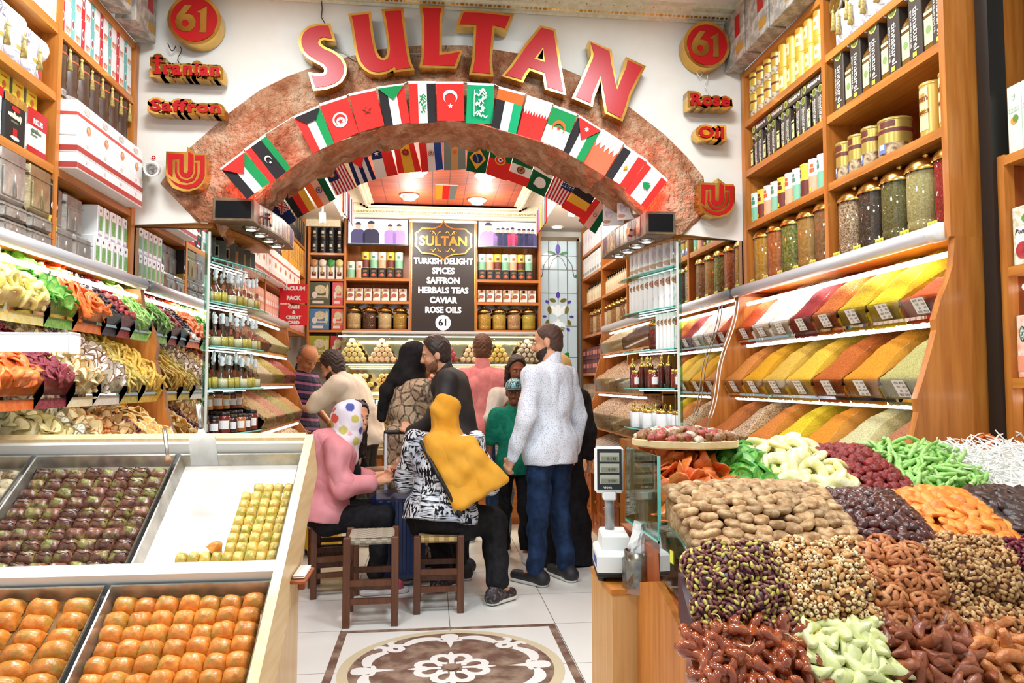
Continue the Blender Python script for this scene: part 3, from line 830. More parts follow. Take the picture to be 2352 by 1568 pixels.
PINKP, MINT, PEACH, ORP = C('rose', 'dd6f7c'), C('mint', '86c5a3'), C('peach', 'f2b08c'), C('orange', 'e0652e')
BRN, OLIVE = C('brown', '6b2d22'), C('olive', '3b3a2e')
def each(proto, side, ys, z, off=.01, labels=None, group=None, jit=0.0, dz=0):
 for i, y in enumerate(ys):
  l, r = wall(side, y, z, off)
  proto.at(l, (r[0], r[1], r[2] + RND.uniform(-jit, jit)), label=labels[i] if labels else None, group=group)
def span(a, b, n): return [a + (b - a) * (i + .5) / n for i in range(n)]
# ---------- LEFT, far bay
gd = lambda w, h: [('f', w * .05, w * .3, h * .45, h * .85, 1), ('f', w * .1, w * .42, h * .12, h * .28, 2)]
# top cartons with damask pattern
p = Proto(carton('damask_carton', .27, .1, .30, GRY, gd(.27, .3), [RED, C('script_gold', 'b4832f')], label='grey damask carton with a red dress print on top of the left shelf', cat='box', group='damask cartons on the left shelf'))
each(p, -1, (3.92, 3.60), 3.162, -.10)
p = Proto(carton('damask_carton', .27, .1, .30, GRY, gd(.27, .3), [RED, C('script_gold', 'b4832f')], label='grey damask carton with a red dress print on top of the right shelf', cat='box', group='damask cartons on the right shelf'))
each(p, 1, (3.95, 3.66, 3.37), 3.162, -.10)
# white tea cartons with red and teal ends, two high
for nm, c, lab in (('red', REDP, 'white tea carton with red end band on the top left shelf'), ('teal', TEALP, 'white tea carton with teal end band on the top left shelf')):
 p = Proto(carton('tea_carton', .095, .12, .143, CR2, [('f', -.047, -.012, .002, .141, 1), ('o', -.043, -.016, .05, .1, 2), ('O', -.04, -.019, .058, .092, 3), ('f', .0, .04, .02, .045, 4)], [c, CR1, C('teaprint', '9c5560'), C('fruitprint', 'e8c9a0', c2='c05a4a', sc=60)], label=lab, cat='box', group=nm + ' ended tea cartons'))
 for k, y in enumerate(span(3.285, 4.035, 8)):
  if (k % 2 == 0) == (nm == 'red'):
   each(p, -1, (y,), 2.861, .012)
   each(p, -1, (y,), 3.005, .014)
# dark brown coffee tubes with tassels
m = MB()
m.lathe([(.0, 0), (.053, 0), (.055, .004), (.055, .262), (.052, .266), (0, .268)], 18, 0)
for z0, z1, k in ((.02, .05, 1), (.205, .212, 2), (.07, .2, 3)):
 a0, a1 = (-.9, .9) if k != 3 else (.15, 1.0)
 vs = []
 for i in range(9):
  a = -PI / 2 + a0 + (a1 - a0) * i / 8
  vs += [(.0558 * math.cos(a), .0558 * math.sin(a), z) for z in (z0, z1)]
 m.add(vs, [(2 * i, 2 * i + 2, 2 * i + 3, 2 * i + 1) for i in range(8)], k, True)
tb = m.build('coffee_tube', [DKBR, C('tubegrey', '7d726c', c2='a59d97', sc=70), ORP, C('tubegold', 'a8763a', .4, c2='5b3d27', sc=70, lo=.45, hi=.55)], label='dark brown coffee tube with gold print and hanging tassel on the left shelf', cat='tube', group='dark coffee tubes')
tassel(tb, (.03, -.058, .235), TAS, .085)
p = Proto(tb)
each(p, -1, span(3.285, 4.04, 7), 2.571, .065, jit=.15)
# white and red gift boxes: two flat layers and standing ones above
GB = Proto(carton('sweet_box', .178, .3, .071, CR2, [('f', -.089, .089, .006, .03, 1), ('s', 0, .3, .006, .03, 1), ('o', -.012, .012, .042, .06, 2)], [C('bandred', 'b2453f'), C('crest', 'd9cfc0')], label='flat white sweet box with a dark red band, lower layers, left shelf', cat='box', group='flat sweet boxes'))
for k in range(2): each(GB, -1, span(3.285, 4.0, 4), 2.2605 + .0725 * k, -.075)
GB2 = Proto(carton('sweet_box', .178, .16, .155, CR2, [('f', -.089, .089, .088, .102, 1), ('o', -.03, .03, .112, .142, 2), ('o', -.004, .04, .03, .072, 3), ('O', .004, .03, .036, .066, 4), ('s', 0, .16, .088, .102, 1)], [C('bandred2', 'd0544a'), C('crest2', 'e6ddcf', c2='b9aa95', sc=90), C('fruit1', 'e3a277', c2='c8553c', sc=50), C('fruit2', 'f0cf9e', c2='d98c57', sc=60)], label='standing white sweet box with a fruit picture on the left shelf', cat='box', group='standing sweet boxes'))
each(GB2, -1, span(3.285, 4.0, 4), 2.406, -.07)
# counter level: embossed tins, black tin, green white cartons
def embtin(w, h, d, m_): return MB().box(-w / 2, w / 2, 0, d, 0, h, bev=.014).box(-w / 2 - .003, w / 2 + .003, -.003, d, h * .72, h * .76, bev=.001).box(-w * .38, w * .38, -.006, .01, h * .1, h * .62, bev=.003).lathe([(.008, 0), (.005, h * .3), (.003, h * .4), (0, h * .42)], 8, T=Matrix.Translation((0, -.006, h * .12))).mesh('embossed_tin', m_)
GT = 'embossed tins on the left counter'
t1, t2 = embtin(.165, .115, .15, TINM), embtin(.165, .19, .1, TINM)
lt = lambda nm, me, y, z, lab, off=.0, grp=GT: put(nm, me, None, *wall(-1, y, z, off), label=lab, cat='tin', group=grp)
for y in (3.36, 3.535): lt('embossed_tin', t1, y, 1.901, 'silver embossed tin at the bottom of the stack, between black tin and green cartons', grp='low far tins')
for y in (3.36, 3.545): lt('embossed_tin', t2, y, 2.017, 'dark silver embossed tin leaning on top of the stack before the green cartons', .05, grp='upper far tins')
for y in (3.15, 2.96):
 for k in range(2): lt('embossed_tin', t1, y, 1.901 + .062 * k, 'flat silver embossed tin under the tall upright tins on the left counter', -.01, grp='near flat tins').scale = (1.08, 1, .53)
lt('embossed_tin', embtin(.19, .2, .1, TING), 3.15, 2.027, 'tall warm silver tin embossed with a tower, nearer the black tin').scale = (.93, 1, 1)
lt('embossed_tin', embtin(.19, .21, .1, TINM), 2.955, 2.027, 'tall grey tin embossed with a tower, left of the warm silver one')
carton('tea_tin', .07, .09, .15, BLACK, [('o', -.028, .028, .02, .06, 1), ('O', -.016, .016, .026, .07, 2), ('f', -.02, .02, .085, .13, 3)], [CR1, C('teared', 'c4402c'), C('teatext', '8d8173', c2='2a2522', sc=140)], label='black tea tin with a glass of tea printed on it, left counter', cat='tin').location, = (Vector((XL - .0, 3.262, 2.05)),)
bpy.data.objects['tea_tin'].rotation_euler.z = PI / 2
carton('coffee_box', .062, .09, .148, C('mustard', 'e3c25e'), [('f', -.024, .024, .11, .135, 1), ('f', -.026, .026, .05, .068, 2), ('o', -.018, .018, .075, .112, 2)], [C('brownprint', '7a4a22'), ORP], label='yellow and brown coffee box under the black tea tin', cat='box')
o = bpy.data.objects['coffee_box']; o.location, o.rotation_euler.z = (XL, 3.262, 1.901), PI / 2
GW = carton('tea_carton', .058, .1, .148, CR2, [('f', -.012, .024, .03, .1, 1), ('f', -.022, .022, .002, .012, 2), ('o', -.006, .008, .118, .132, 3), ('f', -.024, -.018, .02, .11, 4)], [C('leafgreen', '5b9a45', c2='86b86a', sc=60), C('palelilac', 'b9b7d4'), C('ink', '4a5370'), C('paleink', 'b9c3cf')], label='white and green herbal tea carton stacked on the left counter by the mirror', cat='box', group='white and green tea cartons')
p = Proto(GW)
each(p, -1, span(3.64, 4.03, 6), 1.901, .0, jit=.06)
each(p, -1, span(3.67, 4.03, 5), 2.05, .004, jit=.08)
# ---------- LEFT, near bay
m = MB(); m.box(-.1, .1, 0, .16, 0, .2, 0, bev=.004); m.box(-.1005, .1005, -.001, .1, .0, .012, 1)
m.build('tea_carton', [C('green_fuzzy', 'c9cc9c', c2='e8e2c4', sc=30), ORP], None, *wall(-1, 3.17, 2.861), label='carton with a pale green leaf print at the top left corner', cat='box')
PURP = C('lilac_print', 'cdbfdc', c2='f4f0f6', sc=24)
def white_canister(r, h, name='canister'):
 o = tin(name, r, h, [(0, h * .2, 1), (h * .2, h * .75, 0), (h * .75, h, 0)], [CR2, C('honeycomb', 'd9d3da', c2='8f8896', sc=120, lo=.45, hi=.55), PURP, C('goldlabel', 'b79a4a')], (0, .001), dec=[(-.6, .6, h * .35, h * .62, 2), (-.3, .3, h * .42, h * .55, 3)])
 return o
for i, (y, z, lab) in enumerate(((3.1, 2.72, 'white canister with lilac label lying on the others, upper left shelf'), (2.93, 2.74, 'white canister with lilac label lying at the left edge of the upper left shelf'))):
 o = white_canister(.055, .17)
 tag(o, lab, 'canister')
 o.location, o.rotation_euler = (XL - .06, y - .08, z), (PI / 2 * 1.0, .3, PI)
p = Proto(tag(white_canister(.052, .14), 'white canister with tassel standing on the upper left shelf', 'canister', 'standing white canisters'))
tassel(p.root, (.02, -.06, .115), TAS, .075); tassel(p.root, (.052, -.03, .07), PURP, .06)
each(p, -1, (2.86, 2.975, 3.09), 2.571, .06)
p = Proto(tag(carton('tea_carton', .05, .05, .15, ORP, [('f', -.02, .02, .09, .12, 1), ('f', -.02, .02, .02, .07, 2)], [CR1, C('rust', 'a8452d')], label='small orange carton between the white canisters, upper left shelf', cat='box')))
each(p, -1, (3.165,), 2.571, .03)
YT = carton('tea_tin', .082, .08, .125, YELP, [('f', -.03, .03, .09, .108, 1), ('o', -.012, .012, .025, .055, 2), ('f', -.02, .02, .068, .074, 2), ('s', 0, .08, 0, .125, 3)], [CR2, ORP, C('tinside', 'cfd0c4', .3, m=.6)], label='yellow tea tin in the row on top of the big tins, left shelf', cat='tin', group='yellow tea tins')
p = Proto(YT)
each(p, -1, (2.86, 2.96, 3.06, 3.16), 2.448, .05)
for y, w_, base, band, lab, dd in ((3.135, .15, C('paper', 'ebe6da'), RED, 'red and white tea tin at the right end of the big tins, left shelf', 1), (2.975, .15, BLACK, GOLDP, 'black tea tin with gold band and a printed glass, left shelf', 2), (2.815, .15, C('treeprint', 'a9adad', c2='e4e4de', sc=50), RED, 'grey tea tin with a tree print and red lid, left shelf', 3)):
 dec = [('f', -w_ / 2, w_ / 2, .15, .185, 1)] + ([('f', -w_ / 2, w_ / 2, 0, .03, 1), ('f', -w_ / 2, w_ / 2, .115, .15, 1), ('o', -.05, .05, .12, .155, 2), ('f', -.05, .03, .09, .1, 3), ('f', -.05, .0, .075, .083, 3)] if dd == 1 else [('o', -.03, .03, .125, .145, 2), ('o', -.03, .03, .015, .03, 4), ('f', -.015, .015, .02, .06, 2), ('f', -.05, .04, .1, .112, 4), ('f', -.03, .02, .08, .087, 3)] if dd == 2 else [('f', -.02, .05, .02, .07, 3)])
 carton('tea_tin', w_, .12, .187, base, dec, [band, RED, C('printgreen', '5f6f58'), CR1], bev=.008, loc=wall(-1, y, 2.261, .012)[0], rot=(0, 0, PI / 2), label=lab, cat='tin', group=None)
text('brand_print', 'RKUS', .03, CR1, bpy.data.objects['tea_tin'] if False else [o for o in COL.objects if o.get('label', '').startswith('red and white tea tin')][0], (0, -.0016, .136), ext=.0003, off=.001)
text('brand_print', 'ganik', .026, C('printgreen', '5f6f58'), [o for o in COL.objects if o.get('label', '').startswith('red and white tea tin')][0], (-.02, -.0016, .1), ext=.0003, off=.0006)
text('brand_print', 'mbaş', .036, C('printcream', 'efe0b8'), [o for o in COL.objects if o.get('label', '').startswith('black tea tin with gold')][0], (0, -.0016, .108), ext=.0003, off=.001)
# ---------- RIGHT, far bay
g1 = tin('coffee_tin', .042, .138, [(0, .045, 1), (.045, .085, 0), (.085, .098, 2), (.098, .138, 0)], [C('tingold', 'e0b94f', .3, m=.45), C('tinbeans', '7a4a30', c2='d8c9a8', sc=60), BRN], (0, .0012), dec=[(-.5, .3, .012, .04, 1)], label='gold coffee tin with a brown band and cup print on the upper right shelf', cat='tin', group='banded gold coffee tins')
g2 = tin('coffee_tin', .042, .138, [(0, .138, 0)], [C('tinyellow', 'eec04a', .35, m=.25), C('tincream', 'f4e6b4'), C('tinor', 'd99a2e')], (0, .0012), dec=[(-.3, .5, .03, .09, 1), (-.3, .4, .1, .118, 2), (-.2, .2, .05, .07, 2)], label='plain yellow tin with a pale label on the upper right shelf', cat='tin', group='plain yellow tins')
p1, p2 = Proto(g1), Proto(g2)
ys = span(3.225, 4.035, 9)
for k in range(2):
 each(p2, 1, ys[:5], 2.861 + .139 * k, .05, jit=.3)
 each(p1, 1, ys[5:], 2.861 + .139 * k, .05, jit=.3)
OILB = C('oil_black', '463b33', .4)
LIME, LIMED = C('lime', 'b9bd63'), C('limedark', '6c7434')
PRT = C('print_pale', 'e6e2d6')
def oil_box(w, h, d, lab, grp, size):
 o = carton('oil_box', w, d, h, OILB, [('o', -w * .4, w * .4, h * .8, h * .8 + w * .85, 1), ('O', -w * .3, w * .3, h * .8 + w * .09, h * .8 + w * .75, 2), ('f', -w * .2, w * .1, .012, .03, 3), ('s', d * .3, d * .9, h * .86, h * .885, 4)], [LIME, LIMED, C('tagyellow', 'dfe04a'), PRT], label=lab, cat='box', group=grp)
 text('brand_print', 'tinnaturel', size, PRT, o, (w * .06, -.0012, h * .42), (PI / 2, PI / 2, 0), ext=.0002, off=.0006, res=1)
 text('small_print', 'EXTRA VIRGIN OLIVE OIL', size * .3, PRT, o, (-w * .3, -.0012, h * .44), (PI / 2, PI / 2, 0), ext=.0002, off=.0002, res=1)
 text('side_print', 'tinnaturel', size * .6, PRT, o, (-w / 2 - .0012, d * .5, h * .9), (PI / 2, 0, -PI / 2), ext=.0002, off=.0006, res=1)
 return o
p = Proto(oil_box(.045, .19, .05, 'small dark olive oil box standing in the row on the right shelf', 'small olive oil boxes', .03))
ys = span(3.225, 4.03, 15)
each(p, 1, [y for i, y in enumerate(ys) if i % 3 != 2], 2.571, .02)
def bottle(name, r, h, liq, lab, grp, labelm, neck=.35, square=True):
 o = MB()
 pr = [(0, 0), (r * 1.1, 0), (r * 1.15, .005), (r * 1.15, h * .62), (r * .95, h * .7), (r * neck, h * .8), (r * neck, h * .92)]
 n = 4 if square else 14
 o.lathe(pr, n, 0, sm=not square, a0=PI / 4 if square else 0)
 b = o.build(name, liq, label=lab, cat='bottle', group=grp)
 m = MB(); m.lathe([(r * neck + .002, h * .88), (r * neck + .002, h), (0, h)], 10); m.build('cap', BLACK, b)
 m = MB(); q = r * .83 if square else r * 1.16
 if square:
  m.add([(-q * .92, -q - .001, h * .12), (q * .92, -q - .001, h * .12), (q * .92, -q - .001, h * .52), (-q * .92, -q - .001, h * .52)], [(0, 1, 2, 3)])
  m.add([(q * .55 * math.cos(i * PI / 9), -q - .0016, h * .33 + q * .6 * math.sin(i * PI / 9)) for i in range(18)], [list(range(18))], 1)
  m.add([(-q * .92, -q - .001, h * .57), (q * .92, -q - .001, h * .57), (q * .92, -q - .001, h * .62), (-q * .92, -q - .001, h * .62)], [(0, 1, 2, 3)], 0)
 m.build('paper_label', labelm, b)
 return b
OIL = mat('olive_oil_bottle', '6b4513', .12, coat=.6, c2='8a5c1a', sc=5)
DOIL = mat('dark_oil_bottle', '2a1d12', .12, coat=.6)
lbm = [C('labelgreen', 'dfe6a6'), C('labelseal', '8aa464')]
p = Proto(bottle('oil_bottle', .019, .18, DOIL, 'small dark oil bottle between the small olive oil boxes', 'small oil bottles', lbm))
each(p, 1, [y for i, y in enumerate(ys) if i % 3 == 2], 2.571, .035)
o = carton('oil_box', .185, .06, .048, OILB, [('o', -.088, -.05, .006, .044, 1), ('O', -.08, -.058, .014, .036, 2)], [LIME, LIMED], label='dark olive oil box lying flat on top of the standing row', cat='box', group='lying olive oil boxes')
text('brand_print', 'tinnaturel', .03, PRT, o, (.02, -.0012, .028), ext=.0002, off=.001, res=1)
p = Proto(o)
each(p, 1, span(3.225, 3.99, 4), 2.762, .015)
P2 = []
for nm, c1, c2, c3, lab in (('peach', PEACH, C('peachtop', 'f7e6d8'), ORP, 'two tone peach tea tin on the right shelf'), ('brown', BRN, C('lemon', 'd8cb3c'), BRN, 'two tone brown and yellow cocoa tin on the right shelf'), ('mint', MINT, C('minttop', 'd5e8de'), C('mintdk', '4f8f78'), 'two tone mint tea tin on the right shelf')):
 o = tin('tea_tin', .037, .165, [(0, .083, 0), (.083, .165, 1)], [c1, c2, c3, C('tagyellow', 'dfe04a')], (1, .0008), dec=[(-.35, .35, .1, .12, 2), (-.25, .25, .125, .14, 2), (-.5, -.1, .012, .03, 3)], label=lab, cat='tin', group=nm + ' two tone tins, right shelf')
 P2.append(Proto(o))
for i, y in enumerate(span(3.225, 4.035, 10)): each(P2[(2, 1, 0, 2, 1, 0, 2, 1, 0, 2)[9 - i] if i else 2], 1, (y,), 2.261, .045, jit=.4)
def spice_mat(n, c1, c2, sc=220, **k): return mat('spice_' + n, c1, .85, c2=c2, sc=sc, bump=.5, bsc=sc * 1.2, spec=.2, **k)
JAR = {'mustard': ('c99a3a', 'b8852c', 60), 'orange': ('c07238', 'a85f2c', 60), 'cardamom': ('9a9a4a', '5f6128', 90), 'tan': ('b98c4a', 'a87c3c', 50), 'umber': ('9c7048', '8a603c', 50), 'mixed pepper': ('7c4a33', 'd8c3a2', 140), 'black pepper': ('3a2d26', '5b4a3d', 160), 'green pepper': ('5d5730', '7f7748', 150), 'pale pepper': ('a79b64', 'c4b983', 150), 'red pepper': ('8e1f1f', 'b8342e', 140)}
def jar(r, h, key, lab, grp=None, name='spice_jar', fill=1., n=18, tagc=True, cols=None):
 c = cols or JAR[key]
 e = empty(name, label=lab, cat='jar', group=grp)
 hb = h * .76
 m = MB(); m.lathe([(0, .004), (r * .93, .004), (r * .94, hb * .22), (r * .90, hb * .25), (r * .94, hb * .28), (r * .94, hb * fill), (r * .5, hb * fill + .006), (0, min(hb * fill + .008, hb - .002))], n, cap=False)
 m.build('contents', spice_mat(key.replace(' ', '_'), c[0], c[1], c[2]), e)
 m = MB(); m.lathe([(0, 0), (r, 0), (r, hb * .2), (r * .955, hb * .23), (r * .955, hb * .26), (r, hb * .29), (r, hb * .74), (r * .965, hb * .77), (r, hb * .8), (r, hb)], n, cap=False)
 m.build('glass_body', ACRYL, e)
 m = MB(); m.lathe([(r * 1.03, hb), (r * 1.04, hb + h * .03), (r * 1.0, hb + h * .05), (r * .93, hb + h * .09), (r * .72, hb + h * .135), (r * .4, hb + h * .165), (r * .17, hb + h * .175), (r * .13, hb + h * .185), (r * .2, hb + h * .2), (r * .2, hb + h * .225), (r * .12, h), (0, h)], n, cap=False)
 m.build('brass_lid', BRASS, e)
 if tagc:
  m = MB(); m.box(-r * .75, -r * .05, -r * 1.05, -r * 1.02, .008, .034); m.add([(-r * .7, -r * 1.06, .016), (-r * .12, -r * 1.06, .016), (-r * .12, -r * 1.06, .026), (-r * .7, -r * 1.06, .026)], [(0, 1, 2, 3)], 1)
  m.build('price_tag', [C('tagyellow', 'dfe04a'), C('tagink', '6a6a2a', c2='dfe04a', sc=160)], e)
 return e
farj = ['umber', 'tan', 'cardamom', 'orange', 'mustard']
for y, k in zip(span(3.215, 4.05, 5), farj):
 o = jar(.078, .345, k, 'big brass lidded jar of %s in the far bay of the right shelf' % {'umber': 'grey brown powder', 'tan': 'tan powder', 'cardamom': 'green pods', 'orange': 'orange powder', 'mustard': 'mustard yellow powder'}[k])
 o.location, o.rotation_euler = wall(1, y, 1.901, .085)
for y, k in zip(span(2.365, 3.165, 5), ['red pepper', 'pale pepper', 'green pepper', 'black pepper', 'mixed pepper']):
 o = jar(.077, .33, k, 'big brass lidded jar of %s, near bay of the right shelf' % {'red pepper': 'red peppercorns', 'pale pepper': 'pale grey green peppercorns', 'green pepper': 'green peppercorns', 'black pepper': 'black peppercorns', 'mixed pepper': 'mixed peppercorns'}[k])
 o.location, o.rotation_euler = wall(1, y, 1.901, .082)
# ---------- RIGHT, near bay
p = Proto(oil_box(.075, .282, .075, 'tall dark olive oil box standing on the right shelf', 'tall olive oil boxes', .043))
each(p, 1, [2.42 + .132 * i for i in range(6)], 2.571, .012)
p = Proto(bottle('oil_bottle', .031, .25, OIL, 'amber olive oil bottle with a pale green label between tall boxes', 'amber olive oil bottles', lbm))
each(p, 1, [2.486 + .132 * i for i in range(5)], 2.571, .045)
g3 = tin('coffee_tin', .047, .165, [(0, .055, 1), (.055, .1, 0), (.1, .118, 2), (.118, .165, 0)], [C('tinold', 'c4ab58', .3, m=.5), C('tinbeans2', '6d3b26', c2='c8b48c', sc=50), BRN, C('bluecup', '6f82b8'), CR1], (0, .0015), dec=[(-.7, -.1, .012, .05, 3), (-.6, -.2, .03, .052, 4), (-.5, .5, .125, .15, 2)], label='old gold coffee tin with a blue cup print, left end of the right shelf bay', cat='tin', group='old gold coffee tins')
p = Proto(g3)
each(p, 1, (2.90, 3.0, 3.10), 2.261, .055, jit=.2)
o = dup(g3, wall(1, 2.775, 2.261, .07)[0], (0, 0, -PI / 2 + .5), (1.35, 1.35, .93), 'wide short gold coffee tin beside the row of three, right shelf', None)
o['group'] = ''; del o['group']
g4 = tin('coffee_tin', .045, .2, [(0, .2, 0)], [C('tinmm', 'ddb45c', .3, m=.35), C('sun', 'd88d2a'), C('tinpale', 'ecd9a0'), ORP], (0, .0015), dec=[(-.55, .55, .02, .18, 2), (-.4, .4, .075, .1, 1), (-.3, .3, .125, .16, 1)], label='tall gold tin with an orange sun print at the right end of the shelf', cat='tin', group='tall gold sun tins')
text('brand_print', 'AHVECİ', .016, C('brownprint', '7a4a22'), g4, (0, -.0468, .088), wrap=.046, ext=.0004, off=.0006, res=1)
text('brand_mark', 'mm', .034, C('brownprint', '7a4a22'), g4, (0, -.0468, .142), wrap=.046, ext=.0004, off=.001, res=1)
p = Proto(g4)
each(p, 1, (2.41, 2.515), 2.261, .05)
wc = Proto(tag(white_canister(.048, .16), 'white canister with a tassel on the top right shelf', 'canister', 'white canisters, top right shelf'))
tassel(wc.root, (.02, -.056, .13), TAS, .085)
each(wc, 1, [2.5 + .095 * i for i in range(7)], 2.861, .055)
ld = MB(); ld.lathe([(0, 0), (.05, 0), (.05, .014), (0, .016)], 20, 0, T=Matrix.Rotation(PI / 2, 4, 'X')); ld.lathe([(.04, .0165), (.042, .0165)], 20, 1, T=Matrix.Rotation(PI / 2, 4, 'X'))
lo = ld.build('canister', [C('lidpattern', 'b9b39a', c2='8a8570', sc=80), GOLDP], label='round patterned canister lying with its lid forward, top right shelf', cat='canister', group='round lidded canisters')
tassel(lo, (0, -.025, -.04), TAS, .09)
p = Proto(lo)
each(p, 1, (3.1, 2.99, 2.88, 2.77, 2.66), 3.075, .03)
# ================================================================= food prototypes
def blob(rx, ry, rz, n=12, k=8, amp=.12, fr=2., seed=0, ridge=0.):
 m = MB()
 rs = []
 for a in range(k + 1):
  ph = PI * a / k
  row = []
  for i in range(n):
   th = 2 * PI * i / n
   d = Vector((math.sin(ph) * math.cos(th), math.sin(ph) * math.sin(th), -math.cos(ph)))
   q = 1 + amp * noise.noise(d * fr + Vector((seed * 3.7, seed * 1.3, seed * 2.1))) - ridge * abs(noise.noise(d * fr * 2.3 + Vector((seed, 5, 1))))
   row.append((d.x * rx * q, d.y * ry * q, d.z * rz * q))
  rs.append(row)
 m.rings(rs, 0, False, sm=True)
 return m
def bend(m, k):
 m.v = [(x, y, z + k * x * x) for x, y, z in m.v]
 return m
def shard(lx, ly, t, amp, seed, m=0):
 """thin curled piece with an uneven outline and real thickness"""
 mb = MB()
 n, rings = 14, []
 o = []
 for i in range(n):
  a = 2 * PI * i / n
  q = 1 + .35 * noise.noise(Vector((math.cos(a) * 1.3, math.sin(a) * 1.3, seed * 2.7)))
  o.append((math.cos(a) * lx * q, math.sin(a) * ly * q))
 def zz(x, y): return amp * (noise.noise(Vector((x / lx * .9, y / ly * .9, seed))) * lx + .35 * x * x / lx)
 for z, k in ((-t / 2, .0), (-t / 2, .55), (-t / 2, .95), (0, 1), (t / 2, .95), (t / 2, .55), (t / 2, .0)):
  rings.append([(p[0] * k, p[1] * k, z + zz(p[0] * k, p[1] * k)) for p in o])
 return mb.rings(rings, m, False, sm=True)
def ringfruit(R, r, h, seed):
 m = MB()
 rs = []
 for i in range(16):
  a = 2 * PI * i / 16
  q = 1 + .12 * noise.noise(Vector((math.cos(a) * 2, math.sin(a) * 2, seed * 3)))
  row = []
  for j in range(8):
   b = 2 * PI * j / 8
   x = (R + r * math.cos(b)) * q
   row.append((x * math.cos(a), x * math.sin(a), h * math.sin(b) * (1 + .25 * noise.noise(Vector((a * 2, b, seed)))) + .004 * math.sin(2 * a + seed)))
  rs.append(row)
 return m.rings(rs, 0, False, True, True)
def slice_disc(r, t, seed, seg=0, curl=.12, rim=.86):
 """round slice: rim material 1, flesh material 0, segment lines material 1"""
 m = MB()
 n = 16
 ang = [2 * PI * i / n for i in range(n)]
 wob = [1 + .1 * noise.noise(Vector((math.cos(a) * 1.5, math.sin(a) * 1.5, seed))) for a in ang]
 def P(q, i, z):
  x, y = q * r * wob[i] * math.cos(ang[i]), q * r * wob[i] * math.sin(ang[i])
  return (x, y, z + curl * (x * x - .5 * y * y) / r * 2)
 for q0, q1, z0, z1, k in ((0, rim, t / 2, t / 2, 0), (rim, 1, t / 2, t / 2 * .8, 1), (1, 1.0, t / 2 * .8, -t / 2, 1), (1, 0, -t / 2, -t / 2, 0)):
  m.rings([[P(q0, i, z0) for i in range(n)], [P(q1, i, z1) for i in range(n)]], k, False, sm=False)
 for s in range(seg):
  i = s * n // seg
  a, b = Vector(P(.08, i, t / 2 + .0006)), Vector(P(rim, i, t / 2 + .0006))
  w_ = Vector((-math.sin(ang[i]), math.cos(ang[i]), 0)) * r * .035
  m.add([a - w_, a + w_, b + w_, b - w_], [(0, 1, 2, 3)], 1)
 return m
def strip(L_, w_, t, curve, seed, n=8, tw=.6):
 pts = [Vector((L_ * (i / (n - 1) - .5), curve * L_ * math.sin(PI * i / (n - 1) + seed * .3) * .6, .12 * L_ * math.sin(seed + 2.5 * i / (n - 1)))) for i in range(n)]
 return MB().tube(pts, [w_ * (.55 + .45 * math.sin(PI * (i + .6) / n)) for i in range(n)], 6)
def F(n, c, c2=None, r=.5, sc=60, var=.12, bump=.25, bsc=130, **k): return mat('food_' + n, c, r, c2=c2, sc=sc, var=var, bump=bump, bsc=bsc, **k)
def protos(meshes, name, mats, **kw): return [Proto(m.build(name, mats, **kw)) for m in meshes]
PINE_Y = F('pineapple', 'f0dc6a', 'f6ecae', sc=50, var=.06)
KIWI_M = [F('kiwi', '6fae3c', '93c862', .35, sc=70), F('kiwi_rim', '4f9a34', None, .35)]
PAPA = F('papaya', 'f08a3c', 'e8672a', .4, sc=40, coat=.2)
RAISN = F('black_raisin', '2c2226', '45353a', .4)
CHERRY = F('dried_cherry', '8c2a2c', 'b5423c', .4, bump=.5)
STICK = F('green_stick', '86bf55', 'b5db86', .4, sc=50)
FIGM = F('fig', '96693c', 'd2b083', .75, var=.22, sc=40, lo=.35, hi=.68, bump=.5, bsc=60)
DATEM = F('date', '3c1a16', '6b2f24', .22, sc=30, var=.25, coat=.3)
APRI = F('apricot', 'e87a22', 'f4a04a', .42, sc=30, var=.2)
PRUNE = F('prune', '2e211f', '4f3a33', .3, var=.2)
STRAW = F('strawberry', '701a1a', '9c2c26', .38, sc=70, var=.2, bump=.6)
COCO = F('coconut', 'f6f3ea', 'fffdf6', .5, var=.03)
APPLE = [F('apple_chip', 'efdcae', 'f7edcf', .6, sc=45), F('apple_skin', 'c8964c', None, .6)]
BEET = F('purple_slice', '7c2534', 'a84450', .5)
WCHIP = [F('white_chip', 'f0e7d6', 'fbf6ea', .6), F('chip_edge', '8a5a3c', None, .6)]
GCHIP = F('green_gold_sliver', 'c0a63e', 'dcc870', .5)
ORNG = [F('orange_flesh', 'eaa53a', 'f2bf5e', .35, sc=60), F('orange_peel', 'f6e3ae', None, .4)]
PEAR = [F('pear_chip', 'e9d79a', 'f5ecc6', .55, sc=40), F('pear_skin', '9c8a4a', None, .6)]
ROSE_C = F('amber_raisin', 'b4632c', 'd18a48', .4)
CRAN = F('cranberry', '4a1a24', '702a32', .35)
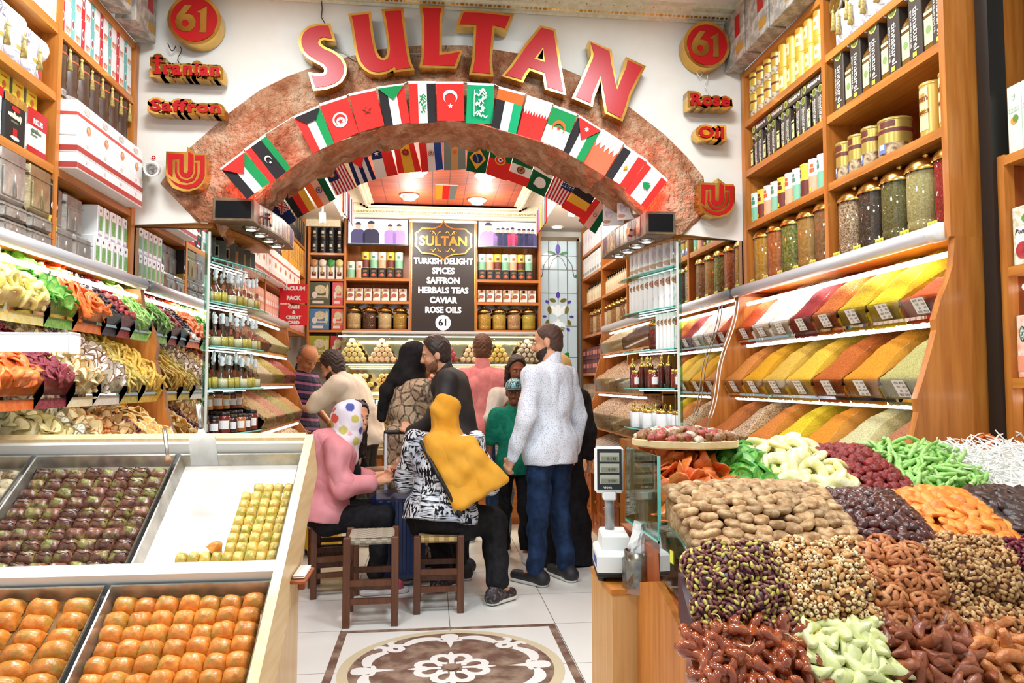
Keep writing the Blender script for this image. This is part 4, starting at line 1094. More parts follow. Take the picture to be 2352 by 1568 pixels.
def pile(fn, prs, nu, nv, label, group, spin='rand', tilt=.5, lift=.006, jit=.45, sc=(.88, 1.12), s0=0., s1=1., base=0., lean=-.45):
 for j in range(nv):
  for i in range(nu):
   s = s0 + (s1 - s0) * min(max((i + .5 + (.5 if j % 2 else 0) * .8 - .2 + RND.uniform(-jit, jit)) / nu, 0), 1)
   t = min(max((j + .5 + RND.uniform(-jit, jit)) / nv, .02), .98)
   p = fn(s, t)
   du, dv = fn(min(s + .04, 1), t) - fn(max(s - .04, 0), t), fn(s, min(t + .04, 1)) - fn(s, max(t - .04, 0))
   nrm = dv.cross(du).normalized()
   if nrm.z < 0: nrm = -nrm
   x = (du.normalized() if spin != 'across' else dv.normalized())
   if spin == 'rand':
    a = RND.uniform(0, 2 * PI); y0 = nrm.cross(x); x = x * math.cos(a) + y0 * math.sin(a)
   elif spin in ('down', 'across'):
    a = RND.gauss(0, .28); y0 = nrm.cross(x); x = x * math.cos(a) + y0 * math.sin(a)
   if spin == 'flat':
    nrm = Vector((RND.gauss(0, tilt * .5), RND.gauss(lean, tilt * .5), 1)).normalized()
    a = RND.uniform(0, 2 * PI); x = Vector((math.cos(a), math.sin(a), 0)); x = (x - nrm * x.dot(nrm)).normalized()
   y = nrm.cross(x).normalized(); x = y.cross(nrm)
   M3 = Matrix((x, y, nrm)).transposed()
   if spin != 'flat': M3 = M3 @ Euler((RND.gauss(0, tilt * .4), RND.gauss(0, tilt * .4) - base, 0)).to_matrix()
   k = RND.uniform(*sc)
   RND.choice(prs).at(p + nrm * lift, M3.to_euler(), (k, k, k), label, group)
 for pr in prs:
  if not pr.used: pr.at(p + nrm * lift * 2, M3.to_euler(), None, label, group)
def mound(name, fn, m, label, nu=14, nv=10, skirt=.05, drop=0.0, **kw):
 """solid heap: surface fn lowered by drop plus a skirt down to its base"""
 mb = MB()
 mb.grid(lambda a, b: fn(a, b) + Vector((0, 0, -drop)), nu, nv)
 edge = [(i / nu, 0) for i in range(nu)] + [(1, j / nv) for j in range(nv)] + [(i / nu, 1) for i in range(nu, 0, -1)] + [(0, j / nv) for j in range(nv, 0, -1)]
 e = [fn(a, b) + Vector((0, 0, -drop)) for a, b in edge]
 n = len(e)
 mb.add(e + [p + Vector((0, 0, -skirt)) for p in e], [(i, (i + 1) % n, n + (i + 1) % n, n + i) for i in range(n)])
 return mb.build(name, m, label=label, cat=kw.pop('cat', 'dried fruit'), kind='stuff', **kw)
# ================================================================= sloping bin racks under the wall shelves
def rack(side, lips, prof, ya, yb, backx, label):
 s = side
 r = empty('bin_rack', (0, 0, 0), label=label, cat='rack')
 pp = prof + [(s * 2.1 if s > 0 else s * 1.9, prof[-1][1]), (s * 2.1 if s > 0 else s * 1.9, prof[0][1])]
 for y in ((2.30,) if s > 0 else ()) + (yb + .005,):
  MB().poly([pp], lambda q, d: Vector((q[0], d, q[1])), y, y + .03).build('end_panel', OAK, r)
 MB().box(min(s * backx, s * (backx + .01)), max(s * backx, s * (backx + .01)), ya, yb, .86, 1.86).build('mirror_back', MIRROR, r)
 for k, ((ux, uz), (lx, lz)) in enumerate(lips):
  m = MB(); m.poly([[(ux, uz), (lx, lz), (lx + s * .006, lz), (ux + s * .006, uz)]], lambda q, d: Vector((q[0], d, q[1])), ya if k < 2 or s > 0 else 2.975, yb)
  m.build('tray_glass', ACRYL, r)
  a, b = sorted((lx, s * backx))
  MB().box(a, b, ya if k < 2 or s > 0 else 2.975, yb, lz - .014, lz - .002).build('tray_bottom', MIRROR if k < 2 else OAKY, r)
  t0 = lx + s * .02 if k < 2 else 0
  zz = (1.80, lips[0][1][1] - .03, lips[1][1][1] - .03)[k]
  xx = (s * (abs(lips[0][0][0]) + .09), lips[0][1][0] + s * .05, lips[1][1][0] + s * .05)[k]
  m = MB(); m.tube([(xx, ya + .02, zz), (xx, yb - .02, zz)], .011, 8); m.build('tube_light', TUBE, r)
 return r
LIPS_R = [((1.709, 1.656), (1.745, 1.591)), ((1.637, 1.365), (1.677, 1.295)), ((1.55, 1.082), (1.59, 1.01))]
PROF_R = [(1.755, 1.845), (1.744, 1.745), (1.72, 1.68), (1.696, 1.628), (1.674, 1.562), (1.677, 1.527), (1.659, 1.466), (1.62, 1.35), (1.599, 1.297), (1.604, 1.252), (1.576, 1.148), (1.54, 1.02), (1.5, .8)]
LIPS_L = [((-1.45, 1.673), (-1.475, 1.62)), ((-1.385, 1.371), (-1.42, 1.306)), ((-1.314, 1.061), (-1.345, 1.005))]
PROF_L = [(-1.53, 1.845), (-1.52, 1.75), (-1.46, 1.62), (-1.44, 1.54), (-1.45, 1.47), (-1.4, 1.3), (-1.39, 1.22), (-1.36, 1.12), (-1.30, 1.0), (-1.28, .8)]
rr_ = rack(1, LIPS_R, PROF_R, 2.34, 4.07, 2.02, 'wood and glass bin rack of loose spices under the right shelf')
rl_ = rack(-1, LIPS_L, PROF_L, 2.0, 4.07, 1.84, 'wood and glass bin rack of dried fruit under the left shelf')
def slope_fn(side, lip, y0, y1, rise, backx, bulge=.05, fr=.14, rough=0., seed=0, over=.0):
 (ux, uz), (lx, lz) = lip
 b = side * backx
 def fn(s, t):
  y = y0 + (y1 - y0) * t
  if s < fr:
   f = s / fr
   x, z = lx + side * .012 + (ux - lx) * f, lz + .003 + (uz - lz) * f * .96
  else:
   f = (s - fr) / (1 - fr)
   x = ux + side * .012 + (b - ux - side * .012) * f
   z = uz - .003 + rise * (f ** .9) + bulge * math.sin(PI * min(max(t, 0), 1)) ** .8 * min(1, f * 3) + over * math.sin(PI * f)
  if rough: z += rough * noise.noise(Vector((x * 60, y * 60, seed)))
  return Vector((x, y, z))
 return fn
SP = {'red orange powder': ('c9582a', 'b24a22', 120), 'bright yellow powder': ('e3c22c', 'd1ae1f', 120), 'deep yellow powder': ('c9a92a', 'b3921f', 120), 'orange pepper flakes': ('cf7a34', '9c4420', 200), 'dark red sumac': ('7c2326', '9a3634', 200), 'white salt': ('f3f1ee', 'e6e2dc', 200), 'pale pink salt': ('ecd6cc', 'f3e8e2', 160), 'red pepper flakes': ('b8401f', 'd1602c', 180),
  'grey green oregano': ('a39a58', 'c2b97a', 170), 'golden curry': ('d9952c', 'c9801f', 140), 'rust pepper': ('c06a2c', 'a8521f', 160), 'mustard curry': ('d8a528', 'e0b848', 140), 'sand yellow powder': ('d6b04e', 'c39a38', 140), 'yellow curry': ('dba024', 'c98f1a', 140), 'orange tan powder': ('d38a44', 'c07434', 140),
  'brown red seeds': ('9a5a3c', 'b9805c', 200), 'pale green herb': ('b5ab76', 'd8d0a4', 180), 'orange curry': ('d9902f', 'c87c20', 150), 'lemon yellow powder': ('dfc531', 'c7a91f', 130), 'brown orange flakes': ('bb6a2b', 'd68a40', 180), 'mixed pale grains': ('d8c6a4', '8f5a3a', 130), 'russet flakes': ('a4552a', 'c9783c', 190)}
BINS = [['red orange powder', 'bright yellow powder', 'deep yellow powder', 'orange pepper flakes', 'dark red sumac', 'white salt', 'pale pink salt', 'red pepper flakes'],
  ['grey green oregano', 'golden curry', 'rust pepper', 'mustard curry', 'sand yellow powder', 'yellow curry', 'orange tan powder'],
  ['brown red seeds', 'pale green herb', 'orange curry', 'lemon yellow powder', 'brown orange flakes', 'mixed pale grains', 'russet flakes']]
for k, row in enumerate(BINS):
 n = len(row)
 for i, nm in enumerate(row):
  y0, y1 = 2.35 + 1.71 * i / n, 2.35 + 1.71 * (i + 1) / n
  c = SP[nm]
  fn = slope_fn(1, LIPS_R[k], y0 + .006, y1 - .006, (.17 if k == 0 else .20) if not (k == 0 and i == 0) else .04, 2.0, .062, rough=.006, seed=i)
  mound('ground_spice', fn, spice_mat(nm.replace(' ', '_'), *c), 'heap of loose %s in the %s tray of the right rack' % (nm, ('top', 'middle', 'lowest')[k]), 26, 16, .03, cat='spice')
  # clear curved divider on the far side of the bin, price tag on the glass
  (ux, uz), (lx, lz) = LIPS_R[k]
  if i:
   top = [(ux + .01 + .3 * f, uz - .004 + (.19 * f) + .055 * math.sin(PI * min(1, f * 1.1))) for f in [q / 9 for q in range(10)]]
   MB().poly([[(lx + .012, lz)] + top + [(ux + .31, lz)]], lambda q, d: Vector((q[0], d, q[1])), y0 - .002, y0 + .002).build('bin_divider', ACRYL, rr_)
  a, b = Vector((ux, 0, uz)), Vector((lx, 0, lz))
  y = (y0 + y1) / 2 - .01
  m = MB()
  def G(f, dy): return a.lerp(b, f) + Vector((-.003, y + dy, 0))
  m.add([G(.08, -.035), G(.92, -.035), G(.92, .035), G(.08, .035)], [(0, 1, 2, 3)])
  for q in range(4):
   for d in (0, 1): m.add([G(.16 + .2 * q, -.03 + .032 * d) + Vector((-.0008, 0, 0)), G(.28 + .2 * q, -.03 + .032 * d) + Vector((-.0008, 0, 0)), G(.28 + .2 * q, -.004 + .03 * d - .006 * ((q + i) % 3)) + Vector((-.0008, 0, 0)), G(.16 + .2 * q, -.004 + .03 * d - .006 * ((q + i) % 3)) + Vector((-.0008, 0, 0))], [(0, 1, 2, 3)], 1)
  m.build('price_tag', [CR2, C('taginkdark', '5b5650', c2='e8e4dc', sc=260)], rr_)
# ---- left rack fruit
def lheap(k, y0, y1, nm, mats, meshes, nu, nv, lab, cat, base=None, spin='rand', tilt=.5, lift=.006, rise=.19, bulge=.05, sc=(.88, 1.12), over=.02):
 fn = slope_fn(-1, LIPS_L[k], y0, y1, rise, 1.80, bulge, over=over, seed=k)
 mm = mats[0] if isinstance(mats, list) else mats
 tray = ('top', 'middle', 'lowest')[k]
 mound(nm + '_heap', fn, base or mm, 'bed of %s in the %s left rack tray' % (lab, tray), drop=.006)
 prs = protos(meshes, nm, mats, cat=cat)
 pile(fn, prs, nu, nv, '%s piled in the %s tray of the left rack' % (lab, tray), '%s, %s left tray' % (lab, tray), spin, tilt, lift, sc=sc, s1=.92)
rf = [ringfruit(.028, .012, .008, q) for q in range(3)]
lheap(0, 2.52, 3.02, 'pineapple_ring', PINE_Y, rf + [strip(.07, .013, .01, .35, 1)], 8, 9, 'yellow dried pineapple pieces', 'dried fruit', tilt=1.)
lheap(0, 3.02, 3.25, 'kiwi_slice', KIWI_M, [slice_disc(.027, .007, q, 0, .15, .8) for q in range(3)], 11, 6, 'green dried kiwi slices', 'dried fruit', tilt=.9)
lheap(0, 3.25, 3.52, 'papaya_slice', PAPA, [shard(.05, .018, .006, .5, q) for q in range(4)], 8, 8, 'orange dried papaya slices', 'dried fruit', spin='down', tilt=.7)
lheap(0, 3.52, 3.68, 'raisin', RAISN, [blob(.011, .008, .007, 8, 5, .3, 2, q) for q in range(3)], 16, 8, 'black raisins', 'dried fruit')
lheap(0, 3.68, 3.84, 'dried_cherry', CHERRY, [blob(.014, .012, .011, 9, 6, .35, 2.4, q) for q in range(3)], 13, 7, 'dark red dried cherries', 'dried fruit')
lheap(0, 3.84, 4.06, 'fruit_stick', STICK, [strip(.075, .006, .006, q * .2, q) for q in range(4)], 9, 10, 'green dried fruit sticks', 'dried fruit', spin='down')
lheap(1, 2.45, 2.86, 'dried_mango', PAPA, [shard(.045, .022, .006, .6, q + 5) for q in range(3)], 8, 8, 'orange dried mango pieces', 'dried fruit')
lheap(1, 2.86, 3.1, 'purple_slice', BEET, [shard(.034, .014, .005, .5, q + 9) for q in range(4)], 10, 8, 'dark red dried fruit slices', 'dried fruit')
lheap(1, 3.1, 3.33, 'apple_chip', APPLE, [slice_disc(.026, .004, q, 0, .5) for q in range(3)], 11, 7, 'yellow dried apple chips', 'dried fruit', tilt=1.1)
lheap(1, 3.33, 3.6, 'white_chip', WCHIP, [slice_disc(.03, .004, q + 4, 0, .5) for q in range(3)], 10, 8, 'white dried fruit chips with brown edges', 'dried fruit', tilt=1.1)
lheap(1, 3.6, 3.82, 'green_sliver', GCHIP, [strip(.09, .007, .004, .15 * q, q + 2) for q in range(4)], 9, 9, 'green gold dried slivers', 'dried fruit', spin='down')
lheap(1, 3.82, 4.06, 'yellow_sliver', F('yellow_sliver', 'dfae3a', 'efca62', .5), [strip(.085, .009, .004, .2 * q, q + 3) for q in range(4)], 9, 9, 'golden yellow dried slivers', 'dried fruit', spin='down')
lheap(2, 2.99, 3.12, 'pear_chip', PEAR, [slice_disc(.036, .004, q, 0, .4) for q in range(3)], 9, 5, 'pale dried pear chips', 'dried fruit', tilt=1.)
lheap(2, 3.12, 3.25, 'citrus_slice', [F('grey_citrus', 'ddd3b8', 'efe8d2', .5), F('grey_rind', '8f8466', None, .6)], [slice_disc(.036, .004, q, 8, .25) for q in range(3)], 8, 6, 'pale dried lime slices', 'dried fruit', tilt=.9)
lheap(2, 3.25, 3.40, 'apple_chip', APPLE, [slice_disc(.034, .004, q + 7, 0, .5) for q in range(3)], 9, 7, 'cream dried apple chips', 'dried fruit', tilt=1.1)
lheap(2, 3.40, 3.52, 'amber_raisin', ROSE_C, [blob(.012, .008, .008, 8, 5, .3, 2, q) for q in range(3)], 16, 8, 'amber brown raisins', 'dried fruit')
lheap(2, 3.52, 3.66, 'fruit_chip', [F('tan_chip', 'd9b27a', 'eacb98', .55), F('tan_edge', 'a3713c', None, .6)], [slice_disc(.03, .004, q + 2, 0, .5) for q in range(3)], 10, 7, 'tan dried fruit chips', 'dried fruit', tilt=1.1)
lheap(2, 3.66, 3.78, 'cranberry', CRAN, [blob(.012, .009, .009, 8, 5, .3, 2, q) for q in range(3)], 16, 8, 'dark dried cranberries', 'dried fruit')
lheap(2, 3.78, 4.06, 'orange_slice', ORNG, [slice_disc(.038, .005, q, 8, .2) for q in range(3)], 9, 9, 'dried orange slices', 'dried fruit', tilt=.9)
# bright strip light standing in front of the left rack, at the photo's left edge
e = empty('strip_light', on_y(0, 790, 2.45), label='bright white strip light in a white housing before the left rack', cat='light')
a, b = on_y(-60, 778, 2.5), on_y(162, 780, 2.5)
m = MB(); m.box(a.x, b.x, 2.48, 2.54, b.z + .002, b.z + .022, bev=.004); m.box(b.x, b.x + .012, 2.475, 2.545, b.z - .045, b.z + .024, bev=.004); h = m.build('housing', ALU, e); h.location = -e.location
m = MB(); m.box(a.x, b.x - .001, 2.49, 2.53, b.z - .038, b.z + .001); h = m.build('tube', mat('case_tube_glow', 'ffffff', .4, em=9.), e); h.location = -e.location
# ================================================================= sloping baklava counter, front left
BO = Vector((-.48, 2.94, 1.112))
BS = Vector((0, 2.105 - 2.94, .545 - 1.112)).normalized()     # down the slope
BN = Vector((0, BS.z, -BS.y)).normalized() * (1 if -BS.y > 0 else -1)
BX = Vector((-1, 0, 0))
BM = Matrix(((BX.x, BS.x, BN.x, BO.x), (BX.y, BS.y, BN.y, BO.y), (BX.z, BS.z, BN.z, BO.z), (0, 0, 0, 1)))
if BM.to_3x3().determinant() < 0: pass
# local axes: a = leftwards, b = down the slope, c = up off the slope
def bp(a, b, c=0.): return BO + BX * a + BS * b + BN * c
bc = empty('baklava_counter', BO, label='sloping white and pine baklava counter at the front left', cat='counter')
def bbox(m, a0, a1, b0, b1, c0, c1, k=0):
 vs = [bp(a, b, c) - BO for c in (c0, c1) for b in (b0, b1) for a in (a0, a1)]
 return m.add(vs, [(0, 1, 3, 2), (4, 6, 7, 5), (0, 4, 5, 1), (2, 3, 7, 6), (0, 2, 6, 4), (1, 5, 7, 3)], k)
bbox(MB(), -.03, .0, -.02, 1.3, -.16, .035).build('side_rail', PINE, bc)
bbox(MB(), .0, 1.42, -.03, .0, -.05, .035).build('back_rail', PINE, bc)
bbox(MB(), .0, 1.42, .0, .015, -.07, .02).build('back_strip', WHITE, bc)
bbox(MB(), .0, 1.42, .59, .635, -.07, .012).build('middle_rail', WHITE, bc)
bbox(MB(), .0, 1.42, .0, 1.3, -.09, -.07).build('tray_bed', mat('bed_grey', 'c9c7c4', .35, .3), bc)
m = MB()
m.poly([[(2.66, .0), (2.66, .59), (2.70, .66), (2.93, .98), (2.62, .86), (1.95, .40), (1.95, 0)]], lambda q, d: Vector((d, q[0], q[1])) - BO, -.478, -.452)
m.build('side_panel', wood('pale_panel', 'dcbf94', 'cba97c'), bc)
MB().box(-1.9 - BO.x, -.48 - BO.x, 2.64 - BO.y, 2.66 - BO.y, -BO.z, .55 - BO.z).build('rear_panel', TEAK, bc)
PANM = mat('worn_tray_steel', 'c4beb4', .3, .85, c2='a59f95', sc=14)
PANW = mat('bright_tray_floor', 'efeeea', .22, .55)
def pan(a0, a1, b0, b1, lab, flo=None):
 h, z = .045, -.066
 o = bp(a0, b0, z)
 e = empty('baking_tray', o, label=lab, cat='tray', group=None)
 m = MB()
 def Q(a, b, c): return bp(a, b, c) - o
 t = .012
 rings = [[(a0 + t, b0 + t, z), (a1 - t, b0 + t, z), (a1 - t, b1 - t, z), (a0 + t, b1 - t, z)], [(a0, b0, z + h), (a1, b0, z + h), (a1, b1, z + h), (a0, b1, z + h)], [(a0 - .004, b0 - .004, z + h + .003), (a1 + .004, b0 - .004, z + h + .003), (a1 + .004, b1 + .004, z + h + .003), (a0 - .004, b1 + .004, z + h + .003)], [(a0 - .006, b0 - .006, z + h - .004), (a1 + .006, b0 - .006, z + h - .004), (a1 + .006, b1 + .006, z + h - .004), (a0 - .006, b1 + .006, z + h - .004)]]
 m.rings([[Q(*p) for p in r] for r in rings], 0, False)
 m.build('tray_wall', PANM, e)
 m = MB(); m.add([Q(*p) for p in rings[0]], [(0, 1, 2, 3)]); m.build('tray_floor', flo or PANM, e)
 return e
SYF = mat('syrup_floor', '9a7442', .3, .3, c2='7a5a34', sc=20)
pan(.018, .455, .03, .575, 'half empty baking tray with a bright floor, nearest the pine rail', PANW)
pan(.48, .965, .03, .575, 'baking tray of dark chocolate baklava in the upper row')
pan(.99, 1.40, .03, .575, 'baking tray of pale pastries at the left edge of the upper row')
pan(.018, .485, .65, 1.25, 'baking tray of orange baklava rolls, lower row beside the pine rail', SYF)
pan(.51, 1.02, .65, 1.25, 'baking tray of larger orange baklava rolls, lower row left', SYF)
def pastry(w_, l_, h, seed, fold=.12, fr=3., k=14, amp=.06):
 """domed pastry, pleated, length along x"""
 m = MB()
 def fn(a, b):
  x, t = (a - .5), (b - .5)
  ex = max(0, 1 - abs(2 * x) ** 3.2) ** .5
  ey = max(0, 1 - abs(2 * t) ** 2.1) ** .5
  z = h * ex * ey * (1 + fold * math.sin(x * 9 + seed) * .4 + amp * 2 * noise.noise(Vector((x * 5, t * 9, seed * 3.1))))
  pl = fold * .03 * math.sin(t * 40 + seed)
  return Vector((x * w_ * (1 + .06 * noise.noise(Vector((t * 3, seed, 0)))) + pl * w_ * abs(x), t * l_ * (1 - .12 * abs(2 * x) ** 3), z - .001))
 m.grid(fn, k, 10)
 m.f = [f[::-1] for f in m.f]
 o = len(m.v)
 return m
def bak_mat(nm, c1, c2, dust, rough=.25, sc=40):
 if nm in MATS: return MATS[nm]
 m, nt, b = nodes(nm)
 b.inputs['Roughness'].default_value = rough
 b.inputs['Coat Weight'].default_value = .35
 b.inputs['Coat Roughness'].default_value = .2
 v = texco(nt)
 oi = nt.nodes.new('ShaderNodeObjectInfo')
 ad = nt.nodes.new('ShaderNodeVectorMath'); ad.operation = 'ADD'
 L(nt, v, ad.inputs[0]); L(nt, oi.outputs['Location'], ad.inputs[1])
 base = ramp(nt, noise_n(nt, ad.outputs[0], sc, 4), ((.35, c1), (.65, c2)))
 d = ramp(nt, noise_n(nt, ad.outputs[0], sc * .55, 5, .7), ((.52, '000000'), (.6, 'ffffff')))
 c = mixc(nt, d, base, dust)
 h = nt.nodes.new('ShaderNodeHueSaturation')
 mr = nt.nodes.new('ShaderNodeMapRange'); mr.inputs['To Min'].default_value, mr.inputs['To Max'].default_value = .85, 1.12
 L(nt, oi.outputs['Random'], mr.inputs[0]); L(nt, mr.outputs[0], h.inputs['Value']); L(nt, c, h.inputs['Color'])
 L(nt, h.outputs[0], b.inputs['Base Color'])
 bump_n(nt, b, noise_n(nt, ad.outputs[0], sc * 2.2, 5, .6), .35, .006)
 MATS[nm] = m
 return m
BK_OR = bak_mat('baklava_orange', 'c9701f', 'ea9a44', 'b98a3a')
BK_CH = bak_mat('baklava_chocolate', '4a2a22', '8a5a46', '8a8246', .22)
BK_GR = bak_mat('baklava_green', 'c9a23c', 'e0c878', 'a3a23a', .3, 60)
BK_WH = bak_mat('pale_pastry', 'e6cfa2', 'f3e6c8', '9a7a52', .4, 40)
DRIZ = mat('chocolate_drizzle', '2f1a16', .25)
GCR = bak_mat('pistachio_dust', '6f7434', '94944a', '5a4a2c', .7, 120)
def pastry_rows(prs, a0, a1, nc, b0, b1, nr, lab, grp, rot=0., skip=None, jit=.004, c=-.064):
 """pastries laid out in the tray; local x of a pastry runs along a"""
 M3 = Matrix((-BX, -BS, BN)).transposed()
 for j in range(nr):
  for i in range(nc):
   if skip and skip(i, j): continue
   a = a0 + (a1 - a0) * (i + .5) / nc + RND.uniform(-jit, jit)
   b = b0 + (b1 - b0) * (j + .5) / nr + RND.uniform(-jit, jit)
   k = RND.uniform(.94, 1.06)
   R3 = M3 @ Euler((RND.gauss(0, .05), RND.gauss(0, .05), rot + RND.gauss(0, .06))).to_matrix()
   RND.choice(prs).at(bp(a, b, c), R3.to_euler(), (k, k, k * RND.uniform(.94, 1.06)), lab, grp)
def add_part(pr, mb, nm, m): mb.build(nm, m, pr.root)
pr = [Proto(pastry(.066, .056, .036, q).build('baklava_roll', BK_OR, cat='baklava')) for q in range(4)]
pastry_rows(pr, .03, .475, 7, .668, 1.24, 11, 'glossy orange baklava roll in the lower tray beside the pine rail', 'orange baklava, right lower tray')
pr = [Proto(pastry(.084, .056, .04, q + 7, .1).build('baklava_roll', BK_OR, cat='baklava')) for q in range(4)]
pastry_rows(pr, .525, 1.01, 5, .668, 1.24, 11, 'large glossy orange baklava roll in the lower left tray', 'orange baklava, left lower tray')
pr = []
for q in range(5):
 o = pastry(.062, .05, .034, q + 13).build('chocolate_baklava', BK_CH, cat='baklava')
 if q < 3:
  m = MB()
  for s_ in range(2): m.tube([(-.026 + .052 * i / 8, (-.008 + .016 * s_) + .004 * math.sin(i), .0348 * (1 - (abs(i - 4) / 4.6) ** 4) ** .5 + .001) for i in range(9)], .0014, 5)
  m.build('chocolate_drizzle', DRIZ, o)
 elif q == 3:
  pastry(.04, .036, .0375, q + 13).build('pistachio_dust', GCR, o)
 pr.append(Proto(o))
pastry_rows(pr, .495, .955, 8, .075, .57, 10, 'dark chocolate baklava in the full upper tray', 'chocolate baklava')
pr = [Proto(pastry(.036, .044, .026, q + 21, .06).build('pistachio_baklava', BK_GR, cat='baklava')) for q in range(4)]
pastry_rows(pr, .022, .45, 12, .16, .572, 10, 'small green gold baklava cut in squares in the half empty tray', 'pistachio baklava', skip=lambda i, j: (j < 8 and i > 5 + (j - 8) * .001) or (j == 0 and i > 3) or (j == 8 and i > 8) or (j < 3 and i > 4), jit=.0015)
o = pastry(.04, .04, .036, 31).build('pistachio_baklava', BK_OR, None, bp(.235, .475, -.06), (.5, .3, 1.), label='single browned baklava tipped on its side in the half empty tray', cat='baklava')
pr = [Proto(pastry(.07, .05, .032, q + 26).build('pale_pastry', BK_WH, cat='pastry')) for q in range(3)]
pastry_rows(pr, 1.0, 1.39, 6, .07, .57, 10, 'pale pastry in the tray at the left edge', 'pale pastries')
# steel turners resting against the counter's back rail
def turner(u, v0, v1, w_, lab, blade):
 top, bot = on_y(u[0], v0, 2.80), on_y(u[1], v1, 2.73)
 e = empty('turner', top, label=lab, cat='turner')
 d = bot - top
 m = MB()
 if blade:
  h = d * .42
  m.tube([d * (f * .42) for f in (0, .1, .3, .6, 1)], [.012, .015, .014, .011, .009], 8)
  m.build('handle', STEEL, e)
  m = MB()
  pts = [(-.009, .42), (-.014, .5), (-w_, .56), (-w_, 1.05), (w_, 1.05), (w_, .56), (.014, .5), (.009, .42)]
  m.poly([pts], lambda q, t: d * q[1] + Vector((q[0], t, 0)), -.0015, .0015)
  m.build('blade', STEEL, e)
 else:
  m.tube([d * f for f in (0, .2, .5, .8)], [.008, .009, .007, .006], 8); m.build('handle', STEEL, e)
  m = MB(); m.tube([d * f for f in (.8, .9, 1)], [.007, .012, .014], 8); m.build('tip', mat('worn_wood_tip', '8f6a4c', .6), e)
 return e
turner((456, 470), 928, 1062, .046, 'wide steel turner with a flat blade leaning on the back of the baklava counter', True)
turner((378, 387), 984, 1062, .02, 'narrow steel knife handle leaning left of the wide turner', False)
# plate holder on the aisle side of the counter
e = empty('plate_ledge', (-.45, 2.57, .70), label='small brown ledge with white plates on the aisle side of the baklava counter', cat='ledge')
MB().box(0, .05, -.08, .1, .0, .012, bev=.003).build('ledge_board', TEAK, e)
MB().box(.0, .02, .08, .1, -.06, .0).build('bracket', TEAK, e)
for k in range(2): MB().box(.004, .042, -.06, .08, .013 + .006 * k, .018 + .006 * k, bev=.002).build('paper_plate', WHITE, None, e.location, label='stack of white paper plates on the brown ledge', cat='plate', group='paper plates')
# ================================================================= stepped dried fruit display, front right
XD = .58
dc = empty('display_counter', (XD, 2.0, 0), label='stepped wooden display counter with glass edged rows of dried fruit, front right', cat='counter')
def drel(p): return Vector(p) - dc.location
XE = 1.95
MB().poly([[(2.03, .0), (2.03, .80), (1.83, .855), (1.5, .745), (1.22, .64), (1.22, 0)]], lambda q, d: drel((d, q[0], q[1])), XD - .02, XD).build('side_panel', OAK, dc)
m = MB()
m.poly([[(2.25, .0), (2.25, .92), (1.87, .915), (1.86, .84), (1.56, .83), (1.55, .74), (1.46, .73), (1.45, .64), (1.22, .6), (1.22, 0)]], lambda q, d: drel((d, q[0], q[1])), XD, XE)
m.build('stepped_body', TEAK, dc)
def gfront(y, z0, z1, nm='front_glass'):
 m = MB(); m.box(XD - dc.location.x, XE - dc.location.x, y - 2.0, y + .006 - 2.0, z0, z1); g = m.build(nm, GREENGLASS, dc)
 m = MB(); m.box(XD - dc.location.x, XE - dc.location.x, y - .0005 - 2.0, y + .0065 - 2.0, z1, z1 + .004); m.build('glass_rim', mat('dark_glass_rim', '3f5a50', .15), g)
gfront(1.852, .945, .99); gfront(1.562, .845, .915); gfront(1.455, .735, .812)
def gside(pts, nm='side_glass'):
 m = MB(); m.poly([pts], lambda q, d: drel((d, q[0], q[1])), XD - .006, XD); g = m.build(nm, GREENGLASS, dc)
 e = [drel((XD - .003, *p)) for p in pts[1:]]
 m = MB(); m.tube(e, .0032, 5); m.build('glass_rim', mat('dark_glass_rim', '3f5a50', .15), g)
 m = MB(); c = pts[len(pts) // 2]; m.box(-.0075, -.0065, c[0] - 2.0 + .05, c[0] - 2.0 + .075, c[1] - .065, c[1] - .035); m.build('price_sticker', C('tagyellow', 'dfe04a'), g)
gside([(1.84, .86), (1.84, .99), (1.78, 1.0), (1.68, .985), (1.60, .95), (1.565, .915), (1.562, .84)])
gside([(1.70, .75), (1.70, .86), (1.64, .88), (1.55, .875), (1.49, .845), (1.458, .81), (1.455, .73)])
gside([(1.56, .64), (1.56, .75), (1.5, .775), (1.4, .765), (1.34, .73), (1.33, .62)])
m = MB(); m.box(XD - .006, XD, 1.85, 2.17, .95, 1.163); o = m.build('tall_side_glass', GREENGLASS, dc); o.location = -dc.location
m = MB(); m.box(XD - .0065, XD + .0005, 1.846, 1.852, .95, 1.163); m.box(XD - .0065, XD + .0005, 1.846, 2.17, .944, .95); m.box(XD - .0065, XD + .05, 1.846, 1.852, .944, .95); o = m.build('tall_glass_rim', TEAL, dc); o.location = -dc.location
def dbin(u0, u1, ya, yb, za, zb, bulge=.03):
 """surface of a bin: s from the front (0) to the back (1), t from left to right; u are photo columns at the bin's middle"""
 ym = (ya + yb) / 2
 xa, xb = on_y(u0, 1300, ym).x, on_y(u1, 1300, ym).x
 def fn(s, t):
  y = ya + (yb - ya) * s
  k = math.sin(PI * min(max(t, 0), 1)) ** .7
  z = za + (zb - za) * (s ** .75) + bulge * k * math.sin(PI * min(.5 + s * .5, 1)) ** .6 * (.3 + .7 * s) + bulge * .6 * k * math.sin(PI * s)
  return Vector((xa + (xb - xa) * t, y, z))
 return fn
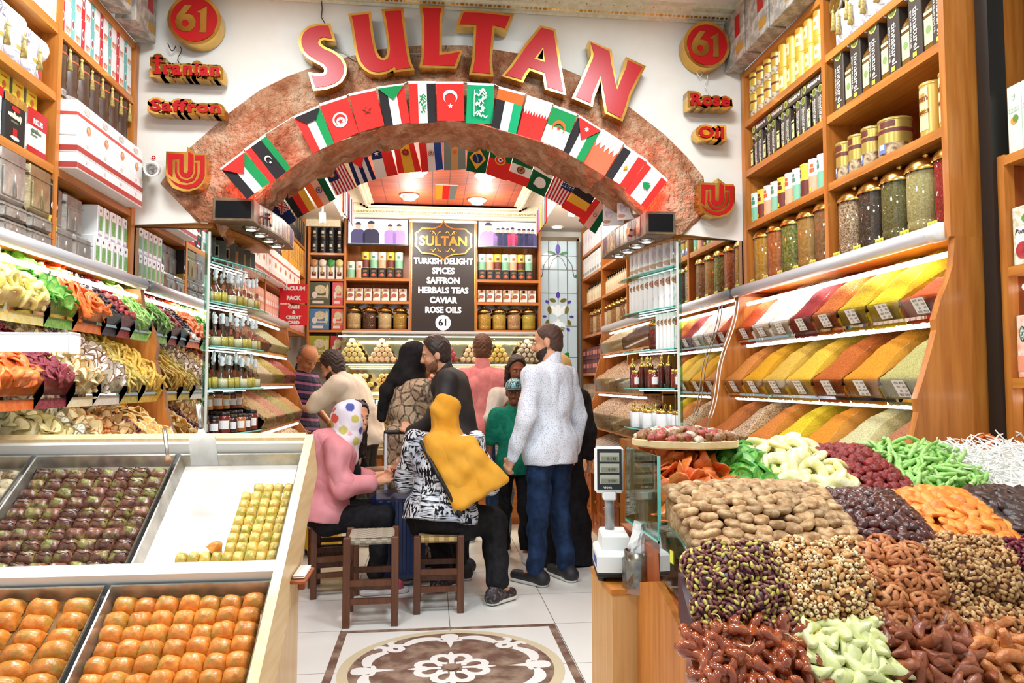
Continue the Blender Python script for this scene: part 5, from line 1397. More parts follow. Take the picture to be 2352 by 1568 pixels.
def dheap(nm, args, mats, meshes, nu, nv, lab, where, kw, base=None, bd=.012, **bk):
 fn = dbin(*args, **bk)
 mm = base or (mats[0] if isinstance(mats, list) else mats)
 mound(nm + '_heap', fn, mm, 'bed of %s, %s' % (lab, where), skirt=.09, drop=bd)
 if isinstance(meshes[0], MB): prs = protos(meshes, nm, mats, cat='dried fruit')
 else: prs = meshes
 pile(fn, prs, nu, nv, '%s, %s' % (lab, where), '%s, front display' % lab, **kw)
R1, R2, R3, R4 = 'back row of the display', 'second row of the display', 'third row of the display', 'front row of the display'
# back row
dheap('papaya_slice', (1512, 1665, 1.86, 2.16, .985, 1.125), PAPA, [shard(.05, .034, .005, .9, q + 20) for q in range(5)], 8, 6, 'orange dried papaya slices', R1 + ' behind the tall glass', dict(tilt=1.6, lift=.01))
dheap('kiwi_slice', (1655, 1775, 1.87, 2.17, 1.01, 1.145), KIWI_M, [slice_disc(.029, .008, q + 3, 0, .12, .72) for q in range(3)], 9, 6, 'bright green dried kiwi slices', R1, dict(tilt=1., lift=.008))
dheap('pineapple_ring', (1765, 1915, 1.86, 2.19, 1.0, 1.15), F('pineapple_pale', 'efe28a', 'f8f3c4', sc=50, var=.05), [ringfruit(.031, .015, .009, q + 4) for q in range(4)], 8, 5, 'pale yellow dried pineapple rings', R1, dict(tilt=1., lift=.012))
dheap('dried_strawberry', (1915, 2060, 1.86, 2.17, 1.0, 1.145), STRAW, [blob(.018, .015, .014, 10, 7, .35, 2.2, q, .2) for q in range(4)], 15, 9, 'dark red dried strawberries', R1, dict(lift=.006))
dheap('fruit_stick', (2055, 2240, 1.86, 2.18, .985, 1.15), STICK, [strip(.085, .0075, .006, q * .18, q + 1) for q in range(4)], 10, 15, 'bright green dried fruit sticks', R1, dict(tilt=.8, lift=.006, spin='rand'))
dheap('coconut_strip', (2225, 2480, 1.86, 2.2, .98, 1.15), COCO, [strip(.09, .0024, .002, .5 - q * .3, q + 2, 10) for q in range(5)], 14, 21, 'white dried coconut strips', R1 + ' at the right edge', dict(tilt=.9, lift=.005))
dheap('orange_strip', (2290, 2420, 2.2, 2.3, 1.12, 1.16), PAPA, [strip(.06, .008, .004, q * .25, q + 6) for q in range(3)], 4, 10, 'pale orange fruit strips', 'behind the white coconut', dict(tilt=.9))
# second row
figs = []
for q in range(6):
 m = blob(.0245, .0225, .0135, 20, 12, .1, 1.5, q, .1)
 m.v = [(x * (1 + .05 * math.sin(7 * math.atan2(y, x) + q)), y * (1 + .05 * math.sin(7 * math.atan2(y, x) + q)), z - .004 * math.exp(-(x * x + y * y) / .00006) * (1 if z > 0 else -1)) for x, y, z in m.v]
 figs.append(m)
dheap('dried_fig', (1572, 1945, 1.585, 1.86, .905, 1.075), FIGM, figs, 13, 11, 'flattened tan dried figs', R2, dict(spin='flat', tilt=.42, lift=.010, jit=.2, lean=-.12), bulge=.045, bd=.016)
dheap('date', (1950, 2125, 1.585, 1.86, .905, 1.06), DATEM, [blob(.020, .0125, .012, 12, 8, .16, 2.2, q, .12) for q in range(5)], 16, 11, 'glossy dark dates', R2 + ' between the figs and apricots', dict(lift=.005))
dheap('dried_apricot', (2120, 2300, 1.585, 1.86, .905, 1.055), APRI, [bend(blob(.024, .021, .0085, 14, 7, .14, 1.6, q), (-1) ** q * 4) for q in range(5)], 14, 8, 'orange dried apricots', R2, dict(spin='flat', tilt=.6, lift=.008, jit=.3), bd=.016)
dheap('dark_apricot', (2298, 2440, 1.585, 1.86, .905, 1.06), PRUNE, [bend(blob(.023, .02, .0095, 12, 7, .2, 1.8, q + 9), 3) for q in range(4)], 15, 7, 'dark brown dried apricots', R2 + ' at the right edge', dict(spin='flat', tilt=.5, lift=.004, jit=.3))
# third row: nut covered balls
def nutball(R, kind, seed):
 rr = random.Random(seed)
 m = MB()
 m.ell((0, 0, 0), (R * .84,) * 3, 10, 7, 0)
 n = dict(pistachio=120, hazelnut=100, almond=70, walnut=120, rose=110)[kind]
 for i in range(n):
  ph = math.acos(1 - 2 * (i + .5) / n); th = i * 2.39996 + rr.uniform(-.2, .2)
  d = Vector((math.sin(ph) * math.cos(th), math.sin(ph) * math.sin(th), math.cos(ph)))
  q = d.to_track_quat('Z', 'Y').to_matrix().to_4x4() @ Matrix.Rotation(rr.uniform(0, 2 * PI), 4, 'Z') @ Matrix.Rotation(rr.uniform(-.35, .35), 4, 'X')
  T = Matrix.Translation(d * R * .9) @ q
  if kind == 'pistachio': m.ell((0, 0, 0), (.0085, .0042, .0042), 7, 5, 1 + (i % 3 == 0), T=T)
  elif kind == 'hazelnut':
   if i % 4: m.ell((0, 0, 0), (.0058, .0058, .0052), 8, 5, 1 + (i % 5 == 0), T=T); m.ell((0, 0, .0035), (.0022, .0022, .0025), 6, 4, 0, T=T)
   else: m.ell((0, 0, 0), (.011, .006, .004), 8, 5, 2, T=T)
  elif kind == 'almond': m.ell((0, 0, 0), (.0135, .0068, .0045), 9, 6, 1 + (i % 4 == 0), T=T)
  else: m.ell((0, 0, 0), (rr.uniform(.005, .009), rr.uniform(.0035, .006), .005), 7, 5, 1 + (i % 3 == 0), jit=.6, T=T, seed=i)
 return m
CARA = mat('caramel_core', '6e3a20', .3, coat=.3)
NM = dict(pistachio=[mat('purple_core', '4a2028', .4), F('pistachio_purple', '6b3434', '8f5a4a', .4), F('pistachio_green', 'b3a03c', 'd1c468', .4)], hazelnut=[CARA, F('hazelnut', 'dcb67c', 'efd6a4', .4), F('hazelnut_tan', 'c08448', 'd9a668', .4)], almond=[CARA, F('almond', '9c5428', 'bd7440', .5), F('almond_light', 'b87540', 'cc915c', .5)], walnut=[CARA, F('walnut', 'b98a52', 'd6ae78', .5), F('walnut_dark', '96653a', 'b5824e', .5)], rose=[mat('rose_core', '4c1420', .4), F('rose_bit', '7a2232', '9c3a48', .5), F('rose_bit_dark', '5c1826', None, .5)])
for kd, (u0, u1), nu, nv, lab in (('pistachio', (1580, 1800), 4, 4, 'nut ball covered in purple and green pistachios'), ('hazelnut', (1790, 1990), 4, 4, 'nut ball covered in cream hazelnuts and almonds'), ('almond', (1985, 2150), 4, 3, 'nut ball covered in whole brown almonds'), ('walnut', (2150, 2335), 4, 4, 'nut ball covered in crumbled walnuts'), ('rose', (2330, 2460), 4, 2, 'nut ball covered in dark red crumbs')):
 prs = [Proto(nutball(.039, kd, q).build(kd + '_ball', NM[kd], cat='sweet')) for q in range(3)]
 dheap(kd + '_ball', (u0, u1, 1.47, 1.60, .80, .965), NM[kd][0], prs, nu, nv, lab, R3, dict(lift=.006, jit=.2, tilt=3, sc=(.92, 1.06)), bulge=.03, bd=.03)
# front row
SYR = mat('grape_syrup', '8a3a1c', .12, c2='a9552c', sc=25, coat=.8, var=.15)
STRG = mat('cream_string', 'd9c08a', .7)
prs = []
for q in range(4):
 pts = [Vector((.075 * (i / 13 - .5), .012 * math.sin(q + i * .5), .006 * math.sin(i * .7))) for i in range(14)]
 o = MB().tube(pts, [.0075 + .0035 * abs(math.sin(i * 1.15 + q)) for i in range(14)], 9).build('walnut_string_sweet', SYR, cat='sweet')
 if q == 0: MB().tube([pts[-1] + Vector((.005 * i, .006 * math.sin(i * .8), .005 * math.sin(i * .5))) for i in range(9)], .0011, 5).build('string', STRG, o)
 prs.append(Proto(o))
dheap('walnut_string_sweet', (1600, 1860, 1.33, 1.47, .70, .845), SYR, prs, 7, 11, 'glossy red brown nut string sweet', R4, dict(tilt=1., lift=.008), bulge=.02)
def tri_sweet(a, h, seed):
 m = MB()
 pts = [(a, 0), (-a * .6, a * .8), (-a * .6, -a * .8)]
 n = 18
 rim = []
 for i in range(n):
  f = i / n * 3; k = int(f); t = f - k
  p, q = Vector(pts[k]), Vector(pts[(k + 1) % 3])
  b = p.lerp(q, t) * (1 - .16 * math.sin(PI * t) ** 2 + .05 * noise.noise(Vector((i, seed, 0))))
  rim.append(b)
 rs = [[(p.x * k, p.y * k, z) for p in rim] for k, z in ((.05, -h * .9), (.6, -h * .8), (.95, -h * .25), (1, 0), (.95, h * .3), (.6, h * .85), (.05, h))]
 m.rings(rs, 0, False, sm=True)
 return m
LIMES = F('pale_green_paste', 'd3d688', 'e8e8b4', .45, sc=30, var=.05, bump=.1)
dheap('green_triangle_sweet', (1860, 2050, 1.33, 1.47, .695, .85), LIMES, [tri_sweet(.036, .012, q) for q in range(4)] + [blob(.03, .019, .013, 12, 7, .2, 1.5, 3)], 6, 8, 'pale green triangular paste sweet', R4, dict(tilt=1.5, lift=.008), bulge=.02)
BPAS = F('brown_paste', '7a3a20', '96512e', .4, sc=40, coat=.15, var=.15, bump=.2)
dheap('brown_triangle_sweet', (2045, 2250, 1.33, 1.47, .69, .845), BPAS, [tri_sweet(.034, .013, q + 5) for q in range(3)] + [strip(.1, .014, .01, .25, 3)], 6, 9, 'brown fruit paste triangle or roll', R4, dict(tilt=1.3, lift=.008), bulge=.02)
dheap('orange_paste_sweet', (2250, 2400, 1.33, 1.47, .69, .835), F('orange_paste', 'b9642e', 'd08a4e', .4, var=.15), [strip(.07, .013, .01, .3, q + 1) for q in range(3)], 6, 7, 'orange brown paste roll', R4 + ' at the right edge', dict(tilt=1., lift=.008), bulge=.02)
# round wooden board with mixed sweets
rc = Vector((.735, 2.1, 1.168))
e = empty('round_board', rc, label='round pale wood board of mixed nougat standing on the tall side glass', cat='board')
m = MB()
n = 48
def rimr(i): return .152 + .004 * math.cos(i * 2 * PI / 6)
m.rings([[(rimr(i) * k * math.cos(2 * PI * i / n), rimr(i) * k * math.sin(2 * PI * i / n), z) for i in range(n)] for k, z in ((.0, 0), (.97, 0), (1, .004), (1, .02), (.985, .022), (.96, .02), (.95, .012), (0, .012))], 0, False, sm=False)
m.build('board', PINE, e)
NOUG = [F('nougat_white', 'e9dcc4', 'c9a582', .5, sc=90), F('nougat_red', '8a2a26', 'b5503c', .4), F('nougat_brown', '6b3d26', 'a87a4c', .5, sc=90)]
prs = []
for k in range(3): prs += protos([blob(.018, .015, .011, 10, 6, .5, 2.2, q + 4 * k, .2) for q in range(2)], 'nougat_piece', NOUG[k], cat='sweet')
def disc_fn(s, t):
 a, r_ = 2 * PI * t, .142 * math.sqrt(s)
 return rc + Vector((r_ * math.cos(a), r_ * math.sin(a), .02 + .018 * (1 - s)))
pile(disc_fn, prs, 8, 13, 'piece of mixed nougat on the round wooden board', 'nougat on the round board', tilt=1., s0=.02, s1=.96)
# narrow cabinet with the scale, cutlery beaker and bags
e = empty('scale_cabinet', (.54, 2.13, 0), label='narrow honey wood cabinet under the shop scale', cat='cabinet')
MB().box(-.05, .04, -.125, .13, 0, .775, bev=.002).build('body', wood('pale_side', 'd6a56a', 'c48d50'), e)
MB().box(-.052, .042, -.127, .132, .775, .789).build('top', OAKY, e)
sc_ = empty('shop_scale', (.525, 2.16, .789), (0, 0, math.radians(-8)), label='white shop scale with a tall price display on the narrow cabinet', cat='scale')
for x in (-.03, .05):
 for y in (-.06, .07): MB().lathe([(.012, 0), (.012, .014)], 10, c=(x, y, 0)).build('foot', BLACK, sc_)
MB().box(-.046, .066, -.085, .09, .012, .026, bev=.003).build('base_plate', BLACK, sc_)
m = MB(); m.rings([[(x * k + .01, y * k, z) for x, y in ((-.055, -.085), (.055, -.085), (.055, .09), (-.055, .09))] for k, z in ((1, .026), (1, .07), (.93, .078), (.75, .085), (.7, .12), (.62, .128), (0.02, .128))], 0, False)
m.build('housing', WHITE, sc_)
m = MB()
for q in range(6): m.box(-.0458, -.045, -.06 + .02 * q, -.048 + .02 * q, .036, .06)
m.build('keypad', C('keyblue', '4a5aa0'), sc_)
MB().lathe([(.014, 0), (.014, .12)], 14, c=(.0, .02, .12)).build('pole', mat('grey_pole', '9a9a9a', .35, .4), sc_)
hd = MB().box(-.044, .042, .0, .03, .235, .372, bev=.008).box(-.02, .02, .0, .04, .215, .24, bev=.004).build('display_head', WHITE, sc_)
MB().box(-.037, .035, -.002, .002, .247, .366).build('screen_panel', C('screen_black', '2b2c2c', .3), hd)
LCD = C('lcd', '8f8d78', .3)
for z, t_ in ((.329, '0.146'), (.297, '0.00'), (.264, '0.00')):
 p = MB().box(-.030, .028, -.0032, -.002, z, z + .026).build('display_window', C('lcdlight', 'b9b6a4', .3), hd)
 MB().box(-.026, .026, -.0038, -.003, z + .002, z + .015).build('lcd_strip', LCD, p)
 text('digits', t_, .013, C('lcdink', '4b4a3c'), hd, (.006, -.0042, z + .0085), ext=.0002, off=.0002, res=1)
text('maker_mark', 'VIGOR', .008, CR1, hd, (-.006, -.0025, .2525), ext=.0002, off=.0003, res=1)
BAG = glass('clear_plastic_film', 'f6f6f2', .5, .75, .12)
e = empty('cutlery_beaker', (.575, 2.02, .80), label='dark steel beaker wrapped in clear film beside the shop scale', cat='beaker')
m = MB(); m.lathe([(.0, 0), (.04, 0), (.044, .09), (.041, .09), (.037, .006), (0, .006)], 18, cap=False); m.build('beaker', mat('dark_steel', '5a544c', .25, .9, c2='8f887c', sc=30), e)
m = MB()
for q in range(3):
 rs = [[((.05 + .012 * noise.noise(Vector((i * .9, j, q * 5)))) * math.cos(2 * PI * i / 14), (.05 + .012 * noise.noise(Vector((i * .9, j + 9, q * 5)))) * math.sin(2 * PI * i / 14), -.02 + .03 * j + .01 * noise.noise(Vector((i, j, q)))) for i in range(14)] for j in range(4)]
 if q == 0: m.rings(rs, 0, False)
m.build('film_wrap', BAG, e)
WB = glass('white_bag', 'e9ecee', .6, .8, .2)
m = MB()
m.rings([[((.028 + .016 * noise.noise(Vector((i * 1.3, j * .9, 2)))) * (1 - .12 * j) * math.cos(2 * PI * i / 12), (.03 + .016 * noise.noise(Vector((i * 1.3, j * .9, 7)))) * math.sin(2 * PI * i / 12), .018 * j) for i in range(12)] for j in range(6)], 0, True)
m.build('plastic_bag', mat('white_bag_solid', 'eef0f1', .25, coat=.4), None, e.location + Vector((-.005, 0, .075)), label='crumpled white plastic bag stuffed in the steel beaker', cat='bag')
# ================================================================= neighbouring cabinet at the right edge
ux = 1.86
u_ = empty('side_cabinet', (ux, 2.2, 0), label='open wooden cabinet at the right edge of the photo with tea boxes', cat='cabinet')
def ub(nm, x0, x1, y0, y1, z0, z1, m_): MB().box(x0 - ux, x1 - ux, y0 - 2.2, y1 - 2.2, z0, z1).build(nm, m_, u_)
FR = mat('black_profile', '2b2724', .4, .3)
ub('black_post', ux - .02, ux + .04, 2.225, 2.28, .9, 3.5, FR)
ub('frame_post', ux - .005, ux + .03, 2.195, 2.225, 1.1, 2.095, OAK)
for z in (2.06, 1.695, 1.335): ub('shelf_board', ux - .004, ux + .4, 1.5, 2.195, z, z + .03, OAKY)
ub('side_wall', ux + .031, ux + .4, 2.21, 2.225, 1.1, 2.095, TEAK)
ub('back_panel', ux + .4, ux + .41, 1.5, 2.225, 1.0, 2.095, mat('dark_mirror', '5b544c', .08, .9))
for z in (1.66, 1.30):
 MB().tube([(.05, -.68, z), (.05, -.01, z)], .012, 8).build('tube_light', TUBE, u_)
 MB().ell((.03, -.1, z + .03), (.03, .05, .02), 10, 6).build('lamp_cap', WHITE, u_)
ub('plaster_jamb', ux + .12, ux + .4, 2.16, 2.228, 2.1, 3.5, mat('grey_jamb', 'cfc9be', .6))
ub('stone_back', ux + .3, ux + .36, 1.4, 2.16, 2.1, 3.5, mat('carved_stone', '9a8a6c', .9, c2='b5a88c', sc=8, stretch=(1, 1, 9), bump=1., bsc=14))
def sidebox(y, z, w_, h, base, decs, mats, lab, grp=None, nm='tea_box'):
 return carton(nm, w_, .07, h, base, decs, mats, loc=(ux + .012, y, z), rot=(0, 0, -PI / 2), label=lab, cat='box', group=grp)
MINTB = C('pale_mint', 'dcebd5')
o = sidebox(2.165, 2.091, .056, .225, MINTB, [('f', -.02, .02, .135, .15, 1), ('o', -.014, .014, .095, .12, 2), ('O', -.004, .018, .1, .125, 3), ('o', -.007, .007, .175, .2, 1)], [C('inkgrey', 'a8b39f', c2='dcebd5', sc=200), C('mandarin', 'e8a23a'), C('leafdk', '6f8a3c')], 'pale mint tea box with an orange fruit print at the right edge')
o = sidebox(2.106, 2.091, .056, .225, MINTB, [('f', -.02, .02, .135, .15, 1), ('o', -.018, .018, .09, .118, 2), ('O', -.008, .006, .098, .114, 3)], [C('inkgrey', 'a8b39f', c2='dcebd5', sc=200), C('leafdk2', '3f6b4a'), MINT], 'pale mint tea box with a dark green leaf print')
o = sidebox(2.046, 2.091, .058, .225, MINTB, [('f', -.022, .022, .06, .18, 1)], [C('inklines', '7f9a80', c2='dcebd5', sc=140, stretch=(.1, .1, 2))], 'pale mint tea box with fine lines of print, cut by the photo edge')
o = sidebox(2.115, 1.726, .15, .19, C('ornate', 'd2c6a4', c2='f2ecd8', sc=45, lo=.42, hi=.56), [('o', -.035, .04, .128, .168, 1), ('O', -.025, .03, .138, .165, 2), ('f', -.06, .06, .04, .125, 3), ('o', -.062, -.01, .02, .075, 4), ('O', -.005, .05, .02, .07, 5)], [C('ribbon_green', '5f9a3c'), C('crest_red', 'b03a34'), C('white_panel', 'f1ece4'), C('pomered', 'c4454a', c2='9c2c34', sc=30), C('pomeseed', '8c2630', c2='d98a86', sc=90)], 'ornate pomegranate tea box in the right edge cabinet')
text('tea_script', 'Pomegranate', .024, C('inkdark', '3d3430'), o, (.0, -.002, .108), shear=.35, ext=.0002, off=.0002, res=1)
for y, base, lab, dc2, gr in ((2.163, C('flora_pink', 'f0a884', c2='f6e3d8', sc=28), 'tall pink flower print tea box at the right edge', C('pinkpanel', 'ee9a7a'), 0), (2.108, C('flora_orange', 'e9a23a', c2='6f8f3a', sc=22), 'tall orange and green leaf print tea box at the right edge', C('orpanel', 'f0a040'), 1), (2.05, C('flora_blue', '3a5aa8', c2='c9433c', sc=18, lo=.45, hi=.55), 'blue box with a big red rose print, cut by the photo edge', C('rosepanel', 'c04a3a'), 2)):
 o = sidebox(y, 1.366, .053, .2, base, [('f', -.024, .024, .02, .07, 1)] + ([('o', -.013, .013, .115, .165, 2), ('O', -.01, .01, .12, .16, 3)] if gr < 2 else []), [dc2, C('seal_green', '1f4a3a'), C('seal_text', '35604e', c2='dfe8dc', sc=240)], lab)
TOOL = [C('knife_dark', '2c2a2a', .3), C('knife_blue', '2f5a8f', .35), C('knife_coral', 'e0604a', .4), C('knife_grey', '6f7a80', .35)]
for q in range(6):
 m = MB(); m.box(-.004, .004, -.014, .014, -.11, .0, bev=.003).box(-.0015, .0015, -.016, .016, -.2, -.11)
 m.build('hanging_pouch', TOOL[q % 4], None, (ux + .1 + .02 * (q % 2), 2.17 - .028 * q, 1.25), (.15 * math.sin(q), .1, 0), label='slim pouch hanging under the lowest shelf of the right edge cabinet', cat='pouch', group='hanging pouches')

a, b = on_y(1690, 690, 3.98), on_y(1625, 960, 3.98)
m = MB()
for dx in (0, .018): m.tube([a.lerp(b, f) + Vector((dx + .01 * math.sin(f * 9), 0, 0)) for f in [i / 20 for i in range(21)]], [.0022 + .0014 * (i % 2) for i in range(21)], 6)
m.build('bead_cord', CR1, label='doubled white bead cord hanging before the mirror by the spice rack', cat='cord')
c = on_y(1606, 1000, 3.97)
e = empty('paper_cup', c, (.25, .35, 0), label='white paper cup with black dots hanging on the bead cord', cat='cup')
MB().lathe([(0, -.04), (.03, -.04), (.042, .045), (.039, .045), (.028, -.036), (0, -.036)], 20, cap=False).build('cup', CR1, e)
m = MB()
for j in range(4):
 for i in range(12):
  r_, z_, t_ = .0327 + .0033 * j, -.028 + .02 * j, 2 * PI * (i + .5 * (j % 2)) / 12
  u_ = Vector((math.cos(t_), math.sin(t_), 0)); v_ = Vector((-math.sin(t_), math.cos(t_), 0))
  m.add([u_ * (r_ + .0008) + Vector((0, 0, z_)) + v_ * .003 * math.cos(q * PI / 3) + Vector((.0, 0, .003 * math.sin(q * PI / 3))) for q in range(6)], [list(range(6))])
m.build('dots', BLACK, e)
# ================================================================= the room behind the arch
YB = 7.62
MB().box(-1.75, 1.98, YB + .3, YB + .33, 0, 3.3).build('wall_back', PLASTER, kind='structure')
MB().box(-1.66, -1.64, 4.5, YB + .3, 0, 3.3).build('wall_inner_left', PLASTER, kind='structure')
MB().box(1.96, 1.98, 4.5, YB + .3, 0, 3.3).build('wall_inner_right', PLASTER, kind='structure')
m = MB(); m.box(-.98, 1.22, 4.66, YB + .3, 3.16, 3.2); m.box(-1.66, -.9, 4.66, YB + .3, 3.0, 3.03); m.box(1.14, 1.98, 4.66, YB + .3, 3.0, 3.03); m.box(-.92, -.9, 4.66, YB + .3, 3.03, 3.2); m.box(1.14, 1.16, 4.66, YB + .3, 3.03, 3.2)
m.build('ceiling_inner', CEIL, kind='structure')
def brickmat():
 m, nt, b = nodes('brick_ceiling')
 br = nt.nodes.new('ShaderNodeTexBrick')
 br.offset = 0
 for k, v in (('Scale', 1), ('Brick Width', .15), ('Row Height', .05), ('Mortar Size', .004)): br.inputs[k].default_value = v
 br.inputs['Color1'].default_value, br.inputs['Color2'].default_value, br.inputs['Mortar'].default_value = lin('b04a20'), lin('9c3f1a'), lin('5f2411')
 L(nt, texco(nt), br.inputs[0]); L(nt, br.outputs[0], b.inputs['Base Color'])
 b.inputs['Roughness'].default_value = .6
 return m
MB().box(-.6, .84, 4.8, 7.4, 3.135, 3.15).build('ceiling_brick_panel', brickmat(), kind='structure')
m = MB()
for a, b, c, d in ((-.72, -.58, 4.7, 7.52), (.82, .96, 4.7, 7.52), (-.72, .96, 7.38, 7.52)):
 for k, z in ((0, 3.13), (.03, 3.115), (.06, 3.10)):
  m.box(a + k, b - k, c, d - (k if c > 7 else 0), z, 3.16)
m.build('trim_9', CORN, kind='structure')
m = MB()
m.box(-.93, 1.16, YB - .16, YB + .3, 3.05, 3.16); m.box(-.93, 1.16, YB - .12, YB + .3, 3.02, 3.05); m.box(-1.6, -.93, YB - .05, YB + .3, 2.93, 3.0)
for i in range(64):
 x = -.91 + 2.05 * i / 63
 m.tube([(x - .012, YB - .162, 3.06), (x - .006, YB - .163, 3.08), (x + .006, YB - .163, 3.06), (x + .012, YB - .162, 3.08)], .003, 4, 1)
m.build('trim_10', [CORN, GOLD], kind='structure')
for (u, v, lit), lab in (((940, 448, 0), 'round frosted ceiling lamp, left of the pair near the back wall'), ((1096, 458, 0), 'round frosted ceiling lamp, right of the pair near the back wall'), ((958, 392, 1), 'lit round ceiling lamp behind the flags, left'), ((1114, 402, 1), 'lit round ceiling lamp behind the flags, right')):
 c = on_z(u, v, 3.13)
 e = empty('ceiling_lamp', c, label=lab, cat='lamp')
 MB().lathe([(.062, 0), (.09, 0), (.092, -.01), (.088, -.014), (.06, -.012)], 24, cap=False).build('ring', WHITE, e)
 MB().lathe([(.0, -.045), (.055, -.045), (.062, -.03), (.062, 0)], 24, cap=False).build('diffuser', BULB if lit else mat('frosted_lamp', 'd9cdb8', .4), e)
for (u, v), lab in (((741, 505), 'white bullet camera on the alcove ceiling left of the back wall'), ((1312, 490), 'white bullet camera on the alcove ceiling right of the back wall')):
 c = on_y(u, v, 6.6)
 e = empty('security_camera', c, label=lab, cat='camera')
 MB().lathe([(.0, 0), (.028, 0), (.03, .01), (.03, .09), (.02, .1), (.0, .1)], 14, T=Matrix.Translation((0, 0, -.03)) @ Matrix.Rotation(.25, 4, 'X')).build('housing', WHITE, e)
 MB().lathe([(.008, .07), (.008, 2.997 - c.z), (.03, 2.997 - c.z), ], 10).build('stem', WHITE, e)
for (u, v), lab in (((1280, 522), 'recessed downlight by the stained glass'), ((800, 498), 'recessed downlight over the left alcove')):
 c = on_z(u, v, 2.995)
 e = empty('downlight', c, label=lab, cat='lamp')
 MB().lathe([(.05, 0), (.065, 0), (.065, -.006), (.05, -.004)], 20, cap=False).build('ring', WHITE, e)
 MB().lathe([(0, -.001), (.05, -.002)], 20, cap=False).build('glow', BULB, e)
# ---- back wall unit
bu = empty('back_cabinet', (0, YB, 0), label='tall honey wood shelf cabinet on the back wall around the black menu sign', cat='cabinet')
def bb(nm, x0, x1, y0, y1, z0, z1, m_): return MB().box(x0, x1, y0 - YB, y1 - YB, z0, z1).build(nm, m_, bu)
for x in (-1.25, -.89, -.235, .444, 1.105): bb('upright', x, x + .022, YB - .02, YB + .28, .7, 3.03, OAK)
for x0, x1 in ((-.87, -.235), (.466, 1.105)):
 for z in (2.39, 2.155, 1.865): bb('shelf_board', x0, x1, YB - .015, YB + .28, z, z + .03, OAKX)
 bb('back_panel', x0, x1, YB + .27, YB + .28, 2.16, 3.0, OAK)
 bb('mirror_back', x0, x1, YB + .265, YB + .275, 1.9, 2.155, MIRROR)
for z in (2.645, 2.38, 2.11, 1.86, 1.56): bb('shelf_board', -1.23, -.89, YB - .015, YB + .28, z, z + .022, OAKX)
bb('rail_housing', -.9, 1.13, YB - .06, YB + .02, 1.845, 1.875, ALU)
bb('led_strip', -.85, 1.08, YB - .02, YB, 3.005, 3.015, TUBE)
mn = empty('menu_sign', (.115, YB - .01, 0), label='black menu sign with white words and a gold sultan crest on the back wall', cat='sign')
MB().box(-.325, .325, 0, .02, 1.87, 3.0).build('panel', mat('black_panel', '2a2320', .4), mn)
for x in (-.332, .32): MB().box(x, x + .012, -.004, .02, 1.87, 3.0).build('gold_edge', GOLD, mn)
crest = [(0, .2), (.03, .16), (.1, .13), (.22, .13), (.25, .1), (.28, .08), (.27, .03), (.28, -.04), (.25, -.07), (.22, -.11), (.1, -.12), (.03, -.15), (0, -.18)]
crest += [(-x, z) for x, z in crest[-2:0:-1]]
fo = lambda q, d: Vector((q[0], d, q[1] + 2.80))
MB().poly([offset_poly(crest, .014)], fo, -.02, .0).build('crest_rim', GOLD, mn)
MB().poly([crest], fo, -.026, -.018).build('crest_plate', mat('crest_brown', '33251c', .35), mn)
text('crest_lettering', 'SULTAN', .14, GOLD, mn, (0, -.032, 2.80), ext=.004, off=.0045, sx=.95)
m = MB()
for sx in (-1, 1):
 for sz in (-1, 1):
  pts = [Vector((sx * (.02 + .1 * i / 12), -.03, 2.80 + sz * (.085 + .022 * math.sin(i * .75)))) for i in range(13)]
  m.tube(pts, .006, 6)
  m.tube([pts[-1] + Vector((sx * .015 * math.cos(a * .8), 0, .015 * math.sin(a * .8))) for a in range(7)], .005, 6)
m.build('crest_scrolls', GOLD, mn)
WLIT = mat('lit_white_letter', 'ffffff', .4, em=1.1)
for i, t_ in enumerate(('TURKISH DELIGHT', 'SPICES', 'SAFFRON', 'HERBALS TEAS', 'CAVIAR', 'ROSE OILS')):
 me_w = .60 if i == 0 else None
 text('menu_line', t_, .086, WLIT, mn, (0, -.005, 2.60 - .101 * i), ext=.003, off=.0034, sx=.84 if i == 0 else .92, res=2)
MB().lathe([(0, 0), (.078, 0), (.078, .01), (0, .01)], 28, T=Matrix.Translation((0, .002, 1.965)) @ Matrix.Rotation(PI / 2, 4, 'X')).build('number_disc', WLIT, mn)
text('number', '61', .1, BLACK, mn, (0, -.011, 1.965), ext=.002, off=.003)
# screens with photographs of people
def screen(x0, x1, lab, figs_, tint):
 e = empty('screen', ((x0 + x1) / 2, YB - .07, 2.885), (-.06, 0, 0), label=lab, cat='screen')
 w2 = (x1 - x0) / 2
 MB().box(-w2 - .012, w2 + .012, 0, .03, -.145, .14, bev=.005).build('bezel', mat('screen_bezel', '20242f', .3), e)
 MB().box(-w2, w2, -.002, .001, -.128, .128).build('picture', mat('picture_' + tint, tint, .3, em=.5, c2='e8e4f4', sc=8), e)
 m = MB()
 cs = [mat('picture_ink%d' % i, c, .4, em=.5) for i, c in enumerate(('3b3a66', '20243f', '8a6fae', 'd0406a', 'c99a86'))]
 for x, s, k in figs_:
  b = [(x - .06 * s, -.126), (x - .062 * s, -.02 * s), (x - .045 * s, .01 * s), (x - .015 * s, .02 * s), (x + .015 * s, .02 * s), (x + .045 * s, .01 * s), (x + .062 * s, -.02 * s), (x + .06 * s, -.126)]
  m.poly([b], lambda q, d: Vector((q[0], d, q[1])), -.003, None, k)
  m.poly([[(x + .024 * s * math.cos(t * PI / 6), .045 * s + .032 * s * math.sin(t * PI / 6)) for t in range(12)]], lambda q, d: Vector((q[0], d, q[1])), -.0035, None, 4)
  m.poly([[(x + .026 * s * math.cos(t * PI / 6), .058 * s + .024 * s * max(0, math.sin(t * PI / 6))) for t in range(7)]], lambda q, d: Vector((q[0], d, q[1])), -.004, None, 1)
 m.build('people_picture', cs, e)
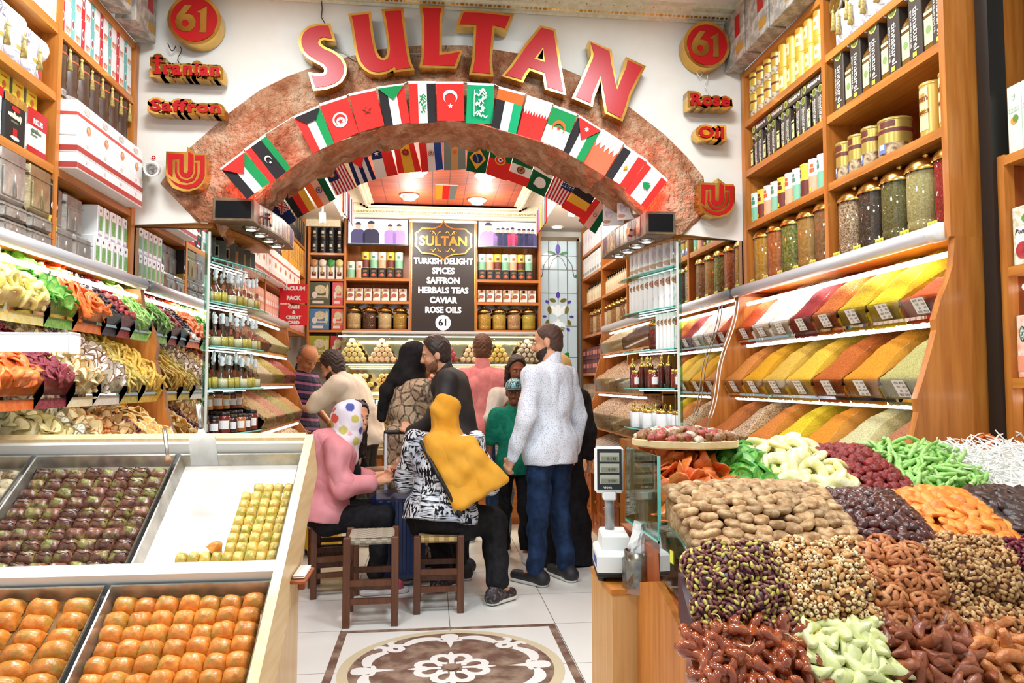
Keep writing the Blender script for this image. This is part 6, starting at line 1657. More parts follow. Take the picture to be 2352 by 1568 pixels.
screen(-.845, -.25, 'left wall screen showing two standing men and a paler picture', [(-.2, 1.15, 0), (-.07, 1.35, 1), (.12, .95, 2), (.21, 1.0, 2)], 'cfc4e6')
screen(.475, 1.075, 'right wall screen showing a bearded man and groups of people', [(-.2, 1.5, 2), (-.1, .8, 1), (-.05, .85, 0), (0, .8, 1), (.05, .9, 3), (.12, .75, 1), (.17, .75, 0), (.22, .75, 1), (.26, .7, 0)], 'dcd4ee')
# goods on the back wall
GBk = lambda side: 'back wall, %s of the menu sign' % side
def row(pr, xs, z, y=YB - .005, lab=None, grp=None, rot=0.):
 for x in xs: pr.at((x, y, z), (0, 0, rot + RND.uniform(-.05, .05)), None, lab, grp)
SH = {k: bpy.data.objects for k in ()}
def tt(c1, c2, c3, h=.165): return Proto(tin('tea_tin', .041, h, [(0, h * .5, 0), (h * .5, h, 1)], [c1, c2, c3, CR1], (1, .0008), dec=[(-.35, .35, h * .6, h * .75, 2), (-.2, .2, h * .77, h * .9, 3)], cat='tin'))
tm, tp, tb_ = tt(MINT, C('minttop', 'd5e8de'), C('mintdk', '4f8f78')), tt(PEACH, C('peachtop', 'f7e6d8'), ORP), tt(BRN, C('lemon', 'd8cb3c'), BRN)
bx = Proto(carton('tea_carton', .078, .06, .1, BLACK, [('o', -.024, .024, .012, .045, 1), ('O', -.012, .012, .02, .05, 2), ('f', -.02, .02, .06, .08, 3)], [C('redplate', 'b8402c'), ORP, C('goldtext', 'a08048', c2='2a2522', sc=180)], cat='box'))
tt_ = Proto(carton('tea_carton', .076, .06, .125, CR2, [('o', -.025, .025, .035, .075, 1), ('f', -.032, .032, .088, .124, 2), ('f', -.012, .012, .1, .122, 3)], [C('teafruit', 'd0693a', c2='8a4a5a', sc=14), C('teaband', 'b88a6a', c2='e0c8b4', sc=14), BRN], cat='box'))
tassel(tt_.root, (-.03, -.006, .085), TAS, .05)
jr = {}
def bjar(x, key, cols, lab):
 o = jar(.073, .245, key, lab, 'jars on the back wall shelf', 'nut_jar', .85, 14, False, cols)
 o.location = (x, YB + .06, 1.896)
for side, x0 in (('left', -.87), ('right', .466)):
 xs = [x0 + .19 + .085 * i for i in range(5)] if side == 'left' else [x0 + .05 + .082 * i for i in range(7)]
 row(bx, xs, 2.421, lab='small black tea carton with a red plate print, ' + GBk(side), grp='black tea cartons, ' + side)
 seq = (tb_, tm, tp, tb_, tm) if side == 'left' else (tm, tp, tb_, tm, tp, tb_, tm)
 for p, x in zip(seq, xs): row(p, (x,), 2.523, YB + .035, {tb_: 'brown and yellow', tm: 'mint', tp: 'peach'}[p] + ' tin over the black cartons, ' + GBk(side), 'two tone tins, ' + side + str(seq.index(p)))
 row(tt_, [x0 + .045 + .088 * i for i in range(7)], 2.186, lab='small white tasselled tea carton with fruit print, ' + GBk(side), grp='white tassel cartons, ' + side)
row(tm, (-.825,), 2.421, YB + .035, 'mint tin standing alone at the left end of the back wall shelf', 'mint tin end')
row(tp, (-.735,), 2.421, YB + .035, 'peach tin standing on the back wall shelf beside the mint tin', 'peach tin end')
for x, k, c, lab in ((-.79, 'pale nuts', ('cfb27a', 'e2cda0', 90), 'brass lidded jar of pale nuts, first from the left on the back wall'), (-.635, 'dark nuts', ('4a3020', '6b4a34', 90), 'brass lidded jar of dark brown nuts on the back wall'), (-.48, 'cream nuts', ('d6bf8c', 'ead9b2', 60), 'brass lidded jar of cream nuts on the back wall'), (-.325, 'gold powder', ('b5923e', 'c7a552', 50), 'brass lidded jar of gold powder beside the menu sign'),
      (.545, 'gold nuts', ('c9a13c', 'e0bd62', 90), 'brass lidded jar of golden nuts right of the menu sign'), (.70, 'yellow nuts', ('cfae4a', 'e3c96e', 90), 'brass lidded jar of yellow nuts, second right of the menu sign'), (.855, 'pink nuts', ('c49a72', 'd9b48c', 90), 'brass lidded jar of pinkish nuts, third right of the menu sign'), (1.01, 'lime nuts', ('c4b13a', 'd6c85c', 90), 'brass lidded jar of lime yellow nuts, fourth right of the menu sign')): bjar(x, k, c, lab)
# recess left of the back wall
p = Proto(tin('tea_tin', .036, .135, [(0, .135, 0)], [BLACK, C('seal_white', 'c9c2b0'), C('bandmix', 'c05a4a', c2='8a9a5a', sc=9)], (0, .001), 12, [(-.35, .35, .06, .09, 1), (-.4, .4, .03, .04, 2)], cat='tin', label='black tea tin with a pale seal in the left back recess', group='black tins in the recess'))
for k in range(2): row(p, [-1.19 + .082 * i for i in range(4)], 2.668 + .136 * k, YB + .03)
m = MB(); m.box(-.034, .034, 0, .06, 0, .12); m.lathe([(0, -.012), (.038, -.012), (.038, .0), (0, .0)], 16, 1, T=Matrix.Translation((0, -.002, .16)) @ Matrix.Rotation(-PI / 2, 4, 'X')).box(-.034, .034, .01, .06, .12, .19, 0)
m.box(-.02, .02, -.002, 0, .03, .07, 2)
for c, lab in ((C('lidtan', 'b58a5c'), 'round lidded tassel tube, tan lid, left back recess'), (C('lidwhite', 'e6ddd0'), 'round lidded tassel tube, white lid, left back recess'), (C('lidgreen', '3f9a4a'), 'round lidded tassel tube, green lid, left back recess'), (C('lidcream', 'd8cf8a'), 'round lidded tassel tube, cream lid, left back recess')):
 i = ('tan', 'whi', 'gre', 'cre').index(lab.split(', ')[1][:3])
 o = m.build('tassel_tube', [CR2, c, BRN], None, (-1.19 + .084 * i, YB, 2.403), label=lab, cat='tube')
 tassel(o, (0, -.018, .11), TAS, .06)
def gbox(x, w_, z, h, c, lab, y=YB - .005): return carton('sweet_box', w_, .2, h, c, [('o', -w_ * .25, w_ * .32, h * .5, h * .88, 1), ('o', -w_ * .38, -w_ * .1, h * .3, h * .6, 2), ('f', -w_ * .1, w_ * .4, h * .34, h * .42, 1), ('f', -w_ / 2, w_ / 2, h * .27, h * .285, 1), ('f', -w_ * .35, w_ * .2, h * .08, h * .2, 2), ('O', w_ * .3, w_ * .45, h * .3, h * .9, 1)], [C('creamcrest', 'd9d2b4', c2='b9b48c', sc=60), C('softwhite', 'd9d6cc')], loc=(x, y, z), label=lab, cat='box')
gbox(-1.13, .2, 2.133, .235, C('box_olive', '4d5340'), 'dark green sweet box in the left back recess'); gbox(-.95, .11, 2.133, .235, C('box_rose', 'c85560'), 'rose red sweet box in the left back recess, beside the dark green one')
gbox(-1.13, .19, 1.883, .215, C('box_blue', '4a78a8'), 'blue sweet box in the left back recess'); gbox(-.95, .12, 1.883, .215, C('box_coral', 'd0564e'), 'coral red sweet box beside the blue one')
gbox(-1.13, .2, 1.583, .24, C('box_lime', '9a9a2e'), 'lime sweet box low in the left back recess'); gbox(-.95, .13, 1.583, .24, C('box_wine', 'b5323f'), 'wine red sweet box low in the left back recess')
# ---- glass counter before the back wall
CGL = glass('counter_glass', 'f7f7f2', .05, .12)
gc = empty('glass_counter', (.1, 7.1, 0), label='long lit glass counter of rolled sweets before the back wall', cat='counter')
def gb(nm, x0, x1, y0, y1, z0, z1, m_): return MB().box(x0 - .1, x1 - .1, y0 - 7.1, y1 - 7.1, z0, z1).build(nm, m_, gc)
gb('wood_base', -.9, 1.12, 7.12, 7.6, .0, .68, OAK); gb('stone_ledge', -.92, 1.14, 7.05, 7.6, .68, .73, mat('ledge_stone', 'b9ab90', .4))
m = MB()
for i in range(9):
 x = -.86 + .22 * i
 m.box(x - .1, x + .1 - .1 + .08, 7.105 - 7.1, 7.12 - 7.1, .06, .42); m.box(x - .1, x + .08, .005, .02, .47, .64)
m.build('drawer_fronts', OAKX, gc)
for z in (1.55, 1.27, .98): gb('glass_shelf', -.9, 1.12, 7.12, 7.58, z - .008, z, CGL)
for z in (1.80, 1.53, 1.25): gb('led_strip', -.88, 1.10, 7.14, 7.155, z - .012, z - .002, TUBE)
gb('front_glass', -.9, 1.12, 7.09, 7.096, .73, 1.82, CGL); gb('top_glass', -.9, 1.12, 7.09, 7.58, 1.82, 1.828, CGL)
for x in (-.9, -.4, .1, .6, 1.11): gb('glass_divider', x, x + .006, 7.1, 7.58, 1.27, 1.82, CGL)
gb('back_mirror', -.9, 1.12, 7.585, 7.6, .73, 1.84, mat('warm_mirror', 'd9c9a0', .08, 1.))
def roll(c1, c2, lab, grp, r=.026):
 m = MB(); m.lathe([(0, 0), (r * .92, 0), (r, .004), (r, .18)], 12, 0, T=Matrix.Rotation(-PI / 2, 4, 'X'), cap=False)
 m.lathe([(0, -.001), (r * .72, -.001)], 10, 1, T=Matrix.Rotation(-PI / 2, 4, 'X'), cap=False)
 return Proto(m.build('delight_roll', [F('roll_' + grp, c1, None, .6), F('rollend_' + grp, c2, c1, .6, sc=70)], label=lab, cat='sweet', group=grp))
for x0, n, c1, c2, nm in ((-.76, 5, 'cdb46a', 'efe3b8', 'pale green'), (-.475, 5, 'd9b08c', 'f0d9bc', 'pinkish tan'), (-.2, 5, 'a8602c', 'e0b478', 'amber brown'), (.13, 5, '7c1c20', 'c9443c', 'ruby red'), (.385, 4, 'b59a78', 'efe4d2', 'cream'), (.66, 4, 'b8943e', 'ecd890', 'golden'), (.93, 5, '8a7460', 'f0e9dc', 'grey white')):
 p = roll(c1, c2, nm + ' rolled sweet in a pyramid on the top glass shelf of the back counter', nm + ' rolls')
 for j in range(n):
  for i in range(n - j if n > 4 else max(1, n - j)): p.at((x0 + (i - (n - j - 1) / 2) * .052, 7.2, 1.552 + .026 + .044 * j), (0, RND.uniform(0, 6), 0) if False else (0, 0, RND.uniform(-.03, .03)))
for x0, x1, c1, c2, nm in ((-.85, -.55, 'd9b45c', 'ecd596', 'golden nut rolls'), (-.5, -.12, 'cf9a3e', 'e8c67c', 'yellow nut rolls'), (-.02, .3, '8c2a2c', 'e6cfae', 'red and cream nut rolls'), (.34, .7, 'b5803c', 'dcb878', 'brown nut rolls'), (.74, 1.06, 'a9975a', 'd6c68c', 'olive nut rolls')):
 p = roll(c1, c2, '%s on the middle shelf of the back glass counter' % nm, nm, .023)
 for j in range(4):
  k = int((x1 - x0) / .048) - (j > 1)
  for i in range(k): p.at((x0 + .048 * i + .024 * (j % 2), 7.2, 1.272 + .023 + .04 * j), (0, 0, RND.uniform(-.06, .06)))
p = Proto(carton('sweet_box', .16, .2, .05, C('ice_blue', 'b4d2e0', c2='dcebf0', sc=20), [('f', -.03, .03, .0, .05, 1)], [CR2], label='pale blue wrapped box stacked on the lowest glass shelf of the back counter', cat='box', group='pale blue boxes'))
for i in range(11):
 for j in range(4): p.at((-.8 + .175 * i, 7.2, .982 + .051 * j), (0, 0, RND.uniform(-.04, .04)))
def lowfn(s, t): return Vector((-.88 + 1.98 * t, 7.13 + .4 * s, .80 + .1 * s + .02 * noise.noise(Vector((t * 60, s * 12, 0)))))
mound('white_sweets', lowfn, F('white_sweet', 'efe9dc', 'c9bda6', .6, sc=60, bump=1.), 'white sweets filling the bottom of the back glass counter', 60, 8, .06, cat='sweet')
# ---- stained glass panel right of the back wall
sg = empty('stained_glass', (1.33, YB + .1, 0), label='tall stained glass door right of the back wall with a purple flower motif', cat='door')
LEAD = mat('lead_came', '8d8a80', .35, .6)
PANE = mat('pale_leaded_glass', 'bcd3dc', .12, em=.3)
FV, FG, FOL, FW = mat('violet_glass', '4a3f9a', .1, em=.35), mat('green_glass', '2f7a3c', .1, em=.25), mat('olive_glass', '6b6a2a', .1, em=.25), mat('frost_glass', 'dfe6e4', .3, em=.4)
MB().box(-.2, .2, 0, .02, .3, 2.86).build('pane', PANE, sg)
for x in (-.225, .2): MB().box(x, x + .025, -.02, .03, .0, 2.88).build('frame', mat('door_frame', '6b5f4c', .4, .3), sg)
MB().box(-.225, .225, -.02, .03, 2.86, 2.9).build('frame', mat('door_frame', '6b5f4c', .4, .3), sg)
m = MB()
for x in (-.1, 0, .1): m.tube([(x, -.003, .3), (x, -.003, 2.86)], .004, 5)
for z in (.6, .95, 1.3, 1.62, 1.95, 2.3, 2.55, 2.7): m.tube([(-.2, -.003, z), (.2, -.003, z)], .003, 5)
for s in (-1, 1):
 m.tube([(0, -.004, 2.72), (s * .08, -.004, 2.7), (s * .15, -.004, 2.6), (s * .17, -.004, 2.48)], .004, 5)
 m.tube([(0, -.004, 2.70), (s * .05, -.004, 2.66), (s * .1, -.004, 2.55), (s * .1, -.004, 2.4)], .003, 5)
m.build('lead_lines', LEAD, sg)
def petal(cx_, cz, l, w_, a):
 pts = []
 for i in range(14):
  f = i / 13 * 2
  t = f if f <= 1 else 2 - f
  s = 1 if f <= 1 else -1
  x, z = l * t, s * w_ * math.sin(PI * t) ** .8
  pts.append((cx_ + x * math.cos(a) - z * math.sin(a), cz + x * math.sin(a) + z * math.cos(a)))
 return pts
fl = lambda q, d: Vector((q[0], d, q[1]))
for nm, mt, ps in (('violet_petals', FV, [(0, 2.71, .12, .026, PI / 2), (0, 2.24, .08, .022, PI / 2), (0, 1.86, .09, .022, -PI / 2), (-.1, 2.19, .05, .016, 2.4), (.1, 2.19, .05, .016, .7), (-.12, 2.05, .05, .014, PI), (.12, 2.05, .05, .014, 0), (-.09, 1.93, .05, .016, 3.9), (.09, 1.93, .05, .016, -.8)]), ('green_leaves', FG, [(-.17, 2.47, .07, .02, 2.7), (.17, 2.47, .07, .02, .4), (-.02, 2.72, .1, .016, 2.9), (.02, 2.72, .1, .016, .2), (.05, 1.6, .1, .03, .8)]), ('olive_leaves', FOL, [(-.02, 2.21, .08, .022, 2.8), (.02, 2.21, .08, .022, .35), (-.1, 2.17, .1, .022, -1.4), (.1, 2.17, .1, .022, -1.75), (-.08, 1.93, .08, .022, -.3), (.08, 1.93, .08, .022, 3.4), (-.105, 2.02, .07, .02, -1.9), (.105, 2.02, .07, .02, -1.2)]), ('white_petals', FW, [(0, 2.04, .15, .03, PI / 2), (0, 2.03, .13, .03, -PI / 2), (-.01, 2.06, .13, .03, 2.1), (.01, 2.06, .13, .03, 1.0), (-.01, 2.0, .12, .03, -2.2), (.01, 2.0, .12, .03, -.95)])):
 m = MB()
 for q in ps: m.poly([petal(*q)], fl, -.007, -.001)
 m.build(nm, mt, sg)
# ---- inner side racks with nuts
LI_L = [((-1.159, 1.635), (-1.2, 1.577)), ((-1.095, 1.411), (-1.129, 1.346)), ((-1.042, 1.123), (-1.083, 1.048)), ((-.992, .893), (-1.03, .83))]
LI_R = [((1.487, 1.697), (1.506, 1.61)), ((1.434, 1.385), (1.455, 1.275)), ((1.384, 1.095), (1.41, .97))]
def inner_rack(side, lips, ya, yb, xw, label):
 r = empty('nut_rack', (0, 0, 0), label=label, cat='rack')
 s = side
 pts = [(lips[0][0][0] + s * .04, 1.83)]
 for u_, l_ in lips: pts += [(u_[0] + s * .02, u_[1] + .03), (l_[0], l_[1] - .02)]
 pts += [(lips[-1][1][0], .2), (xw, .2), (xw, 1.83)]
 MB().poly([pts], lambda q, d: Vector((q[0], d, q[1])), yb, yb + .025).build('end_panel', OAK, r)
 for k, (u_, l_) in enumerate(lips):
  m = MB(); m.poly([[u_, l_, (l_[0] + s * .006, l_[1]), (u_[0] + s * .006, u_[1])]], lambda q, d: Vector((q[0], d, q[1])), ya, yb); m.build('tray_glass', ACRYL, r)
  a, b = sorted((l_[0], xw)); MB().box(a, b, ya, yb, l_[1] - .014, l_[1] - .002).build('tray_bottom', OAKY, r)
  m = MB(); m.tube([(lips[k][0][0] + s * .1, ya + .03, (1.79 if k == 0 else lips[k - 1][1][1] - .03)), (lips[k][0][0] + s * .1, yb - .03, (1.79 if k == 0 else lips[k - 1][1][1] - .03))], .009, 6); m.build('tube_light', TUBE, r)
 m = MB(); m.lathe([(0, 0), (.028, .0), (.03, .01), (.03, yb - ya), (0, yb - ya)], 12, T=Matrix.Translation((lips[0][0][0] + s * .05, ya, 1.83)) @ Matrix.Rotation(-PI / 2, 4, 'X')); m.build('rail_housing', ALU, r)
 MB().box(min(xw, xw - s * .01), max(xw, xw - s * .01), ya, yb, .3, 1.83).build('back_panel', OAK, r)
 a, b = sorted((lips[-1][1][0] + s * .05, xw)); MB().box(a, b, ya, yb, 0, lips[-1][1][1] - .2).build('drawer_base', OAK, r)
 return r
nl = inner_rack(-1, LI_L, 4.9, 6.3, -1.62, 'inner wood rack of nut trays left of the aisle')
nr_ = inner_rack(1, LI_R, 5.0, 6.5, 1.94, 'inner wood rack of nut trays right of the aisle')
NUTS = {'brown almonds': ('7a4526', 'a86a40', 60), 'pale green pistachios': ('b5b67a', 'd8dbb0', 60), 'cream cashews': ('dcc79a', 'efe2c2', 60), 'yellow green nuts': ('b5a23c', 'd2c166', 60), 'red nuts': ('9a3c34', 'c05f4c', 60), 'tan hazelnuts': ('c9a468', 'e0c693', 60), 'pink peanuts': ('c98a6a', 'e0b094', 70), 'shelled pistachios': ('a9a35a', 'c9c58a', 70), 'golden peanuts': ('cf9d5a', 'e5bf86', 70), 'mixed nuts': ('a8744a', 'e8d6b0', 40), 'mixed tea herbs': ('8a5a3c', 'e2d0b4', 45), 'dark dates': ('3b201a', '5f3526', 50)}
def nheap(side, lips, k, y0, y1, nm, depth=.3):
 c = NUTS[nm]
 xb = abs(lips[k][0][0]) + depth
 fn = slope_fn(side, lips[k], y0, y1, .17, xb, .03, rough=.016, seed=k)
 mound('nut_heap', fn, F('nut_' + nm.replace(' ', '_'), c[0], c[1], .5, sc=c[2] * 2, bump=1., bsc=c[2] * 2.6, lo=.42, hi=.58), 'heap of loose %s in tray %s of the inner %s rack' % (nm, ('one, the top', 'two', 'three', 'four, the lowest')[k], 'left' if side < 0 else 'right'), 34, 26, .02, cat='nuts')
for k, row_ in enumerate((('brown almonds', 'pale green pistachios'), ('cream cashews', 'yellow green nuts', 'red nuts'), ('tan hazelnuts', 'pink peanuts', 'shelled pistachios', 'golden peanuts'), ('yellow green nuts', 'mixed nuts'))):
 n = len(row_)
 for i, nm in enumerate(row_): nheap(-1, LI_L, k, 4.92 + 1.37 * i / n, 4.92 + 1.37 * (i + 1) / n - .01, nm)
for k, row_ in enumerate((('dark dates', 'cream cashews'), ('mixed tea herbs', 'mixed nuts'), ('mixed nuts', 'mixed tea herbs'))):
 n = len(row_)
 for i, nm in enumerate(row_): nheap(1, LI_R, k, 5.02 + 1.46 * i / n, 5.02 + 1.46 * (i + 1) / n - .01, nm)
# long white packs on the sloping bed right of the aisle
MB().poly([[(1.30, .62), (1.34, .74), (1.9, .98), (1.9, .6)]], lambda q, d: Vector((q[0], d, q[1])), 5.0, 6.6).build('pack_bed', OAKY, label='low sloping wooden bed of white packs right of the aisle', cat='counter')
p = Proto(MB().box(-.04, .04, 0, .5, 0, .045, bev=.014).build('white_pack', mat('white_pack', 'f4f1ec', .25, c2='d8cdbf', sc=18), label='long white wrapped pack lying on the sloping bed right of the aisle', cat='pack', group='long white packs'))
for i in range(15): p.at((1.36, 5.06 + .1 * i, .765), (0, 0, 0) if False else Euler((math.radians(23), 0, -PI / 2)), None)
# drawers under it
dr = empty('drawer_chest', (1.45, 5.0, 0), label='chest of small wooden drawers with ring handles low on the right of the aisle', cat='chest')
MB().box(.02, .45, 0, 2.3, 0, .6).build('body', OAK, dr)
for i in range(7):
 for j in range(3):
  d = MB().box(.0, .02, .03 + .32 * i, .32 + .32 * i, .04 + .19 * j, .2 + .19 * j, bev=.004).build('drawer', TEAK, dr)
  m = MB(); m.tube([(-.012, .175 + .32 * i + .02 * math.cos(t), .115 + .19 * j + .012 * math.sin(t)) for t in [k * PI / 5 for k in range(10)]], .003, 5, close=True); m.box(-.01, 0, .15 + .32 * i, .2 + .32 * i, .12 + .19 * j, .14 + .19 * j); m.build('handle', GOLD, d)
# shelves above the racks
def inner_shelf(side, x, y0, y1, levels, lab):
 r = empty('shelf_unit', (x, y0, 0), label=lab, cat='shelf')
 s = side
 a = lambda p, q: tuple(sorted((s * p, s * q)))
 for z in levels: MB().box(*a(0, .3), 0, y1 - y0, z - .025, z).build('shelf_board', OAKY, r)
 n = int((y1 - y0) / .75)
 for i in range(n + 1): MB().box(*a(-.004, .3), (y1 - y0 - .022) * i / n, (y1 - y0 - .022) * i / n + .022, levels[0] - .03, levels[-1] + .3).build('divider', OAK, r)
 MB().box(*a(.29, .3), 0, y1 - y0, levels[0], levels[-1] + .3).build('back_panel', TEAK, r)
inner_shelf(-1, -1.27, 4.9, 7.58, (1.84, 2.14, 2.42, 2.7), 'inner wall shelf left of the aisle with white and gold cartons')
inner_shelf(1, 1.60, 5.0, 7.78, (1.12, 1.45, 1.84, 2.17, 2.45, 2.7), 'inner wall shelf right of the aisle with jars and cartons')
def irow(side, pr, y0, y1, z, step, x=None, jit=.05):
 y = y0
 while y < y1:
  pr.at(((x if x else (-1.27 if side < 0 else 1.6)), y, z), (0, 0, (PI / 2 if side < 0 else -PI / 2) + RND.uniform(-jit, jit)))
  y += step
IB = lambda nm, w_, h, c, decs, ms, lab: Proto(carton(nm, w_, .16, h, c, decs, ms, label=lab, cat='box', group=lab))
irow(-1, IB('tea_carton', .07, .22, C('pinkorange', 'eb8f78', c2='f6d9c8', sc=12), [('f', -.03, .03, .02, .06, 1), ('f', -.03, .03, .12, .15, 1)], [CR2], 'pink and orange tea carton in the row above the inner left rack'), 4.97, 6.3, 1.842, .082)
irow(-1, IB('sweet_box', .2, .07, CR2, [('f', -.1, .1, .006, .03, 1)], [C('bandred', 'b2453f')], 'flat white sweet box with a red band on the inner left shelf'), 5.1, 6.4, 2.142, .215, -1.2)
irow(-1, IB('sweet_box', .18, .17, CR2, [('f', -.09, .09, .1, .115, 1), ('o', .0, .05, .03, .08, 2)], [C('bandred2', 'd0544a'), C('fruit1', 'e3a277')], 'standing white sweet box on the inner left shelf'), 5.1, 7.0, 2.213, .2, -1.22)
irow(-1, IB('tea_carton', .09, .24, C('ochre', 'd79a2c'), [('f', -.035, .035, .05, .2, 1)], [C('ochre_dark', '8a5a1c', c2='e2b45c', sc=40)], 'ochre tea carton in the row on the inner left shelf'), 6.45, 7.5, 2.422, .1)
irow(-1, IB('tea_carton', .09, .23, C('dark_red', '4a2622'), [('f', -.03, .03, .14, .2, 1), ('f', -.035, .035, .03, .06, 2)], [GOLDP, C('pale_stripe', 'c9b9a4')], 'dark carton with a gold label on the inner left shelf'), 5.0, 6.45, 2.422, .1)
irow(-1, IB('tea_carton', .1, .24, BLACK, [('f', -.012, .012, .1, .22, 1)], [C('tubegold2', 'b59a6a')], 'black carton standing on the top inner left shelf'), 5.5, 7.5, 2.702, .11)
irow(-1, IB('tea_carton', .08, .22, C('pinkbox', 'd98a90', c2='efe0da', sc=14), [('f', -.03, .03, .08, .16, 1)], [CR2], 'rose tea carton at the far end of the inner left shelf'), 6.42, 7.5, 1.842, .09)
irow(1, IB('tea_carton', .12, .24, C('lilacwhite', 'e9e6f2', c2='f8f6f4', sc=10), [('o', -.03, .03, .09, .17, 1)], [PURP], 'white and lilac saffron carton on the top inner right shelf'), 5.2, 7.7, 2.702, .13)
irow(1, IB('tea_carton', .1, .2, C('greywhite', 'd9dcdc', c2='f2f2f0', sc=9), [('f', -.04, .04, .02, .05, 1)], [C('greyband', '9aa3a8')], 'pale grey carton on the inner right shelf'), 6.9, 7.75, 2.452, .11)
p = Proto(bottle('sauce_bottle', .022, .19, mat('pale_bottle', 'd9c9a0', .2, c2='efe6cc', sc=9), 'small pale bottle with a dark cap on the inner right shelf', 'small pale bottles', [CR2, ORP], square=False))
irow(1, p, 5.3, 7.7, 2.172, .07, 1.66)
prs = [jar(.065, .27, k, 'brass lidded jar of %s in the row on the inner right counter shelf' % k, 'inner right jars of ' + k, 'nut_jar', .85, 12, False, c) for k, c in (('pale grains', ('cbb88c', 'e2d4b0', 90)), ('brown seeds', ('8a5a3a', 'b58a60', 90)), ('peach powder', ('d9a27c', 'e0b08c', 50)), ('white powder', ('efe9dc', 'f5f1e6', 50)))]
prs = [Proto(o) for o in prs]
for i in range(16): prs[(0, 1, 0, 3, 2, 1, 0, 1)[i % 8]].at((1.68, 5.15 + .155 * i, 1.842))
irow(1, IB('spice_jar_box', .06, .13, C('darkred_pack', '7c2a26', c2='2a1a18', sc=18), [('f', -.02, .02, .05, .09, 1)], [C('pinkish', 'd98a80')], 'small dark red jar pack in the far right inner shelf'), 6.6, 7.75, 1.452, .07)
irow(1, IB('spice_jar_box', .06, .12, C('darkred_pack', '7c2a26', c2='2a1a18', sc=18), [('f', -.02, .02, .05, .09, 1)], [C('pinkish', 'd98a80')], 'small dark red jar pack stacked on another in the far right inner shelf'), 6.6, 7.75, 1.584, .07)
irow(1, IB('book_pack', .03, .22, C('bookpack', 'b9a48c', c2='5a4a40', sc=10), [], [], 'thin upright pack leaning in the low far right inner shelf'), 6.6, 7.75, 1.122, .045, jit=.3)
# ---- corner glass stands in the arch jambs
def stand(side, zs, lab):
 s = side
 r = empty('glass_stand', (0, 0, 0), label=lab, cat='stand')
 x0 = -1.185 if s < 0 else 1.385
 bul = -1.04 if s < 0 else 1.255
 xw = -1.62 if s < 0 else 1.94
 arc = [(x0 + (bul - x0) * math.sin(PI / 2 * f), 4.125 + .62 * f) for f in [i / 10 for i in range(11)]]
 pts = arc + [(bul, 4.88), (xw, 4.88), (xw, 4.125)]
 for z in zs:
  MB().poly([pts], lambda q, d: Vector((q[0], q[1], d)), z - .008, z).build('glass_shelf', GREENGLASS, r)
  m = MB(); m.tube([(p[0], p[1], z - .004) for p in arc], .005, 5); m.build('glass_rim', TEAL, r)
 for z in zs[:4]:
  m = MB(); m.tube([(x0 + s * .1, 4.3, z - .016), (bul + s * .12, 4.8, z - .016)], .004, 6); m.build('led_strip', mat('cool_led', 'eef6ff', .4, em=14.), r)
 MB().box(min(xw, xw + s * -.01), max(xw, xw - s * .01), 4.13, 4.88, .7, 2.2).build('back_mirror', MIRROR, r)
 MB().box(min(x0, x0 + s * .004), max(x0, x0 + s * .004), 4.118, 4.125, 1.0, 2.19).build('front_edge', GREENGLASS, r)
 MB().poly([pts], lambda q, d: Vector((q[0], q[1], d)), 2.185, 2.21).build('top_board', OAKX, r)
 MB().poly([pts], lambda q, d: Vector((q[0], q[1], d)), .0, .98).build('base', OAK, r)
 return arc
ZS = (2.03, 1.795, 1.55, 1.318, 1.066)
stand(-1, ZS, 'curved glass corner stand left of the archway with bottles of oil and jars')
stand(1, ZS, 'curved glass corner stand right of the archway with saffron cartons and jars')
def along(side, f, inset):
 s = side
 x0, bul = (-1.185, -1.04) if s < 0 else (1.385, 1.255)
 return (x0 + (bul - x0) * math.sin(PI / 2 * f) + s * inset, 4.125 + .62 * f + .03)
# left: little glass bottles with oil
OILS = [mat('oil_yellow', 'd9cf5a', .1, coat=.5), mat('oil_amber', 'c9762a', .1, coat=.5), mat('oil_pale', 'e6ecc8', .1, coat=.5), mat('oil_dark', '4a2a20', .1, coat=.5)]
def oil_flask(k, r, h):
 e = empty('oil_flask', label='', cat='bottle')
 MB().lathe([(0, .003), (r * .9, .003), (r * .85, h * .3), (0, h * .3)], 12, cap=False).build('oil', OILS[k], e)
 MB().lathe([(0, 0), (r, 0), (r * .98, h * .3), (r * .3, h * .55), (r * .25, h * .72)], 12, cap=False).build('glass_body', ACRYL, e)
 MB().lathe([(r * .28, h * .7), (r * .4, h * .78), (r * .25, h * .82), (r * .45, h * .9), (r * .2, h), (0, h)], 10, cap=False).build('stopper', mat('crystal', 'f4fafc', .08, coat=.5), e)
 MB().box(-.008, .008, -r * .8, -r * .78 + .001, h * .36, h * .5).build('paper_tag', C('redtag', '9a4a2c'), e)
 return e
fl_ = [Proto(oil_flask(k, r, h)) for k, r, h in ((2, .028, .205), (0, .034, .19), (1, .03, .2), (0, .025, .21), (3, .028, .19), (2, .038, .18))]
FLN = ('clear pale oil', 'yellow oil in a wide flask', 'amber oil', 'yellow oil in a slim flask', 'dark brown oil', 'pale oil in a broad flask')
for z, lv in ((1.796, 'top'), (1.551, 'middle'), (1.319, 'lower')):
 for i in range(9):
  for b in range(2):
   k = (i * 2 + b * 3 + int(z * 10)) % 6
   x, y = along(-1, .04 + .11 * i, .045 + .09 * b)
   fl_[k].at((x, y, z), (0, 0, RND.uniform(-.4, .6)), None, 'flask of %s, %s shelf, left corner stand' % (FLN[k], lv), 'flasks of %s, %s shelf' % (FLN[k], lv))
JM = [mat('honey', 'b9661f', .12, coat=.6), mat('dark_jam', '3a1a18', .12, coat=.6), mat('amber_jam', 'c98a2c', .12, coat=.6), mat('red_jam', '7c2418', .12, coat=.6)]
